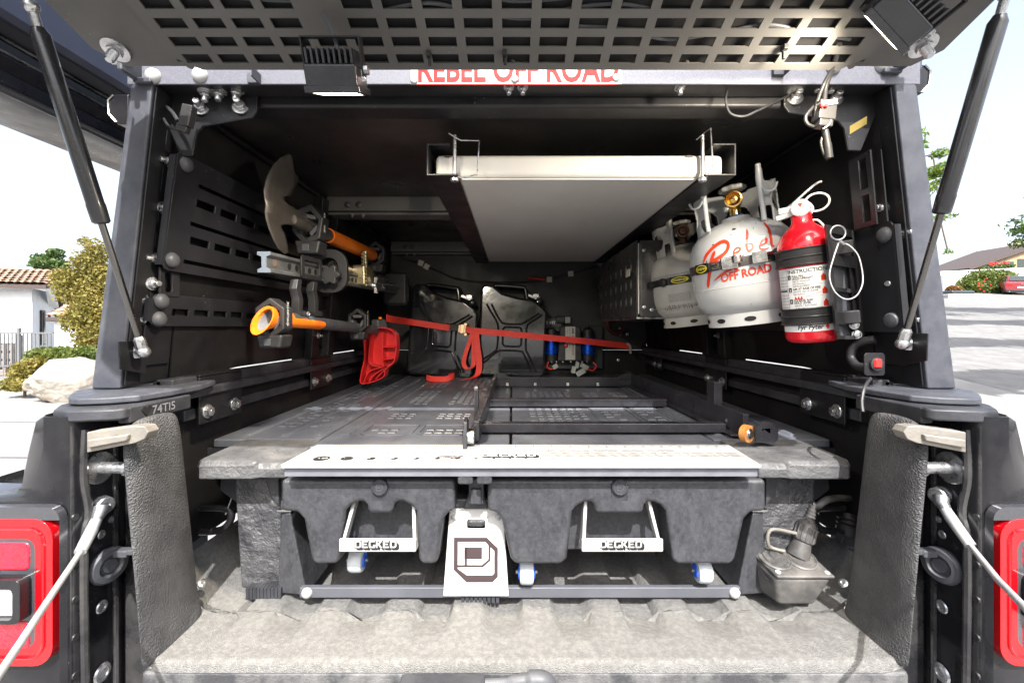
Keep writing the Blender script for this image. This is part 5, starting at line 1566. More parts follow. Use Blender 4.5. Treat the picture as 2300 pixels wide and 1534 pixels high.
# ------------------------------------------------------------------ propane bottles
M['tankpaint'] = mat('pale_grey_tank_paint', (.47, .49, .505), .32, c2=(.42, .435, .445), vs=4, bump=.05, bs=80, coat=.15, dust=.10, dcol=(.30, .26, .2), ds=10)
M['tankold'] = mat('worn_cream_tank_paint', (.40, .40, .385), .42, c2=(.33, .325, .305), vs=5, bump=.08, bs=90, dust=.25, dcol=(.25, .21, .16), ds=12)
M['brass'] = mat('bright_brass', (.72, .48, .16), .24, metal=1.0, c2=(.55, .36, .12), vs=30)
M['oldbrass'] = mat('dull_copper_brass', (.30, .17, .11), .5, metal=.7, c2=(.2, .12, .09), vs=20)
M['blue'] = mat('blue_seal', (.03, .14, .4), .4)
M['redprint'] = mat('orange_red_print', (.60, .042, .012), .4, c2=(.5, .03, .012), vs=8)
M['yellow'] = mat('yellow_print', (.75, .65, .04), .5)
M['polished'] = mat('polished_clamp_steel', (.62, .60, .57), .2, metal=1.0, c2=(.5, .47, .43), vs=25)
TILT = math.radians(8)
UPT = Vector((-math.sin(TILT), 0, math.cos(TILT)))
class Cyl:
    """frame on an upright bottle: angle 0 faces the camera"""
    def __init__(s, o, up, r, hs=1.0, rs=1.0):
        s.o, s.up, s.r, s.hs, s.rs = Vector(o), up, r, hs, rs
        f = Vector((-s.o.x, -s.o.y, 0))
        f = (f - up * f.dot(up)).normalized()
        s.f = f
        s.s = up.cross(f).normalized()       # to the viewer's right
        if s.s.x < 0:
            s.s = -s.s
    def at(s, a, h, r):
        return s.o + s.up * h * s.hs + (s.f * math.cos(a) + s.s * math.sin(a)) * r * s.rs
RS = 1.17
TP = [(.0, .016), (.055, .019), (.085, .032), (.101, .055), (.1075, .085), (.108, .10), (.108, .172), (.1055, .195), (.097, .220), (.082, .242), (.058, .259), (.032, .268), (.030, .276), (.0, .277)]
TP = [(r * RS, h) for r, h in TP]
def tank_r(h):
    for (r0, h0), (r1, h1) in zip(TP[2:], TP[3:]):
        if h0 <= h <= h1 and h1 > h0:
            return (r0 + (r1 - r0) * (h - h0) / (h1 - h0)) / RS
    return .09
def band(cy, h0, h1, a0, a1, rf, t, n=24):
    lo = []
    for i in range(n + 1):
        a = a0 + (a1 - a0) * i / n
        lo.append([cy.at(a, h0, rf), cy.at(a, h1, rf), cy.at(a, h1, rf + t), cy.at(a, h0, rf + t)])
    return B().loft(lo)
def tank(base, label, paint, turn, main):
    t = thing('propane_bottle', base, label, 'gas bottle', 'propane bottles on the right side')
    cy = Cyl(base, UPT, .108, 1.0, RS)
    body = ob('body', B().lathe(TP, base, UPT, 56, False), paint, t, angle=60)
    # foot ring with slots
    fr_ = B()
    na, nh = 72, 4
    def skip(a, h):
        return False
    lo = []
    for i in range(na + 1):
        a = 2 * math.pi * i / na
        lo.append([cy.at(a, .0, .086), cy.at(a, .034, .084), cy.at(a, .034, .081), cy.at(a, .0, .083)])
    ob('foot_ring', B().loft(lo, caps=False), paint, t, angle=60)
    for a in (-.70, .0, .75, 1.35, -1.3):
        ob('foot_slot', B().add([cy.at(a + .13 * math.cos(k * .5236) * (1 if main else .9), .016 + .006 * math.sin(k * .5236), .0866) for k in range(12)], [tuple(range(12))]), M['dark'], t)  # dark ellipses painted for the shaded slots
    # weld seam
    ob('weld_seam', B().tube([cy.at(2 * math.pi * k / 48, .098 if main else .07, .1078) for k in range(48)], .0012, 6, closed=True), paint, body)
    # collar: curved sheet, open in front, round cut-outs
    g = B()
    na, nh = 120, 26
    ids = {}
    def solid(a, h):
        aa = (a + math.pi) % (2 * math.pi) - math.pi
        if abs(aa) < .62 + .02:
            return False
        if h > .352 - .012 * math.sin(abs(aa) * 2.0) and abs(aa) > .85:
            return False
        if h < .278 and abs(aa) < 1.0 and abs(aa) > .80:
            return False
        for c0, hc, ra, rh in ((1.35, .292, .30, .026), (-1.35, .292, .30, .026), (2.25, .290, .34, .030), (-2.25, .290, .34, .030), (3.14, .292, .30, .028)):
            d = ((aa - c0 + math.pi) % (2 * math.pi) - math.pi) / ra
            if d * d + ((h - hc) / rh) ** 2 < 1:
                return False
        return True
    h0, h1 = .238, .372
    for i in range(na):
        for j in range(nh):
            a = 2 * math.pi * (i + .5) / na
            h = h0 + (h1 - h0) * (j + .5) / nh
            if solid(a, h):
                q = []
                for di, dj in ((0, 0), (1, 0), (1, 1), (0, 1)):
                    k = ((i + di) % na, j + dj)
                    if k not in ids:
                        aa_, hh_ = 2 * math.pi * k[0] / na, h0 + (h1 - h0) * k[1] / nh
                        ids[k] = len(g.v)
                        g.v.append(tuple(cy.at(aa_ + turn, hh_, .083)))
                    q.append(ids[k])
                g.f.append(tuple(q))
    c = ob('collar', g, paint, t, angle=60)
    m = c.modifiers.new('relax', 'SMOOTH')
    m.iterations, m.factor = 4, .5
    m = c.modifiers.new('thick', 'SOLIDIFY')
    m.thickness = .0035
    for sg_ in (-1, 1):
        a = turn + sg_ * .66
        e = B()
        pts = [cy.at(a, h, .085 + d) for h, d in ((.245, 0), (.27, .001), (.31, .0), (.345, .002), (.378, .004))]
        e.tube(pts, [.006, .0055, .006, .008, .006], 10)
        e.tube(bez([cy.at(a, .330, .088), cy.at(a + sg_ * .05, .312, .096), cy.at(a + sg_ * .16, .310, .104), cy.at(a + sg_ * .24, .326, .106)], 5), .0028, 8)
        ob('collar_hook', e, paint, c)
    # valve
    v0 = cy.at(0, .276, 0)
    br = M['brass'] if main else M['oldbrass']
    va = ob('valve', B().lathe([(.018, 0), (.018, .006), (.015, .008), (.013, .030), (.016, .032), (.016, .055), (.010, .058), (.008, .075)], v0, UPT, 16), br, t)
    dr_ = (cy.at(turn * .4, 0, 1) - cy.at(0, 0, 0)).normalized()
    dr_ = (dr_ + Vector((0, 0, -.02))).normalized()
    q = v0 + UPT * .044
    ob('outlet', B().lathe([(.013, .0), (.013, .016), (.0205, .017), (.0215, .030), (.0205, .042), (.017, .043), (.015, .034), (.010, .030), (.009, .036), (.004, .037), (.003, .030)], q, dr_, 24), br, va)
    ob('seal', B().lathe([(.0185, 0), (.0185, .007)], v0 - UPT * .001, UPT, 20), M['blue'] if main else M['rubberg'], va)
    kn = [(.030 + .003 * math.cos(8 * math.pi * 2 * i / 40)) for i in range(40)]
    k0 = v0 + UPT * .070
    u_, w_ = cy.f, cy.s
    ob('hand_wheel', B().loft([[k0 + UPT * hh + (u_ * math.cos(2 * math.pi * i / 40) + w_ * math.sin(2 * math.pi * i / 40)) * kn[i] * sc for i in range(40)] for hh, sc in ((0, .9), (.003, 1), (.010, 1), (.014, .8))]), M['tankold'], va)
    # clamp band, maker's plate and buckle
    hb = .154
    bnd = ob('clamp_band', band(cy, hb - .011, hb + .011, -2.2, 2.2, .1085, .0018, 60), M['rubber'] if not main else M['strapsteel'], t)
    ob('band_plate', band(cy, hb - .0125, hb + .0125, -.98 if main else -.45, -.62 if main else .05, .1106, .0006, 10), M['black'], bnd)
    al, ar = (-.98, -.62) if main else (-.45, .05)
    am, aw = (al + ar) / 2, (ar - al) / 2 * .84
    eo = B()
    lo = [cy.at(am + aw * math.cos(k * math.pi / 14), hb + .0095 * math.sin(k * math.pi / 14), .1116) for k in range(28)]
    li = [cy.at(am + aw * .9 * math.cos(k * math.pi / 14), hb + .0078 * math.sin(k * math.pi / 14), .1116) for k in range(28)]
    eo.loft([lo, li], caps=False)
    eo.join(text('POWERTANK', .0088, lambda u, v, w: cy.at(am - aw * .80 + u / .1116, hb - .003 + v, .1117), 0, sx=.64 * aw / .18, bold=.0002))
    ob('plate_emblem', eo, M['yellow'], bnd)
    if main:
        q = cy.at(-.20, hb, .116)
        Rb = axes(cy.s, cy.f, cy.up)
        ob('buckle_block', B().box(q, (.038, .020, .030), Rb).lathe([(.012, 0), (.012, .02)], cy.at(-.08, hb - .004, .118), cy.up, 14), M['polished'], bnd, bev=.004, seg=3)
        ob('buckle_bolt', B().tube([cy.at(-.50, hb, .114), cy.at(-.36, hb, .118)], .008, 12), M['polished'], bnd)
        ob('tee_bolt', B().tube([cy.at(.30, hb + .004, .118), cy.at(.86, hb + .008, .112)], .0075, 12).box(cy.at(.26, hb + .002, .119), (.03, .014, .026), Rb), M['polished'], bnd)
        ob('tee_nut', B().tube([cy.at(.52, hb + .006, .117), cy.at(.70, hb + .007, .115)], .0105, 8), M['rubber'], bnd)
    else:
        ob('band_knob', B().lathe([(.014, 0), (.015, .01), (.010, .014)], cy.at(-.62, hb, .110), cy.at(-.62, 0, 1) - cy.at(0, 0, 0), 8).lathe([(.013, .0), (.013, .02)], cy.at(-1.05, hb, .108), cy.at(-1.05, 0, 1) - cy.at(0, 0, 0), 7), M['rubber'], bnd, bev=.002)
    return t, cy, body
M['strapsteel'] = mat('dark_strap_steel', (.10, .09, .085), .35, metal=.7, c2=(.16, .15, .14), vs=20)
t2, cy2, body2 = tank((.632, 1.48, H + .010), 'worn cream propane bottle behind the bottle with red lettering', M['tankold'], .35, False)
t1, cy1, body1 = tank((.626, 1.12, H + .012), 'pale grey propane bottle with red script lettering, beside the extinguisher', M['tankpaint'], -.05, True)
# worn warning print and scrapes on the rear bottle
b = B()
for k in range(5):
    b.join(text('DANGER FLAMMABLE GAS UNDER PRESSURE LEAK CAUSE FIRE', .0052, lambda u, v, w: cy2.at(-1.05 + u / .108, .172 - k * .0065 + v, tank_r(.172 - k * .0065 + v) + .0008), 0, sx=.8))
for k in range(9):
    b.join(text('KEEP AWAY FROM HEAT AND FLAME AT ALL TIMES', .0033, lambda u, v, w: cy2.at(-.55 + u / .108, .150 - k * .004 + v if k < 2 else .118 - k * .004 + v, .1089), 0, sx=.8))
ob('warning_print', b, M['rubberg'], body2, smooth=False, kind='stuff')
rnd = random.Random(5)
b = B()
for k in range(46):
    a, h = -.75 + rnd.random() * .9, .062 + rnd.random() * .010
    w_, hh = .004 + rnd.random() * .010, .002 + rnd.random() * .006
    b.add([cy2.at(a + da, h + dh, tank_r(h + dh) + .0006) for da, dh in ((-w_, 0), (0, -hh), (w_, 0), (0, hh))], [(0, 1, 2, 3)])
ob('scrape_marks', b, M['decal'], body2, smooth=False, kind='stuff')
b = B()
for a, h, s_ in ((-.08, .235, .006), (-.14, .222, .002), (-.50, .208, .003), (.30, .228, .002), (-.65, .17, .003), (.05, .05, .0015), (.4, .24, .0018)):
    b.add([cy1.at(a + s_ * 9 * math.cos(k) * rnd.uniform(.6, 1), h + s_ * .7 * math.sin(k) * rnd.uniform(.6, 1), tank_r(h) + .0014) for k in (0, 1, 2, 3, 4, 5)], [(0, 1, 2, 3, 4, 5)])
ob('paint_chips', b, M['decal'], body1, smooth=False, kind='stuff')
# red script wordmark
def tmap(x, y):
    dx = max(-.97, min(.97, (x - 920) / 520))
    yy = y + (x - 905) * .13
    return math.asin(dx), max(.03, .268 - (yy - 440) * .000305)
def stroke(pts, w0, w1=None):
    """brush stroke through crop-pixel points, laid on the bottle"""
    path = bez([(x, y, 0) for x, y in pts], 8)
    n = len(path)
    L_, R_ = [], []
    for i, p in enumerate(path):
        t_ = (path[min(i + 1, n - 1)] - path[max(i - 1, 0)]).normalized()
        w = (w0 + ((w1 if w1 is not None else w0) - w0) * i / (n - 1)) / 2
        w *= min(1, .25 + 6 * i / n, .25 + 6 * (n - 1 - i) / n)
        nx_, ny_ = -t_.y * w, t_.x * w
        for l, sg_ in ((L_, 1), (R_, -1)):
            a, h = tmap(p.x + nx_ * sg_, p.y + ny_ * sg_)
            l.append(cy1.at(a, h, tank_r(h) + .0010))
    return B().add(L_ + R_, [(i, i + 1, n + i + 1, n + i) for i in range(n - 1)])
b = stroke([(582, 1020), (596, 960), (628, 860), (662, 770), (690, 720)], 26, 30)
b.join(stroke([(565, 820), (610, 745), (690, 680), (770, 648), (815, 668), (800, 725), (735, 770), (650, 795)], 30, 26))
b.join(stroke([(650, 795), (720, 810), (800, 850), (890, 885)], 22, 18))
b.join(stroke([(650, 962), (740, 905), (880, 850), (1010, 815), (1150, 780), (1275, 772)], 16, 24))
b.join(stroke([(1010, 555), (998, 610), (975, 690), (985, 735), (1020, 715), (1025, 680), (985, 680)], 24, 18))
b.join(stroke([(846, 752), (900, 735), (918, 712), (888, 706), (858, 738), (872, 775), (950, 762)], 18, 14))
b.join(stroke([(1080, 690), (1120, 650), (1150, 640), (1135, 675), (1080, 700), (1100, 725), (1160, 712)], 20, 16))
b.join(stroke([(1215, 490), (1207, 560), (1190, 640), (1185, 690), (1205, 700)], 26, 18))
ob('script_lettering', b, M['redprint'], body1, smooth=False)
def bigmap(u, v, w):
    x, y = 712 + u, 974 - v - u * .185
    a, h = tmap(x, y)
    return cy1.at(a, h, tank_r(h) + .0010)
ob('lettering', text('OFF ROAD', 88, bigmap, 0, sx=1.03, bold=2.6), M['redprint'], body1, smooth=False)
b = B()
frs = lambda u, v, w: cy1.at(-.05 + math.pi - .35 - u / .083, .338 + v, .0805)
b = text('TW 17.6  WC 11.9', .0075, frs, 0, sx=.8)
b.join(text('LPG 5.0 LB', .0075, lambda u, v, w: frs(u, v - .011, w), 0, sx=.8))
b.join(text('121193', .0075, lambda u, v, w: frs(u, v - .022, w), 0, sx=.8))
ob('stamped_print', b, M['rubberg'], t1, smooth=False)
# cradle brackets carrying the bottles
for i, (cyq, lb) in enumerate(((cy1, 'black cradle bracket behind the bottle with red lettering'), (cy2, 'black cradle bracket behind the worn cream bottle'))):
    t = thing('bottle_cradle', cyq.at(math.pi, .0, .1), lb, 'bracket', 'brackets of the gas bottles')
    c0 = cyq.at(math.pi / 2 + .35, .13, .115)
    ob('cradle_back', B().box(cyq.at(1.9, .13, .125), (.02, .10, .17), axes(Vector((UPT.z, 0, -UPT.x)), Vector((0, 1, 0)), UPT)), M['rubber'], t, bev=.006)
    ob('cradle_arm', band(cyq, .085, .185, 1.35, 2.3, .110, .008, 14), M['rubber'], t, bev=.003)

# ------------------------------------------------------------------ fire extinguisher
EXB = Vector((.667, .945, H - .030))
TE = math.radians(6.5)
UPE = Vector((-math.sin(TE), -.02, math.cos(TE))).normalized()
ex = thing('fire_extinguisher', EXB, 'red fire extinguisher with white instruction label strapped to the right panel', 'fire extinguisher')
M['exred'] = mat('red_extinguisher_paint', (.66, .010, .020), .22, coat=.6, c2=(.60, .008, .018), vs=5, rvar=.05)
ce = Cyl(EXB, UPE, .0475, .915, 1.1)
er = .0475
EP = [(.0, .0), (.038, .0), (.044, .003), (er, .012), (er, .225), (.0455, .240), (.040, .256), (.030, .270), (.021, .280), (.018, .288), (.018, .305), (.0, .305)]
eb_ = ob('cylinder', B().lathe([(r * 1.1, h * .915) for r, h in EP], EXB, UPE, 48, False), M['exred'], ex, angle=50)
lab = M['labelw'] = mat('white_label', (.66, .67, .68), .45)
ob('instruction_label', band(ce, .048, .178, -1.28, 1.28, er + .0004, .0004, 36), lab, eb_)
ob('name_label', band(ce, .028, .048, -1.28, 1.28, er + .0004, .0004, 36), lab, eb_)
def ef(u, v, w=0):
    return ce.at(u / er, v, er + .0012 + w)
b = text('INSTRUCTIONS', .0118, lambda u, v, w: ef(u - .033, v + .1655), 0, sx=.86, bold=.0002)
rows = [('1', 'PULL PIN.', 'HOLD UPRIGHT.', 'TIRE EL PASADOR.', 'SOSTENGALO', 'VERTICALMENTE.', .154), ('2', 'AIM AT BASE OF FIRE.', '', 'APUNTE HACIA LA BASE', 'DEL FUEGO.', '', .124), ('3', 'SQUEEZE AND', 'HOLD LEVER.', 'APRIETE Y SOSTENGA', 'LA PALANCA.', '', .097), ('4', 'SWEEP SIDE TO SIDE.', '', 'MUEVA DE LADO A LADO.', '', '', .069)]
bl = B()
bw = B()
for n_, a1_, a2_, s1_, s2_, s3_, h in rows:
    bl.loft([[ef(u, h - .002, .0001), ef(u, h + .0085, .0001)] for u in (-.0335, -.031, -.0275)], caps=False, ring=False)
    bw.join(text(n_, .0085, lambda u, v, w: ef(u - .0325, v + h, .0004), 0))
    k = 0
    for tx, sz in ((a1_, .0072), (a2_, .0072), (s1_, .0056), (s2_, .0056), (s3_, .0056)):
        if tx:
            b.join(text(tx, sz, lambda u, v, w: ef(u - .0255, v + h + .002 - k * .0058), 0, sx=.66, bold=.00015 if sz > .006 else 0))
            k += 1
    bl.loft([[ef(u, h + .0120, .0001), ef(u, h + .0124, .0001)] for u in (-.0355, -.015, .0, .02, .036)], caps=False, ring=False)
for u in (-.0357, .0357):
    bl.loft([[ef(u, h, .0001), ef(u + .0004, h, .0001)] for h in (.048, .178)], caps=False, ring=False)
for u0, u1, h in ((-.058, -.037, .124), (-.058, -.037, .066), (.037, .058, .172), (.037, .058, .100)):
    bl.loft([[ef(u, h, .0001), ef(u, h + .004, .0001)] for u in (u0, (u0 + u1) / 2, u1)], caps=False, ring=False)
for sgn, u0 in ((-1, -.057), (1, .0375)):
    for k in range(15):
        h = .158 - k * .0072
        if sgn < 0 and 5 <= k <= 5:
            continue
        b.join(text('USE ON TRASH WOOD', .0036, lambda u, v, w: ef(u + u0, v + h), 0, sx=.55))
ob('label_rules', bl, M['black'], eb_, smooth=False)
ob('label_print', b, M['black'], eb_, smooth=False)
ob('label_figures', bw, lab, eb_, smooth=False)
# small red pictures: extinguishers and flames
b = B()
for h in (.143, .1125, .0845, .057):
    sh_ = [(.0215, 0), (.0305, 0), (.0305, .010), (.028, .013), (.0275, .0155), (.0245, .0155), (.024, .013), (.0215, .010)]
    b.add([ef(u, h + v, .0002) for u, v in sh_], [tuple(range(len(sh_)))])
for u0, h in ((-.024, .1045), (-.024, .0505)):
    for k in range(3):
        b.add([ef(u0 + k * .0045, h, .0002), ef(u0 + k * .0045 + .005, h, .0002), ef(u0 + k * .0045 + .002 + .001 * k, h + .008, .0002)], [(0, 1, 2)])
b.join(stroke_ := B().loft([[ef(-.010 + .030 * k / 6, .1075 + .010 * k / 6, .0002), ef(-.010 + .030 * k / 6, .1080 + .010 * k / 6, .0002)] for k in range(7)], caps=False, ring=False))
ob('label_pictures', b, M['redprint'], eb_, smooth=False, kind='stuff')
b = text('Fyr Fyter', .0155, lambda u, v, w: ef(u - .024, v + .033), 0, sx=.72, bold=.0004, shear=.25)
ob('name_print', b, M['black'], eb_, smooth=False)
ob('name_flame', B().add([ef(.0245 + .0035 * math.sin(a) * (1 if a < 5 else .7), .037 + .0055 * -math.cos(a), .0002) for a in [k * .628 for k in range(10)]], [tuple(range(10))]), M['redprint'], eb_)
# straps
for h0, h1, nm in ((.190, .228, 0), (.018 + .028, .018 + .066, 1)):
    h0, h1 = (.183, .222) if nm == 0 else (.044, .082)
    sp = ob('strap', band(ce, h0, h1, -2.0, 2.0, er + .0015, .0022, 44), M['rubber'], ex)
    for h in (h0 + .001, (h0 + h1) / 2, h1 - .001):
        ob('strap_rib', B().tube([ce.at(-2.0 + 4.0 * k / 40, h, er + .0035) for k in range(41)], .0022, 6), M['rubber'], sp)
# head: neck ring, gauge, lever, handle, ring
nk = ce.at(0, .305, 0)
M['nickel'] = mat('white_metal_casting', (.72, .70, .66), .3, metal=.55, c2=(.6, .58, .54), vs=20)
hd = ob('valve_head', B().lathe([(.020, 0), (.021, .004), (.017, .010), (.015, .024), (.008, .028)], nk, UPE, 20).box(nk + UPE * .014 + ce.s * -.014, (.055, .020, .014), axes(ce.s, ce.f, UPE)), M['nickel'], ex, bev=.002)
g0 = nk + UPE * .012 + ce.f * .016
ga = ob('gauge', B().lathe([(.017, -.012), (.018, -.002), (.018, .004), (.0155, .005), (.0150, .0035)], g0, ce.f, 26), M['nickel'], ex)
gfr = lambda u, v, w=0: g0 + ce.f * (.0040 + w) + ce.s * u + UPE * v
ob('gauge_face', B().plate(circ(0, 0, .015, 24), [], gfr, .0003), lab, ga)
b = B().plate([(0, 0)] + arc(0, 0, .011, .011, 60, 120, 6), [], lambda u, v, w: gfr(u, v, w + .0004), .0002)
ob('gauge_needle', b, M['redprint'], ga)
lv = [nk + UPE * .018 - ce.s * .026, nk + UPE * .028 - ce.s * .010, nk + UPE * .046 + ce.s * .014, nk + UPE * .058 + ce.s * .032, nk + UPE * .060 + ce.s * .042]
ob('lever', B().ribbon(bez(lv, 6), tuple(ce.f), .016, .004), M['steel'], ex)
ob('carry_bar', B().ribbon([nk + UPE * .000 - ce.s * .046, nk + UPE * .004 - ce.s * .020, nk + UPE * .008 + ce.s * .016], tuple(ce.f), .018, .010), M['nickel'], ex)
rc = nk + UPE * .020 + ce.s * .030
ob('pull_ring', B().tube([rc + (ce.s * math.cos(2 * math.pi * k / 28) * .022 + UPE * math.sin(2 * math.pi * k / 28) * .019) for k in range(28)], .0022, 8, closed=True), M['labelw'], ex)
ob('tag_loop', B().tube(bez([nk + UPE * .022 + ce.s * .016, nk + UPE * .008 + ce.s * .022, nk + UPE * -.014 + ce.s * .014, nk + UPE * -.02 + ce.s * .03, nk + UPE * -.05 + ce.s * .046], 6), .0022, 6), M['labelw'], ex)
# mounting bracket with lanyard
mb = thing('extinguisher_bracket', (.74, .93, H - .01), 'black ladder shaped plastic bracket behind the extinguisher', 'bracket')
ux = Vector((UPE.z, .0, -UPE.x))
bo = P(1908, 640, .90)
fb = lambda u, v, w: bo + Vector((.9, .45, -.02)).normalized() * u + UPE * v + Vector((-.35, -.9, 0)).normalized() * w
ob('bracket_frame', B().plate([(-.075, -.115), (.030, -.115), (.030, .115), (-.075, .115)], [[(-.065, -.108), (-.008, -.108), (-.008, -.085), (-.065, -.085)], [(-.065, -.060), (-.004, -.060), (-.004, -.018), (-.065, -.018)], [(.003, -.060), (.020, -.060), (.020, -.018), (.003, -.018)], [(-.065, -.010), (-.004, -.010), (-.004, .035), (-.065, .035)], [(.003, -.010), (.020, -.010), (.020, .035), (.003, .035)], [(-.06, .06), (.02, .06), (.02, .10), (-.06, .10)]], fb, .014), M['rubber'], mb, bev=.002)
ob('bracket_back', B().plate([(-.07, -.11), (.028, -.11), (.028, .11), (-.07, .11)], [], lambda u, v, w: fb(u, v, w - .004), .003), M['rubberg'], mb)
for u, v in ((-.008, -.085), (-.012, .075), (-.002, -.105)):
    hw('hex', mb, fb(u, v, .015), tuple(fb(0, 0, 1) - fb(0, 0, 0)), .7)
for v_ in (-.070, .072):
    ob('strap_latch', B().box(fb(-.03, v_, .016), (.04, .016, .027), axes(ce.s, ce.f, UPE)), M['rubber'], mb, bev=.003)
ly = thing('lanyard', P(1900, 600, .84), 'thin white plastic lanyard looping down beside the extinguisher', 'lanyard')
ob('lanyard_cord', B().tube(bez([P(1884, 545, .845), P(1872, 580, .84), P(1863, 620, .84), P(1875, 655, .84), P(1900, 672, .84), P(1925, 663, .84), P(1938, 630, .84), P(1930, 580, .84), P(1912, 555, .84), P(1893, 545, .842)], 8), .0012, 8), M['labelw'], ly)
ob('split_ring', B().tube([P(1882 + 17 * math.cos(2 * math.pi * k / 24), 523 + 16 * math.sin(2 * math.pi * k / 24), .842) for k in range(24)], .0016, 8, closed=True), M['zinc'], ly)
ob('cord_ferrule', B().tube([P(1886, 541, .842), P(1896, 549, .842)], .0032, 8), M['zinc'], ly)

# ------------------------------------------------------------------ small things at the right post
sw = thing('rocker_switch', P(1965, 825, .83), 'red rocker switch on a small bracket at the foot of the right post', 'switch')
ob('switch_bracket', B().plate(rrect(-.020, -.022, .020, .022, .006), [], lambda u, v, w: P(1962, 818, .83) + Vector((u, -w, v)), .003), M['powder'], sw, bev=.001)
ob('switch_body', B().lathe([(.013, 0), (.013, .004), (.010, .005)], P(1968, 818, .826), (0, -1, 0), 18), M['rubber'], sw)
ob('rocker', B().box(P(1972, 816, .820), (.013, .006, .015), rotm('Z', 10)), M['redglow'] if 'redglow' in M else M.setdefault('redglow', mat('glowing_red_rocker', (.75, .02, .02), .25, em=(1, .05, .04), es=.35)), sw, bev=.002)  # faint red emission is built into the rocker
ob('conduit', B().tube(bez([P(1950, 826, .85), P(1925, 822, .88), P(1912, 805, .90), P(1914, 785, .90), P(1930, 770, .89), P(1965, 762, .87)], 6), .0085, 10), M['rubber'], sw)
ob('feed_cable', B().tube(bez([P(1955, 850, .80), P(1942, 870, .78), P(1936, 900, .77), P(1938, 925, .76)], 6), .003, 8), M['rubber'], sw)
sk = thing('sticker', P(1928, 282, .87), 'small plain yellow sticker on the right post', 'sticker')
q = [P(1909, 284, .835), P(1909, 302, .835), P(1947, 279, .805), P(1947, 262, .805)]
ob('sticker_face', B().prism(q, (-.0006, -.0003, 0)), M['stick'] if 'stick' in M else M.setdefault('stick', mat('yellow_sticker', (.55, .42, .13), .5)), sk)

hn = thing('wire_harness', P(1850, 250, .75), 'black wire harness with connectors dangling from the hatch at the right', 'wire harness')
ob('main_cable', B().tube(bez([P(1885, 100, .70), P(1872, 150, .74), P(1855, 195, .76), P(1851, 235, .76)], 6), .0042, 10), M['rubber'], hn)
ob('second_cable', B().tube(bez([P(1878, 140, .73), P(1850, 190, .755), P(1832, 245, .76), P(1836, 275, .76), P(1848, 285, .76)], 6), .003, 8), M['rubber'], hn)
ob('loop_cable', B().tube(bez([P(1828, 240, .765), P(1810, 262, .765), P(1815, 280, .765), P(1840, 288, .765)], 6), .003, 8), M['rubber'], hn)
ob('side_wire', B().tube(bez([P(1636, 190, .83), P(1630, 225, .82), P(1640, 255, .82), P(1670, 262, .82), P(1700, 250, .83), P(1745, 228, .84), P(1790, 205, .84)], 6), .0022, 8), M['rubber'], hn)
M['connw'] = mat('grey_plug_body', (.035, .034, .034), .35)
ob('plug_body', B().box(P(1851, 252, .758), (.030, .022, .034), rotm('Y', 6)).box(P(1849, 278, .758), (.024, .018, .016), rotm('Y', 6)), M['connw'], hn, bev=.002)
ob('plug_collar', B().box(P(1853, 238, .756), (.028, .024, .009), rotm('Y', -8)), M['conn'], hn, bev=.001)
for dx in (-7, 3):
    ob('plug_seal', B().box(P(1853 + dx, 237, .743), (.005, .003, .005)), M['redp'], hn)
ob('retaining_clip', B().tube(bez([P(1872, 242, .75), P(1868, 262, .75), P(1862, 280, .75), P(1848, 290, .75)], 5), .0012, 6), M['conn'], hn)
ob('hanging_tail', B().tube(bez([P(1852, 288, .76), P(1858, 320, .76), P(1863, 356, .76)], 6), [.0055] * 7 + [.0062] * 6, 10), M['rubber'], hn)
ob('tail_loop', B().tube(bez([P(1850, 300, .765), P(1844, 320, .765), P(1850, 345, .765), P(1860, 360, .765)], 6), .0022, 8), M['rubber'], hn)
ch = thing('hanging_connector', P(402, 280, .80), 'small black cable connector dangling inside the left post', 'connector')
ob('cable', B().tube(bez([P(360, 228, .84), P(385, 250, .82), P(400, 272, .81)], 6), .0034, 8), M['rubber'], ch)
ob('cable', B().tube(bez([P(365, 262, .83), P(380, 285, .815), P(405, 295, .81)], 6), .0026, 8), M['rubber'], ch)
ob('connector_body', B().box(P(422, 262, .81), (.020, .016, .040), rotm('Y', 12)).box(P(411, 290, .81), (.022, .012, .012), rotm('Y', 20)), M['connw'], ch, bev=.002)

# ------------------------------------------------------------------ trailer socket box on the bed floor
tb = thing('trailer_socket', P(1785, 1318, .875), 'dusty black trailer socket box with a round plug pushed in', 'socket')
M['sock'] = mat('dusty_black_socket', (.04, .04, .04), .42, c2=(.07, .068, .066), vs=10, dust=.6, dcol=(.22, .205, .19), ds=16, bump=.2, bs=300)
xs0, xs1 = P(1706, 0, .86).x, P(1862, 0, .86).x
yf, yk = .845, .925
z0, z1 = H + FLOOR + .012, H - .485
b = B().hexa([(xs0 + .035, yf + .006, z0 - .004), (xs1 - .036, yf + .006, z0 - .004), (xs1 - .03, yk, z0), (xs0 + .01, yk, z0), (xs0 + .024, yf, z1 - .012), (xs1 - .002, yf, z1 - .012), (xs1 - .012, yk, z1 + .012), (xs0 - .0, yk, z1 + .012)])
ob('socket_body', b, M['sock'], tb, bev=.008, seg=3)
pa, pb, pc, pd = Vector((xs0 + .026, yf - .002, z1 - .012)), Vector((xs1, yf - .002, z1 - .012)), Vector((xs1 - .020, yk + .004, z1 + .016)), Vector((xs0 - .002, yk + .004, z1 + .016))
upn = (pb - pa).cross(pd - pa).normalized()
b = B().prism([pa, pb, pc, pd], upn * .007)
ob('socket_lid', b, M['sock'], tb, bev=.005, seg=3)
def lidp(u, v, w=0):
    return (pa.lerp(pb, u)).lerp(pd.lerp(pc, u), v) + upn * (.007 + w)
for u in (.28, .72):
    cc = lidp(u, .5)
    ob('port_ring', B().lathe([(.032, 0), (.032, .002), (.029, .0035), (.027, .0015), (.024, .0015), (.022, .005), (.012, .006), (.010, .009), (.003, .010)], cc, upn, 28), M['sock'], tb)
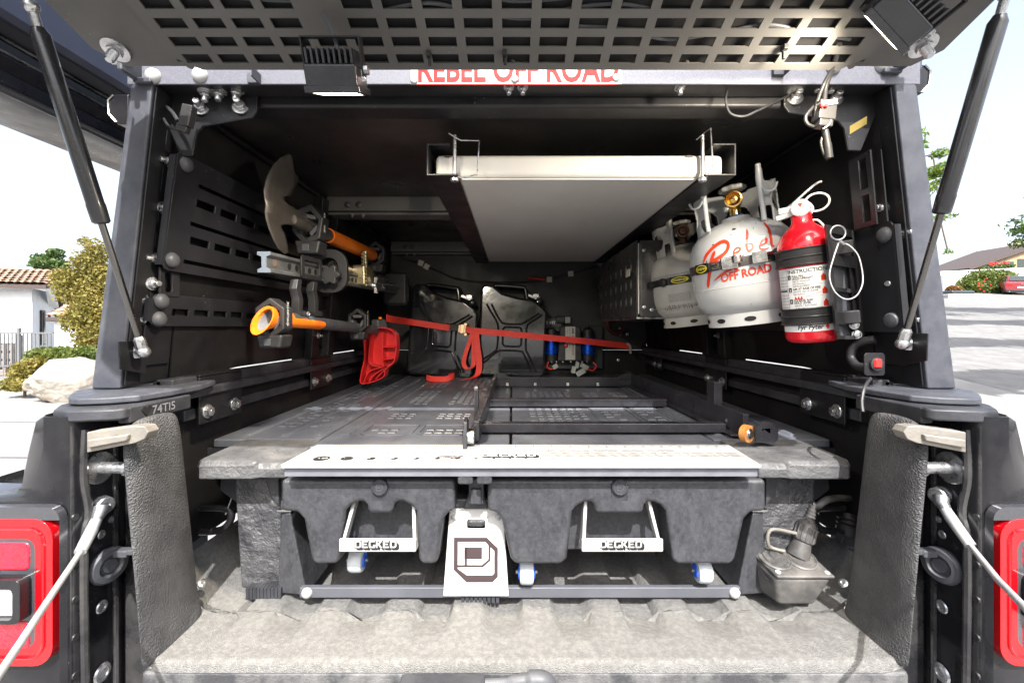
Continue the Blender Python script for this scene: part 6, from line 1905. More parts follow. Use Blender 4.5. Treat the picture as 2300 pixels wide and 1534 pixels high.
for u, v in ((.08, .12), (.92, .10), (.10, .9)):
    ob('lid_screw', B().lathe([(.005, 0), (.005, .001), (.003, .0016)], lidp(u, v), upn, 12), M['alu'], tb)
pc0 = lidp(.72, .55)
pax = (P(1828, 1130, .90) - pc0).normalized()
ob('plug_base', B().lathe([(.021, 0), (.020, .012), (.017, .028), (.016, .034)], pc0, pax, 22), M['sock'], tb)
pl_ = ob('plug_grip', B().lathe([(.0155, .030), (.0195, .034), (.0195, .066), (.016, .072), (.012, .076)], pc0, pax, 22), M['sock'], tb)
for k in range(14):
    a = 2 * math.pi * k / 14
    u_ = pax.orthogonal().normalized()
    w_ = pax.cross(u_)
    d = u_ * math.cos(a) + w_ * math.sin(a)
    ob('grip_rib', B().tube([pc0 + pax * .036 + d * .0195, pc0 + pax * .064 + d * .0195], .002, 6), M['sock'], pl_)
pr = []
for i in range(5):
    pr += [(.011 - i * .0008, .076 + i * .007), (.011 - i * .0008, .080 + i * .007), (.0085 - i * .0006, .0805 + i * .007)]
ob('strain_relief', B().lathe(pr, pc0, pax, 16), M['sock'], tb)
c_ = pc0 + pax * .11
ob('socket_cable', B().tube(bez([c_, P(1838, 1135, .895), P(1858, 1122, .90), P(1890, 1118, .93), P(1925, 1122, .96)], 6), .0068, 10), M['sock'], tb)
ob('lanyard_loop', B().tube(bez([pc0 + pax * .05 + Vector((-.02, -.004, 0)), pc0 + Vector((-.055, .0, .055)), pc0 + Vector((-.060, .0, .022)), pc0 + Vector((-.03, -.004, .012))], 6), .0035, 8), M['castgrey'], tb)
ob('side_bracket', B().prism([(xs0 + .012, .86, z1 - .02), (xs0 + .010, .90, z1 - .008), (xs0 + .04, .88, z0 + .004), (xs0 + .052, .85, z0 + .006)], (.004, 0, 0)), M['powder'], tb, bev=.001)
ob('rubber_boot', B().lathe([(.012, 0), (.022, .01), (.024, .03), (.020, .034), (.024, .038), (.020, .044), (.024, .048), (.018, .06)], P(1905, 1218, .93), (.25, .25, .9), 14), M['rubber'], tb)
ob('boot_plug', B().box(P(1898, 1212, .915), (.030, .02, .018), rotm('Y', 20)), M['plastic'], tb, bev=.002)

# ------------------------------------------------------------------ awning case and roof brackets
aw = thing('awning_case', (-.93, 1.6, H + .45), 'long dark blue awning case hanging along the left side of the canopy roof', 'awning')
M['awn'] = mat('navy_awning_cover', (.022, .026, .050), .45, c2=(.028, .032, .055), vs=6, bump=.3, bs=500)
M['awnblk'] = mat('black_awning_extrusion', (.008, .008, .012), .32, dust=.2, dcol=(.02, .02, .02))
X0 = -.915
sec = [(X0, .425), (X0 + .010, .432), (X0 + .012, .455), (X0 + .030, .470), (X0 + .034, .50), (X0 + .060, .515), (X0 + .060, .60), (X0 - .20, .62), (X0 - .20, .44), (X0 - .05, .425)]
ob('case', B().loft([[(x, y, H + z) for x, z in sec] for y in (.10, 2.4)]), M['awnblk'], aw, bev=.002)
ob('cover', B().loft([[(x, y, H + z) for x, z in ((X0 + .0605, .518), (X0 + .075, .525), (X0 + .075, .64), (X0 + .0605, .64))] for y in (.10, 2.4)]), M['awn'], aw)
for x, z, r in ((X0 + .0135, .459, .0022), (X0 + .033, .478, .0022), (X0 + .036, .498, .003)):
    ob('trim_strip', B().tube([(x, .10, H + z), (x, 2.4, H + z)], r, 6), M['steel'], aw)
ob('zip', B().tube([(X0 - .004, .10, H + .4255), (X0 - .004, 2.4, H + .4255)], .005, 6), M['rubberg'], aw)
for s, px, py in ((-1, 262, 245), (1, 2070, 178)):
    t = thing('roof_bracket', P(px, py, .84), 'small black roof bracket on the %s upper edge of the canopy' % ('left' if s < 0 else 'right'), 'bracket', 'awning brackets')
    q = P(px, py, .85)
    pr = [(.024, .030), (-.006, .030), (-.018, .018), (-.016, -.012), (.0, -.030), (.024, -.030)]
    pr = [(x * -s, z) for x, z in pr]
    ob('bracket_body', B().prism([q + Vector((x, 0, z)) for x, z in pr], (0, .03, 0)), M['paint'], t, bev=.004, seg=3)
    ob('bracket_trim', B().tube([q + Vector((x * .9, -.001, z * .9)) for x, z in pr[1:5]], .0022, 6), M['steel'], t)
# ------------------------------------------------------------------ ground and street
def gh(x, y):
    k = min(1, max(0, (x + 2) / 7))
    k = k * k * (3 - 2 * k)
    far = max(0, y - 5.5)
    r = .1405 * far * k if far < 40 else (.1405 * 40 + .02 * (far - 40)) * k
    return r
def mgrid(name, xs, ys, m, dz_=0.0, parent=None, **kw):
    b = B()
    b.v = [(x, y, gh(x, y) + dz_) for y in ys for x in xs]
    n = len(xs)
    b.f = [(j * n + i, j * n + i + 1, (j + 1) * n + i + 1, (j + 1) * n + i) for j in range(len(ys) - 1) for i in range(n - 1)]
    return ob(name, b, m, parent, angle=80, **kw)
M['concrete'] = mat('pale_concrete_drive', (.185, .182, .176), .8, c2=(.235, .231, .223), vs=1.2, bump=.4, bs=60, bdist=.004, dust=.3, dcol=(.30, .28, .25), ds=2)
M['asphalt'] = mat('sun_bleached_asphalt', (.125, .124, .121), .85, c2=(.16, .158, .154), vs=2.5, bump=.8, bs=120, bdist=.004, dust=.4, dcol=(.27, .262, .25), ds=3)
xs = [-300, -150, -80, -45, -30, -20, -15, -12, -9, -7, -5, -3, -2, -1, 0, 1, 2, 3, 4, 5, 6.5, 8, 10, 13, 17, 22, 28, 36, 48, 70, 110, 180, 300]
ys = [-120, -60, -30, -15, -8, -4, -1, 1, 3, 4.5, 5.5, 6.5, 8, 10, 12.5, 15, 18, 22, 27, 33, 40, 45, 55, 80, 130, 220, 400]
mgrid('ground', xs, ys, M['concrete'], 0, kind='structure')
mgrid('street', [8.8, 10, 13, 17, 22, 28, 36, 48], [y for y in ys if 1 <= y <= 45], M['asphalt'], .006, kind='structure')

# ------------------------------------------------------------------ foliage helper
def leaves(n, spots, size, seed, m, name, parent, flat=.35, asp=.55):
    """leaf-sized faces scattered through several lumps (x,y,z,rx,ry,rz)"""
    rn = random.Random(seed)
    vs, fs = [], []
    wts = [s[3] * s[4] * s[5] for s in spots]
    tot = sum(wts)
    for sp, w in zip(spots, wts):
        k = max(8, int(n * w / tot))
        for _ in range(k):
            d = Vector((rn.gauss(0, 1), rn.gauss(0, 1), rn.gauss(0, 1))).normalized()
            r = rn.random() ** .42
            if rn.random() < .12:
                r *= 1.14
            p = Vector((sp[0] + d.x * sp[3] * r, sp[1] + d.y * sp[4] * r, sp[2] + d.z * sp[5] * r))
            nz_ = Vector((rn.gauss(0, 1), rn.gauss(0, 1), rn.gauss(0, 1) + flat)).normalized()
            u = nz_.orthogonal().normalized()
            a = rn.random() * 6.28
            u = (u * math.cos(a) + nz_.cross(u) * math.sin(a))
            w_ = nz_.cross(u)
            s = size * rn.uniform(.6, 1.35)
            o = len(vs)
            vs += [p - u * s, p + w_ * s * asp - u * s * .1, p + u * s, p - w_ * s * asp - u * s * .1]
            fs.append((o, o + 1, o + 2, o + 3))
    me = bpy.data.meshes.new(name)
    me.from_pydata([tuple(v) for v in vs], [], fs)
    me.materials.append(m)
    return ob(name, me, None, parent, kind='stuff')
def leafmat(name, c, c2, c3=None, vs=1.5):
    m = mat(name, c, .55, c2=c2, vs=vs, vmix=(.35, .65), dust=.5 if c3 else 0, dcol=c3 or (1, 1, 1), ds=3.5)
    nt = m.node_tree
    bs = nt.nodes['Principled BSDF']
    tr = nt.nodes.new('ShaderNodeBsdfTranslucent')
    mx = nt.nodes.new('ShaderNodeMixShader')
    mx.inputs[0].default_value = .38
    src = bs.inputs['Base Color'].links[0].from_socket
    nt.links.new(src, tr.inputs[0])
    out = [n for n in nt.nodes if n.type == 'OUTPUT_MATERIAL'][0]
    nt.links.new(bs.outputs[0], mx.inputs[1])
    nt.links.new(tr.outputs[0], mx.inputs[2])
    nt.links.new(mx.outputs[0], out.inputs[0])
    return m
M['leaf_gold'] = leafmat('golden_green_leaf', (.17, .15, .03), (.26, .21, .05), (.09, .10, .02))
M['leaf_green'] = leafmat('fresh_green_leaf', (.07, .11, .02), (.12, .16, .03), (.16, .15, .04))
M['leaf_dark'] = leafmat('mid_green_leaf', (.05, .09, .025), (.08, .13, .03))
M['leaf_lime'] = leafmat('lime_green_leaf', (.16, .22, .03), (.10, .17, .03))
M['bark'] = mat('brown_bark', (.09, .065, .045), .8, c2=(.13, .10, .07), vs=8, bump=.6, bs=40, bdist=.01)
M['woody'] = mat('dry_twig', (.16, .11, .06), .8)

def G(px, py, D):
    q = P(px, py, D)
    return q

# ------------------------------------------------------------------ left: house, garden pier, fence, plants, boulder
M['stucco'] = mat('white_stucco', (.62, .63, .64), .8, c2=(.57, .58, .59), vs=3, bump=.4, bs=60, bdist=.004)
M['roofwood'] = mat('dark_brown_fascia', (.06, .045, .04), .6)
M['tile'] = mat('brown_clay_tile', (.20, .12, .085), .75, c2=(.32, .21, .15), vs=4, bump=.4, bs=30, bdist=.004, dust=.4, dcol=(.36, .27, .20), ds=5)
hs = thing('white_house', G(40, 830, 14.2), 'white stucco house with a brown tiled roof beyond the fence', 'house')
D0 = 13.6
xL, xC = P(-160, 0, D0).x, P(72, 0, D0).x
ez = P(0, 648, D0).z
# front wall faces the camera; the side wall turns back at the corner
xE = P(109, 0, 15.6).x
ob('wall', B().add([(xL, D0, -.1), (xC, D0, -.1), (xC, D0, ez), (xL, D0, ez), (xE, 15.8, -.1), (xE, 15.8, ez + .02), (xL, 15.8, -.1), (xL, 15.8, ez)], [(0, 1, 2, 3), (1, 4, 5, 2), (0, 3, 7, 6), (6, 7, 5, 4), (3, 2, 5, 7)]), M['stucco'], hs, smooth=False)
# roof slope
ru, rd = Vector((0, .93, .50)).normalized(), Vector((1, .10, -.012)).normalized()
e0 = P(-160, 634, 13.1)
e1 = P(103, 641, 13.3)
rdir = (e1 - e0).normalized()
Lr = (e1 - e0).length
rise = P(122, 611, 14.7) - e1
ob('roof', B().add([e0, e1, e1 + rise, e0 + rise, e0 - Vector((0, 0, .12)), e1 - Vector((0, 0, .12)), e1 + rise - Vector((0, 0, .12)), e0 + rise - Vector((0, 0, .12))], [(0, 1, 2, 3), (4, 7, 6, 5), (0, 4, 5, 1), (1, 5, 6, 2), (2, 6, 7, 3), (3, 7, 4, 0)]), M['roofwood'], hs, smooth=False)
# gable overhang with dark rake board, and a shaded soffit
rk0, rk1 = e1 + Vector((.02, .0, -.02)), P(140, 690, 15.6)
ob('rake_board', B().prism([P(103, 636, 13.35), P(124, 612, 14.7), P(127, 640, 15.2), P(140, 690, 15.8), P(133, 690, 15.8), P(121, 645, 15.1), P(117, 628, 14.6), P(104, 648, 13.35)], (0, .08, 0)), M['roofwood'], hs)
ob('gable_soffit', B().add([P(103, 648, 13.4), P(122, 636, 14.8), P(132, 692, 15.75), P(109, 694, 15.7)], [(0, 1, 2, 3)]), M['stucco'], hs)
ntx, nty = 15, 8
tw, th_ = Lr / ntx / 1.0, rise.length / nty
rn_ = rdir.cross(rise.normalized()).normalized()
prof = [(-.5, .0), (-.42, .25), (-.2, .55), (0, .62), (.2, .55), (.42, .25), (.5, 0)]
b = B()
tl_loops = [[Vector((x * tw * .98, y, z * .095 + (.035 if y == 0 else 0))) for x, z in prof] for y in (0.0, th_ * 1.12)]
b.loft(tl_loops, ring=False)
tm = _mesh(b, M['tile'], 'roof_tile', 60)
Rt = axes(rdir, rise.normalized(), rn_).to_4x4()
for j in range(nty):
    for i in range(ntx):
        p = e0 + rdir * (tw * (i + .5)) + rise.normalized() * (th_ * j) + rn_ * (.01 + random.uniform(0, .012))
        if P(0, 0, 1) and (p.x / p.y * F + CX) > -40:
            ob('roof_tile', tm, None, hs, M=Matrix.Translation(p) @ Rt @ Matrix.Rotation(random.uniform(-.02, .02), 4, 'Z'))
for i in range(6):
    p = e1 + rise * ((i + .5) / 6) + rn_ * .03
    ob('ridge_tile', tm, None, hs, M=Matrix.Translation(p) @ Rt)
# window and small lamp on the side wall
xw = lambda y: xC + (xE - xC) * (y - D0) / (15.8 - D0)
ob('door_frame', B().hexa([(xw(y) + o_, y, z) for z in (P(0, 775, 14.4).z, P(0, 697, 14.4).z) for y, o_ in ((14.3, .02), (14.62, .02), (14.62, .08), (14.3, .08))]), M['roofwood'], hs)
ob('door_pane', B().hexa([(xw(y) + o_, y, z) for z in (P(0, 772, 14.4).z, P(0, 702, 14.4).z) for y, o_ in ((14.4, .07), (14.56, .07), (14.56, .10), (14.4, .10))]), M['glassdk'] if 'glassdk' in M else M.setdefault('glassdk', mat('dark_window_glass', (.03, .04, .04), .08, spec=.8)), hs)
ob('wall_lamp', B().box(P(103, 711, 15.1) + Vector((.03, 0, 0)), (.12, .16, .22)), M['roofwood'], hs)

pier = thing('garden_pier', G(146, 790, 12.0), 'white garden pier with a small tiled cap beside the shrub', 'pier')
xa, xb = P(122, 0, 12).x, P(178, 0, 12).x
ob('pier_wall', B().bb((xa, 12.0, -.1), (xb, 12.9, P(0, 722, 12).z)), M['stucco'], pier)
ob('pier_cornice', B().bb((xa - .10, 11.85, P(0, 722, 12).z), (xb + .1, 13.0, P(0, 713, 12).z)), M['roofwood'], pier, bev=.02)
pz0, pz1 = P(0, 712, 11.85).z, P(0, 688, 12.4).z
rr = Vector((0, .55, pz1 - pz0))
pw = (xb - xa + .25) / 4
b = B()
b.loft([[Vector((x * pw * .98, y, z * .09 + (.03 if y == 0 else 0))) for x, z in prof] for y in (0.0, rr.length / 3 * 1.12)], ring=False)
tm2 = _mesh(b, M['tile'], 'cap_tile', 60)
Rp = axes(Vector((1, 0, 0)), rr.normalized(), Vector((1, 0, 0)).cross(rr.normalized())).to_4x4()
for j in range(3):
    for i in range(4):
        ob('cap_tile', tm2, None, pier, M=Matrix.Translation(Vector((xa - .12 + pw * (i + .5), 11.85, pz0)) + rr * (j / 3)) @ Rp)
ob('cap_ridge', B().tube([(xa - .12, 12.42, pz1 + .04), (xb + .12, 12.42, pz1 + .04)], .07, 10), M['tile'], pier)

fe = thing('railing_fence', G(55, 830, 11.6), 'thin grey metal railing fence in front of the white house', 'fence')
DF = 11.6
M['railgrey'] = mat('grey_metal_rail', (.16, .165, .17), .5, metal=.4)
fx0, fx1 = P(-60, 0, DF).x, P(120, 0, DF).x
zt_, zb_ = P(0, 748, DF).z, P(0, 826, DF).z
for z in (zt_, zb_ + .05):
    ob('rail', B().bb((fx0, DF - .02, z - .02), (fx1, DF + .02, z + .02)), M['railgrey'], fe)
bm_ = _mesh(B().bb((-.012, -.012, 0), (.012, .012, zt_ - zb_)), M['railgrey'], 'baluster')
k = 0
x = fx0
while x < fx1:
    ob('baluster', bm_, None, fe, M=Matrix.Translation((x, DF, zb_)))
    x += .105
ob('post', B().bb((P(43, 0, DF).x - .03, DF - .03, -.05), (P(43, 0, DF).x + .03, DF + .03, P(0, 736, DF).z)), M['railgrey'], fe)
ob('rusty_post', B().bb((P(33, 0, DF).x, DF + .05, -.05), (P(39, 0, DF).x, DF + .14, P(0, 753, DF).z)), M['rust'], fe)
cr = thing('garden_crate', G(15, 826, 12.4), 'weathered grey wooden crate standing behind the railing', 'crate')
M['greywood'] = mat('weathered_grey_wood', (.20, .18, .165), .8, c2=(.15, .13, .12), vs=6, bump=.4, bs=30, stretch=(1, 1, 8))
cx0, cx1 = P(-20, 0, 12.4).x, P(32, 0, 12.4).x
cz0, cz1 = .0, P(0, 771, 12.4).z
ob('crate_back', B().bb((cx0, 12.6, cz0), (cx1, 12.65, cz1)), M['roofwood'], cr)
for i in range(4):
    zz = cz0 + (cz1 - cz0) * (i + .08) / 4
    ob('plank', B().bb((cx0, 12.4, zz), (cx1, 12.45, zz + (cz1 - cz0) / 4 * .72)), M['greywood'], cr, bev=.01)
for xx_ in (cx0, cx0 + (cx1 - cx0) * .55, cx1 - .08):
    ob('upright_slat', B().bb((xx_, 12.36, cz0), (xx_ + .09, 12.4, cz1)), M['greywood'], cr, bev=.01)

def px_lump(px, py, D, rx, rz, ry=None):
    q = P(px, py, D)
    s = D / F
    return (q.x, q.y, q.z, rx * s, (ry or rx) * s, rz * s)
tr = thing('golden_shrub_tree', G(190, 800, 9.8), 'tall golden green shrub tree beside the left canopy post', 'tree')
sp = [px_lump(200, 600, 9.8, 34, 40), px_lump(215, 570, 9.9, 24, 34), px_lump(175, 650, 9.8, 42, 40), px_lump(150, 625, 9.8, 28, 24), px_lump(210, 690, 9.7, 38, 46), px_lump(180, 720, 9.7, 34, 36), px_lump(220, 640, 9.8, 30, 50), px_lump(205, 760, 9.6, 34, 30), px_lump(190, 545, 9.9, 14, 14), px_lump(128, 622, 9.8, 16, 14), px_lump(240, 720, 9.7, 30, 60)]
leaves(15000, sp, .038, 3, M['leaf_gold'], 'crown', tr)
b0 = Vector((P(195, 0, 9.8).x, 9.8, 0))
ob('trunk', B().tube([b0, b0 + Vector((.05, 0, .8)), P(195, 640, 9.8)], [.09, .07, .04], 9), M['bark'], tr)
for px, py in ((175, 600), (215, 570), (150, 650), (220, 650), (200, 545)):
    ob('limb', B().tube([b0 + Vector((.04, 0, .7)), P(190, 690, 9.8), P(px, py, 9.8)], [.05, .03, .01], 7), M['bark'], tr)
tr = thing('far_leafy_tree', G(105, 800, 19), 'loose green tree top showing above the house roof', 'tree')
sp = [px_lump(110, 592, 19, 30, 14), px_lump(95, 580, 19, 18, 10), px_lump(125, 570, 19, 16, 12), px_lump(84, 596, 19, 14, 8), px_lump(135, 600, 19, 18, 16), px_lump(130, 720, 17.5, 10, 40)]
leaves(2300, sp, .085, 8, M['leaf_dark'], 'crown', tr)
b0 = Vector((P(120, 0, 19).x, 19, 0))
ob('trunk', B().tube([b0, P(118, 660, 19), P(112, 590, 19)], [.14, .10, .03], 8), M['bark'], tr)
for px, py in ((90, 580), (128, 568), (84, 596)):
    ob('limb', B().tube([P(116, 630, 19), P((116 + px) / 2, (620 + py) / 2, 19), P(px, py, 19)], [.05, .035, .012], 6), M['bark'], tr)
bu = thing('low_green_bush', G(150, 850, 9.0), 'low bright green bush behind the boulder', 'bush')
sp = [px_lump(95, 800, 9.3, 30, 20), px_lump(140, 795, 9.3, 34, 18), px_lump(190, 800, 9.2, 30, 24), px_lump(165, 815, 9.0, 30, 20)]
leaves(5200, sp, .036, 12, M['leaf_green'], 'foliage', bu)
ob('stems', B().tube([(P(140, 0, 9.3).x, 9.3, -.02), P(140, 800, 9.3)], [.03, .01], 6), M['woody'], bu)
bu = thing('low_yellow_bush', G(55, 870, 8.6), 'low yellow green bush to the left of the boulder', 'bush')
sp = [px_lump(62, 835, 8.8, 30, 24), px_lump(35, 862, 8.6, 26, 17), px_lump(85, 822, 8.9, 26, 22), px_lump(58, 866, 8.5, 22, 14)]
leaves(4800, sp, .034, 15, M['leaf_gold'], 'foliage', bu)
ob('stems', B().tube([(P(55, 0, 8.7).x, 8.7, -.02), P(58, 850, 8.7)], [.03, .01], 6), M['woody'], bu)
# boulder
bl_ = thing('boulder', G(130, 900, 8.2), 'large pale sandstone boulder beside the drive', 'boulder')
M['rock'] = mat('pale_sandstone', (.27, .245, .21), .85, c2=(.34, .32, .285), vs=1.6, bump=.9, bs=9, bdist=.03, dust=.7, dcol=(.16, .115, .075), ds=2.4)
bm = bmesh.new()
bmesh.ops.create_icosphere(bm, subdivisions=5, radius=1)
cq = P(140, 858, 8.2)
for v in bm.verts:
    d = v.co.copy()
    cell = noise.cell_vector(d * 1.6)
    n_ = noise.noise(d * 1.2 + Vector((3, 1, 2))) * .26 + (.5 - abs(noise.noise(d * 2.3))) * .20 - abs(noise.noise(Vector((d.x * 2.5, d.y * 2.5, d.z * 8)))) * .10 + noise.noise(d * 7) * .03
    for fx, fy, fz, lim in ((.5, -.7, .5, .86), (-.6, -.6, .53, .88), (.1, -.3, .95, .80), (.9, -.4, -.1, .9), (-.95, -.2, .1, .92), (.3, -.9, -.3, .85)):
        pr_n = d.dot(Vector((fx, fy, fz)).normalized())
        if pr_n > .05:
            n_ = min(n_, lim / pr_n - 1 + .03 * noise.noise(d * 5))
    r = 1 + n_
    q = Vector((d.x * .70 * r, d.y * .6 * r, d.z * .46 * r))
    v.co = cq + q + Vector((.02, .2, 0))
me = bpy.data.meshes.new('rock_mass')
bm.to_mesh(me)
bm.free()
me.materials.append(M['rock'])
me.shade_smooth()
ob('rock_mass', me, None, bl_)

# ------------------------------------------------------------------ right: wall, hedge, house, car, trees
gw = thing('white_retaining_wall', P(2230, 640, 42), 'long white garden wall behind the hedge across the street', 'wall')
DW = 42.0
b = B()
for (pa_, pb_, ya, yb) in ((2060, 2600, 612, 588),):
    q0_, q1_ = P(pa_, ya, DW), P(pb_, yb, DW)
    g0, g1 = gh(q0_.x, DW) - .5, gh(q1_.x, DW) - .5
    b.hexa([(q0_.x, DW, g0), (q1_.x, DW, g1), (q1_.x, DW + .4, g1), (q0_.x, DW + .4, g0), (q0_.x, DW, q0_.z), (q1_.x, DW, q1_.z), (q1_.x, DW + .4, q1_.z), (q0_.x, DW + .4, q0_.z)])
ob('wall_face', b, M['stucco'], gw, smooth=False)
ob('gate_post', B().bb((P(2119, 0, 41).x, 41, gh(32, 41) - .5), (P(2129, 0, 41).x, 41.4, P(0, 618, 41).z)), M['stucco'], gw)
h2 = thing('tan_house', P(2240, 600, 50), 'tan house with a low brown gable roof above the white wall', 'house')
M['tan'] = mat('tan_stucco', (.28, .20, .12), .8, c2=(.24, .17, .10), vs=2)
DH = 50
ob('wall', B().prism([P(2186, 607, DH), P(2420, 607, DH), P(2420, 520, DH), P(2350, 548, DH)], (0, 6, 0)), M['tan'], h2, smooth=False)
ob('roof', B().prism([P(2176, 602, DH - .4), P(2182, 606, DH - .4), P(2345, 550, DH - .4), P(2470, 530, DH - .4), P(2470, 522, DH - .4), P(2340, 541, DH - .4)], (0, 7, 0)), M['roofwood'], h2, smooth=False)
ob('window', B().bb((P(2254, 0, DH).x, DH - .06, P(0, 604, DH).z), (P(2276, 0, DH).x, DH + .1, P(0, 588, DH).z)), M['glassdk'], h2)
ob('window', B().bb((P(2285, 0, DH).x, DH - .06, P(0, 604, DH).z), (P(2310, 0, DH).x, DH + .1, P(0, 582, DH).z)), M['glassdk'], h2)
hg = thing('flowering_hedge', P(2210, 665, 37), 'rounded green hedge with a few red flowers across the street', 'hedge')
sp = [px_lump(2178, 642, 37, 24, 21), px_lump(2205, 632, 37.2, 32, 26), px_lump(2238, 634, 37.3, 34, 30), px_lump(2210, 650, 36.8, 48, 18), px_lump(2258, 628, 37.6, 22, 18), px_lump(2160, 650, 37, 12, 12)]
leaves(9000, sp, .13, 21, M['leaf_green'], 'foliage', hg)
rnf = random.Random(6)
b = B()
for k in range(8):
    q = P(2212 + rnf.gauss(0, 9), 640 + rnf.gauss(0, 8), 35.4)
    b.ball(q, .07, 6)
ob('red_flowers', b, M['redp'], hg, kind='stuff')
# planter of red flowers at the house
fl_ = thing('flower_bed', P(2235, 603, 37), 'red flowering plants along the top of the white wall', 'plants')
b = B()
for k in range(26):
    b.ball(P(2222 + rnf.random() * 45, 597 - rnf.random() * 7, 44), .12, 6)
ob('blooms', b, M['redp'], fl_, kind='stuff')
leaves(500, [px_lump(2240, 600, 44, 26, 6)], .12, 4, M['leaf_dark'], 'foliage', fl_)

# parked red car, seen from behind
M['carred'] = mat('dark_red_car_paint', (.20, .012, .022), .18, coat=1.0, rvar=.04)
cr_ = thing('parked_car', P(2300, 664, 34), 'dark red hatchback parked by the hedge across the street', 'car')
CD = 34.0
c0 = P(2256, 661, CD)
s_ = CD / F
gz = c0.z
def cpt(x, y, z):       # metres: x to the right from the left flank, y away, z up
    q = Vector((c0.x, CD, gz + z)) + Vector((.76, -.65, 0)) * x + Vector((.65, .76, 0)) * y
    q.z += .1405 * (q.y - CD)
    return q
cwid = 1.85
secs = []
for y, prof_ in ((0.0, [(.06, .30), (.02, .55), (.02, .80), (.10, .95)]), (.05, [(.03, .25), (.0, .55), (.0, .82), (.08, .98)]), (4.2, [(.03, .25), (.0, .55), (.0, .82), (.10, .92)])):
    l = prof_
    secs.append([cpt(x, y, z) for x, z in l] + [cpt(cwid - x, y, z) for x, z in l[::-1]])
ob('body', B().loft(secs), M['carred'], cr_, bev=.05, seg=3)
cab_ = [[cpt(x, y, z) for x, z in ((.06, .95), (.20, 1.02), (cwid - .20, 1.02), (cwid - .06, .95))] for y in (.05,)] + [[cpt(x, y, z) for x, z in ((.10, .95), (.26, 1.45), (cwid - .26, 1.45), (cwid - .10, .95))] for y in (.55, 2.4)] + [[cpt(x, y, z) for x, z in ((.1, .92), (.2, .96), (cwid - .2, .96), (cwid - .1, .92))] for y in (3.2,)]
ob('cabin', B().loft(cab_), M['carred'], cr_, bev=.04)
ob('rear_window', B().add([cpt(.24, .10, 1.06), cpt(cwid - .24, .10, 1.06), cpt(cwid - .34, .48, 1.40), cpt(.34, .48, 1.40)], [(0, 1, 2, 3)]).xf(Matrix.Translation((-.04, -.05, .03))), M['glassdk'], cr_)
ob('bumper', B().hexa([cpt(x, y, z) for z in (.16, .40) for x, y in ((.06, -.05), (cwid - .06, -.05), (cwid - .02, .4), (.02, .4))]), M['rubber'], cr_, bev=.04)
for x0_ in (.04, cwid - .44):
    ob('tail_light', B().hexa([cpt(x, y, z) for z in (.72, .84) for x, y in ((x0_, -.03), (x0_ + .40, -.03), (x0_ + .40, .05), (x0_, .05))]), M['lensred'], cr_, bev=.02)
ob('number_plate', B().hexa([cpt(x, y, z) for z in (.50, .63) for x, y in ((.68, -.03), (1.16, -.03), (1.16, .02), (.68, .02))]), M['labelw'], cr_)
ob('badge', B().hexa([cpt(x, y, z) for z in (.80, .84) for x, y in ((.84, -.03), (1.02, -.03), (1.02, .03), (.84, .03))]), M['steel'], cr_)
for y in (.75, 3.4):
    for x in (.0, cwid - .22):
        q = cpt(x, y, .30)
        w = ob('wheel', B().lathe([(.18, -.0), (.30, .01), (.32, .04), (.32, .18), (.30, .21), (.18, .22)], q, (.76, -.65, 0), 22), M['rubber'], cr_)
        ob('rim', B().lathe([(.19, -.004), (.17, .02), (.05, .03)], q, (.76, -.65, 0), 16), M['steel'], w)
ob('exhaust', B().lathe([(.045, 0), (.045, .1)], cpt(.25, -.08, .22), (.65, .76, 0), 12), M['steel'], cr_)
pc_ = thing('distant_car', P(2140, 664, 30), 'pale car roof just showing by the white wall', 'car')
qd = P(2131, 664, 30)
ob('body', B().loft([[qd + Vector((x, y, z)) for x, z in ((0, -.3), (0, .12), (2.4, .12), (2.4, -.3))] for y in (0, 1.6)]), M['alu'], pc_, bev=.08)
ob('window', B().hexa([qd + Vector((x, y, z)) for z in (.12, .38) for x, y in ((.35, .1), (2.0, .1), (2.0, 1.4), (.35, 1.4))]), M['glassdk'], pc_, bev=.1)
bu = thing('dry_bush', P(2145, 652, 31), 'rust coloured bush at the end of the white wall', 'bush')
leaves(700, [px_lump(2142, 650, 31, 14, 9)], .09, 9, leafmat('rusty_leaf', (.20, .09, .03), (.28, .14, .05)), 'foliage', bu)
ob('stems', B().tube([P(2142, 668, 31), P(2142, 648, 31)], [.04, .02], 6), M['woody'], bu)

# street trees on the right: crowns reach into view and shade the street
def street_tree(x, y, hgt, seed, label, lumps, n, size, lm):
    t = thing('street_tree', (x, y, gh(x, y)), label, 'tree', 'street trees')
    z0 = gh(x, y)
    rn = random.Random(seed)
    ob('trunk', B().tube([(x, y, z0 - .1), (x + .1, y, z0 + hgt * .35), (x, y + .1, z0 + hgt * .7)], [.20, .15, .08], 10), M['bark'], t)
    sp = []
    for lx, ly, lz, r in lumps:
        sp.append((lx, ly, lz, r, r, r * .55))
        if r > .5: ob('limb', B().tube(bez([(x + .05, y, z0 + hgt * .4), ((x + lx) / 2, (y + ly) / 2, (z0 + hgt * .45 + lz) / 2 + .3), (lx, ly, lz)], 5), [(.08 * (1 - k / 11) + .01) * (1 if r > .5 else .22) for k in range(11)], 6), M['bark'], t)
    leaves(n, [q for q in sp if q[3] > .5], size, seed, lm, 'crown', t, flat=.8, asp=.35)
    leaves(sum(1 for q in sp if q[3] <= .5) * 170, [q for q in sp if q[3] <= .5], size * .8, seed + 1, lm, 'hanging_sprays', t, flat=.8, asp=.35)
    return t
def dirp(px, py, D):
    q = P(px, py, D)
    return (q.x, q.y, q.z)
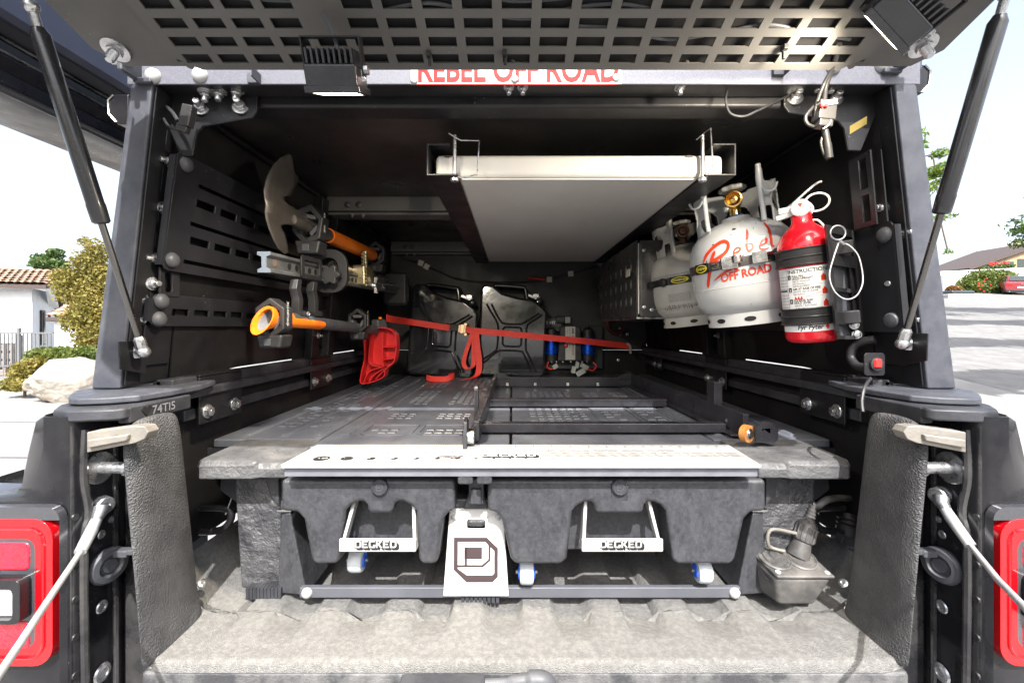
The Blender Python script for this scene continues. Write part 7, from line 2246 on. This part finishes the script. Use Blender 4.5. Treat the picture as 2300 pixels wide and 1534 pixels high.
near = [(*dirp(2000, 330, 9.2), .62), (*dirp(1960, 400, 9.2), .7), (*dirp(2030, 430, 9.3), .55), (*dirp(1980, 470, 9.2), .6), (*dirp(2112, 345, 9.0), .18), (*dirp(2105, 385, 9.0), .24), (*dirp(2130, 372, 9.2), .22), (*dirp(2118, 410, 9.1), .16), (*dirp(2108, 490, 9.0), .16), (*dirp(2132, 485, 9.0), .12), (*dirp(2128, 565, 9.0), .10),
        ]
tsp = street_tree(7.95, 9.2, 3.6, 31, 'feathery lime green street tree with sprays hanging beside the right gas strut', near, 4200, .06, M['leaf_lime'])
ob('limb', B().tube(bez([dirp(2128, 560, 9.0), dirp(2112, 490, 9.0), dirp(2102, 400, 9.0), dirp(2090, 350, 9.0), dirp(2040, 380, 9.2), dirp(1995, 470, 9.2)], 5), .014, 6), M['bark'], tsp)
far_ = [(*dirp(2300, 520, 17), .45), (*dirp(2298, 545, 17), .4), (*dirp(2330, 500, 17), .9), (22.2, 16.0, 9.6, 1.4), (23.5, 17, 10, 1.6), (24, 15.5, 9.2, 1.5)]
street_tree(23.4, 16.5, 8, 35, 'darker green street tree at the far right edge above the tan house', far_, 3500, .12, M['leaf_dark'])
WORDS = ('nearest', 'second', 'third', 'farthest')
for i, (x, y) in enumerate(((9.5, 3.9), (14.3, 8.2), (19.4, 12.7), (25.4, 18.0))):
    zc_ = gh(x, y + 4.2) + 5.0
    r = random.Random(80 + i)
    lumps_ = [(x + (k - 2) * 1.0 + r.uniform(-.2, .2), y + r.uniform(-.35, .35), zc_ + r.uniform(-.3, .3)) for k in range(5)]
    t = thing('roadside_shade_tree', (x + .4, y, gh(x, y)), 'spreading shade tree beside the street on the right, %s of four' % WORDS[i], 'tree', 'shade trees on the right')
    ob('trunk', B().tube([(x + .4, y, gh(x, y) - .1), (x + .3, y, zc_ - 1.2), (x, y, zc_)], [.17, .13, .06], 9), M['bark'], t)
    for l in lumps_[::2]:
        ob('limb', B().tube([(x + .3, y, zc_ - 1.2), l], [.06, .02], 6), M['bark'], t)
    leaves(8000, [(*l, .95, .55 + .12 * i, .4) for l in lumps_], .15, 90 + i, M['leaf_dark'], 'crown', t, flat=1.2)
# expansion joints in the drive
for pts in ([(-30, 7.4, .004), (-3, 6.2, .004)], [(-30, 5.1, .004), (-2.6, 4.6, .004)], [(-2.0, 4.4, .004), (-9.5, 12.0, .004)]):
    a, c = Vector(pts[0]), Vector(pts[1])
    n = (c - a).cross(Vector((0, 0, 1))).normalized() * .012
    o = ob('drive_joint', B().add([a + n, a - n, c - n, c + n], [(0, 1, 2, 3)]), M['roofwood'], kind='structure')

# ------------------------------------------------------------------ dark road and trees added behind the camera, for reflections and less fill
M['asphalt2'] = mat('dark_asphalt', (.06, .06, .062), .85, c2=(.075, .075, .075), vs=2, bump=.6, bs=90, bdist=.004)
b = B().add([(-60, -40, .006), (60, -40, .006), (60, -3.2, .006), (-60, -3.2, .006)], [(0, 1, 2, 3)])
ob('road', b, M['asphalt2'], kind='structure')
for i, (x, y, hh) in enumerate(((-9, -14, 5.0), (-3.2, -15.5, 5.6), (2.6, -14.6, 5.2), (8.4, -15.5, 5.8), (-15, -15, 5.4), (14.6, -14.2, 5.2))):
    r = random.Random(50 + i)
    t = thing('reflection_tree', (x, y, 0), 'unseen dark tree added behind the viewer for reflections and less fill', 'tree', 'trees added behind the viewer')
    ob('trunk', B().tube([(x, y, -.1), (x, y, hh * .6)], [.2, .1], 8), M['bark'], t)
    leaves(1500, [(x + r.uniform(-1.3, 1.3), y + r.uniform(-1, 1), hh * r.uniform(.35, .95), 1.7, 1.5, 1.2) for _ in range(6)], .22, 60 + i, M['leaf_dark'], 'crown', t)
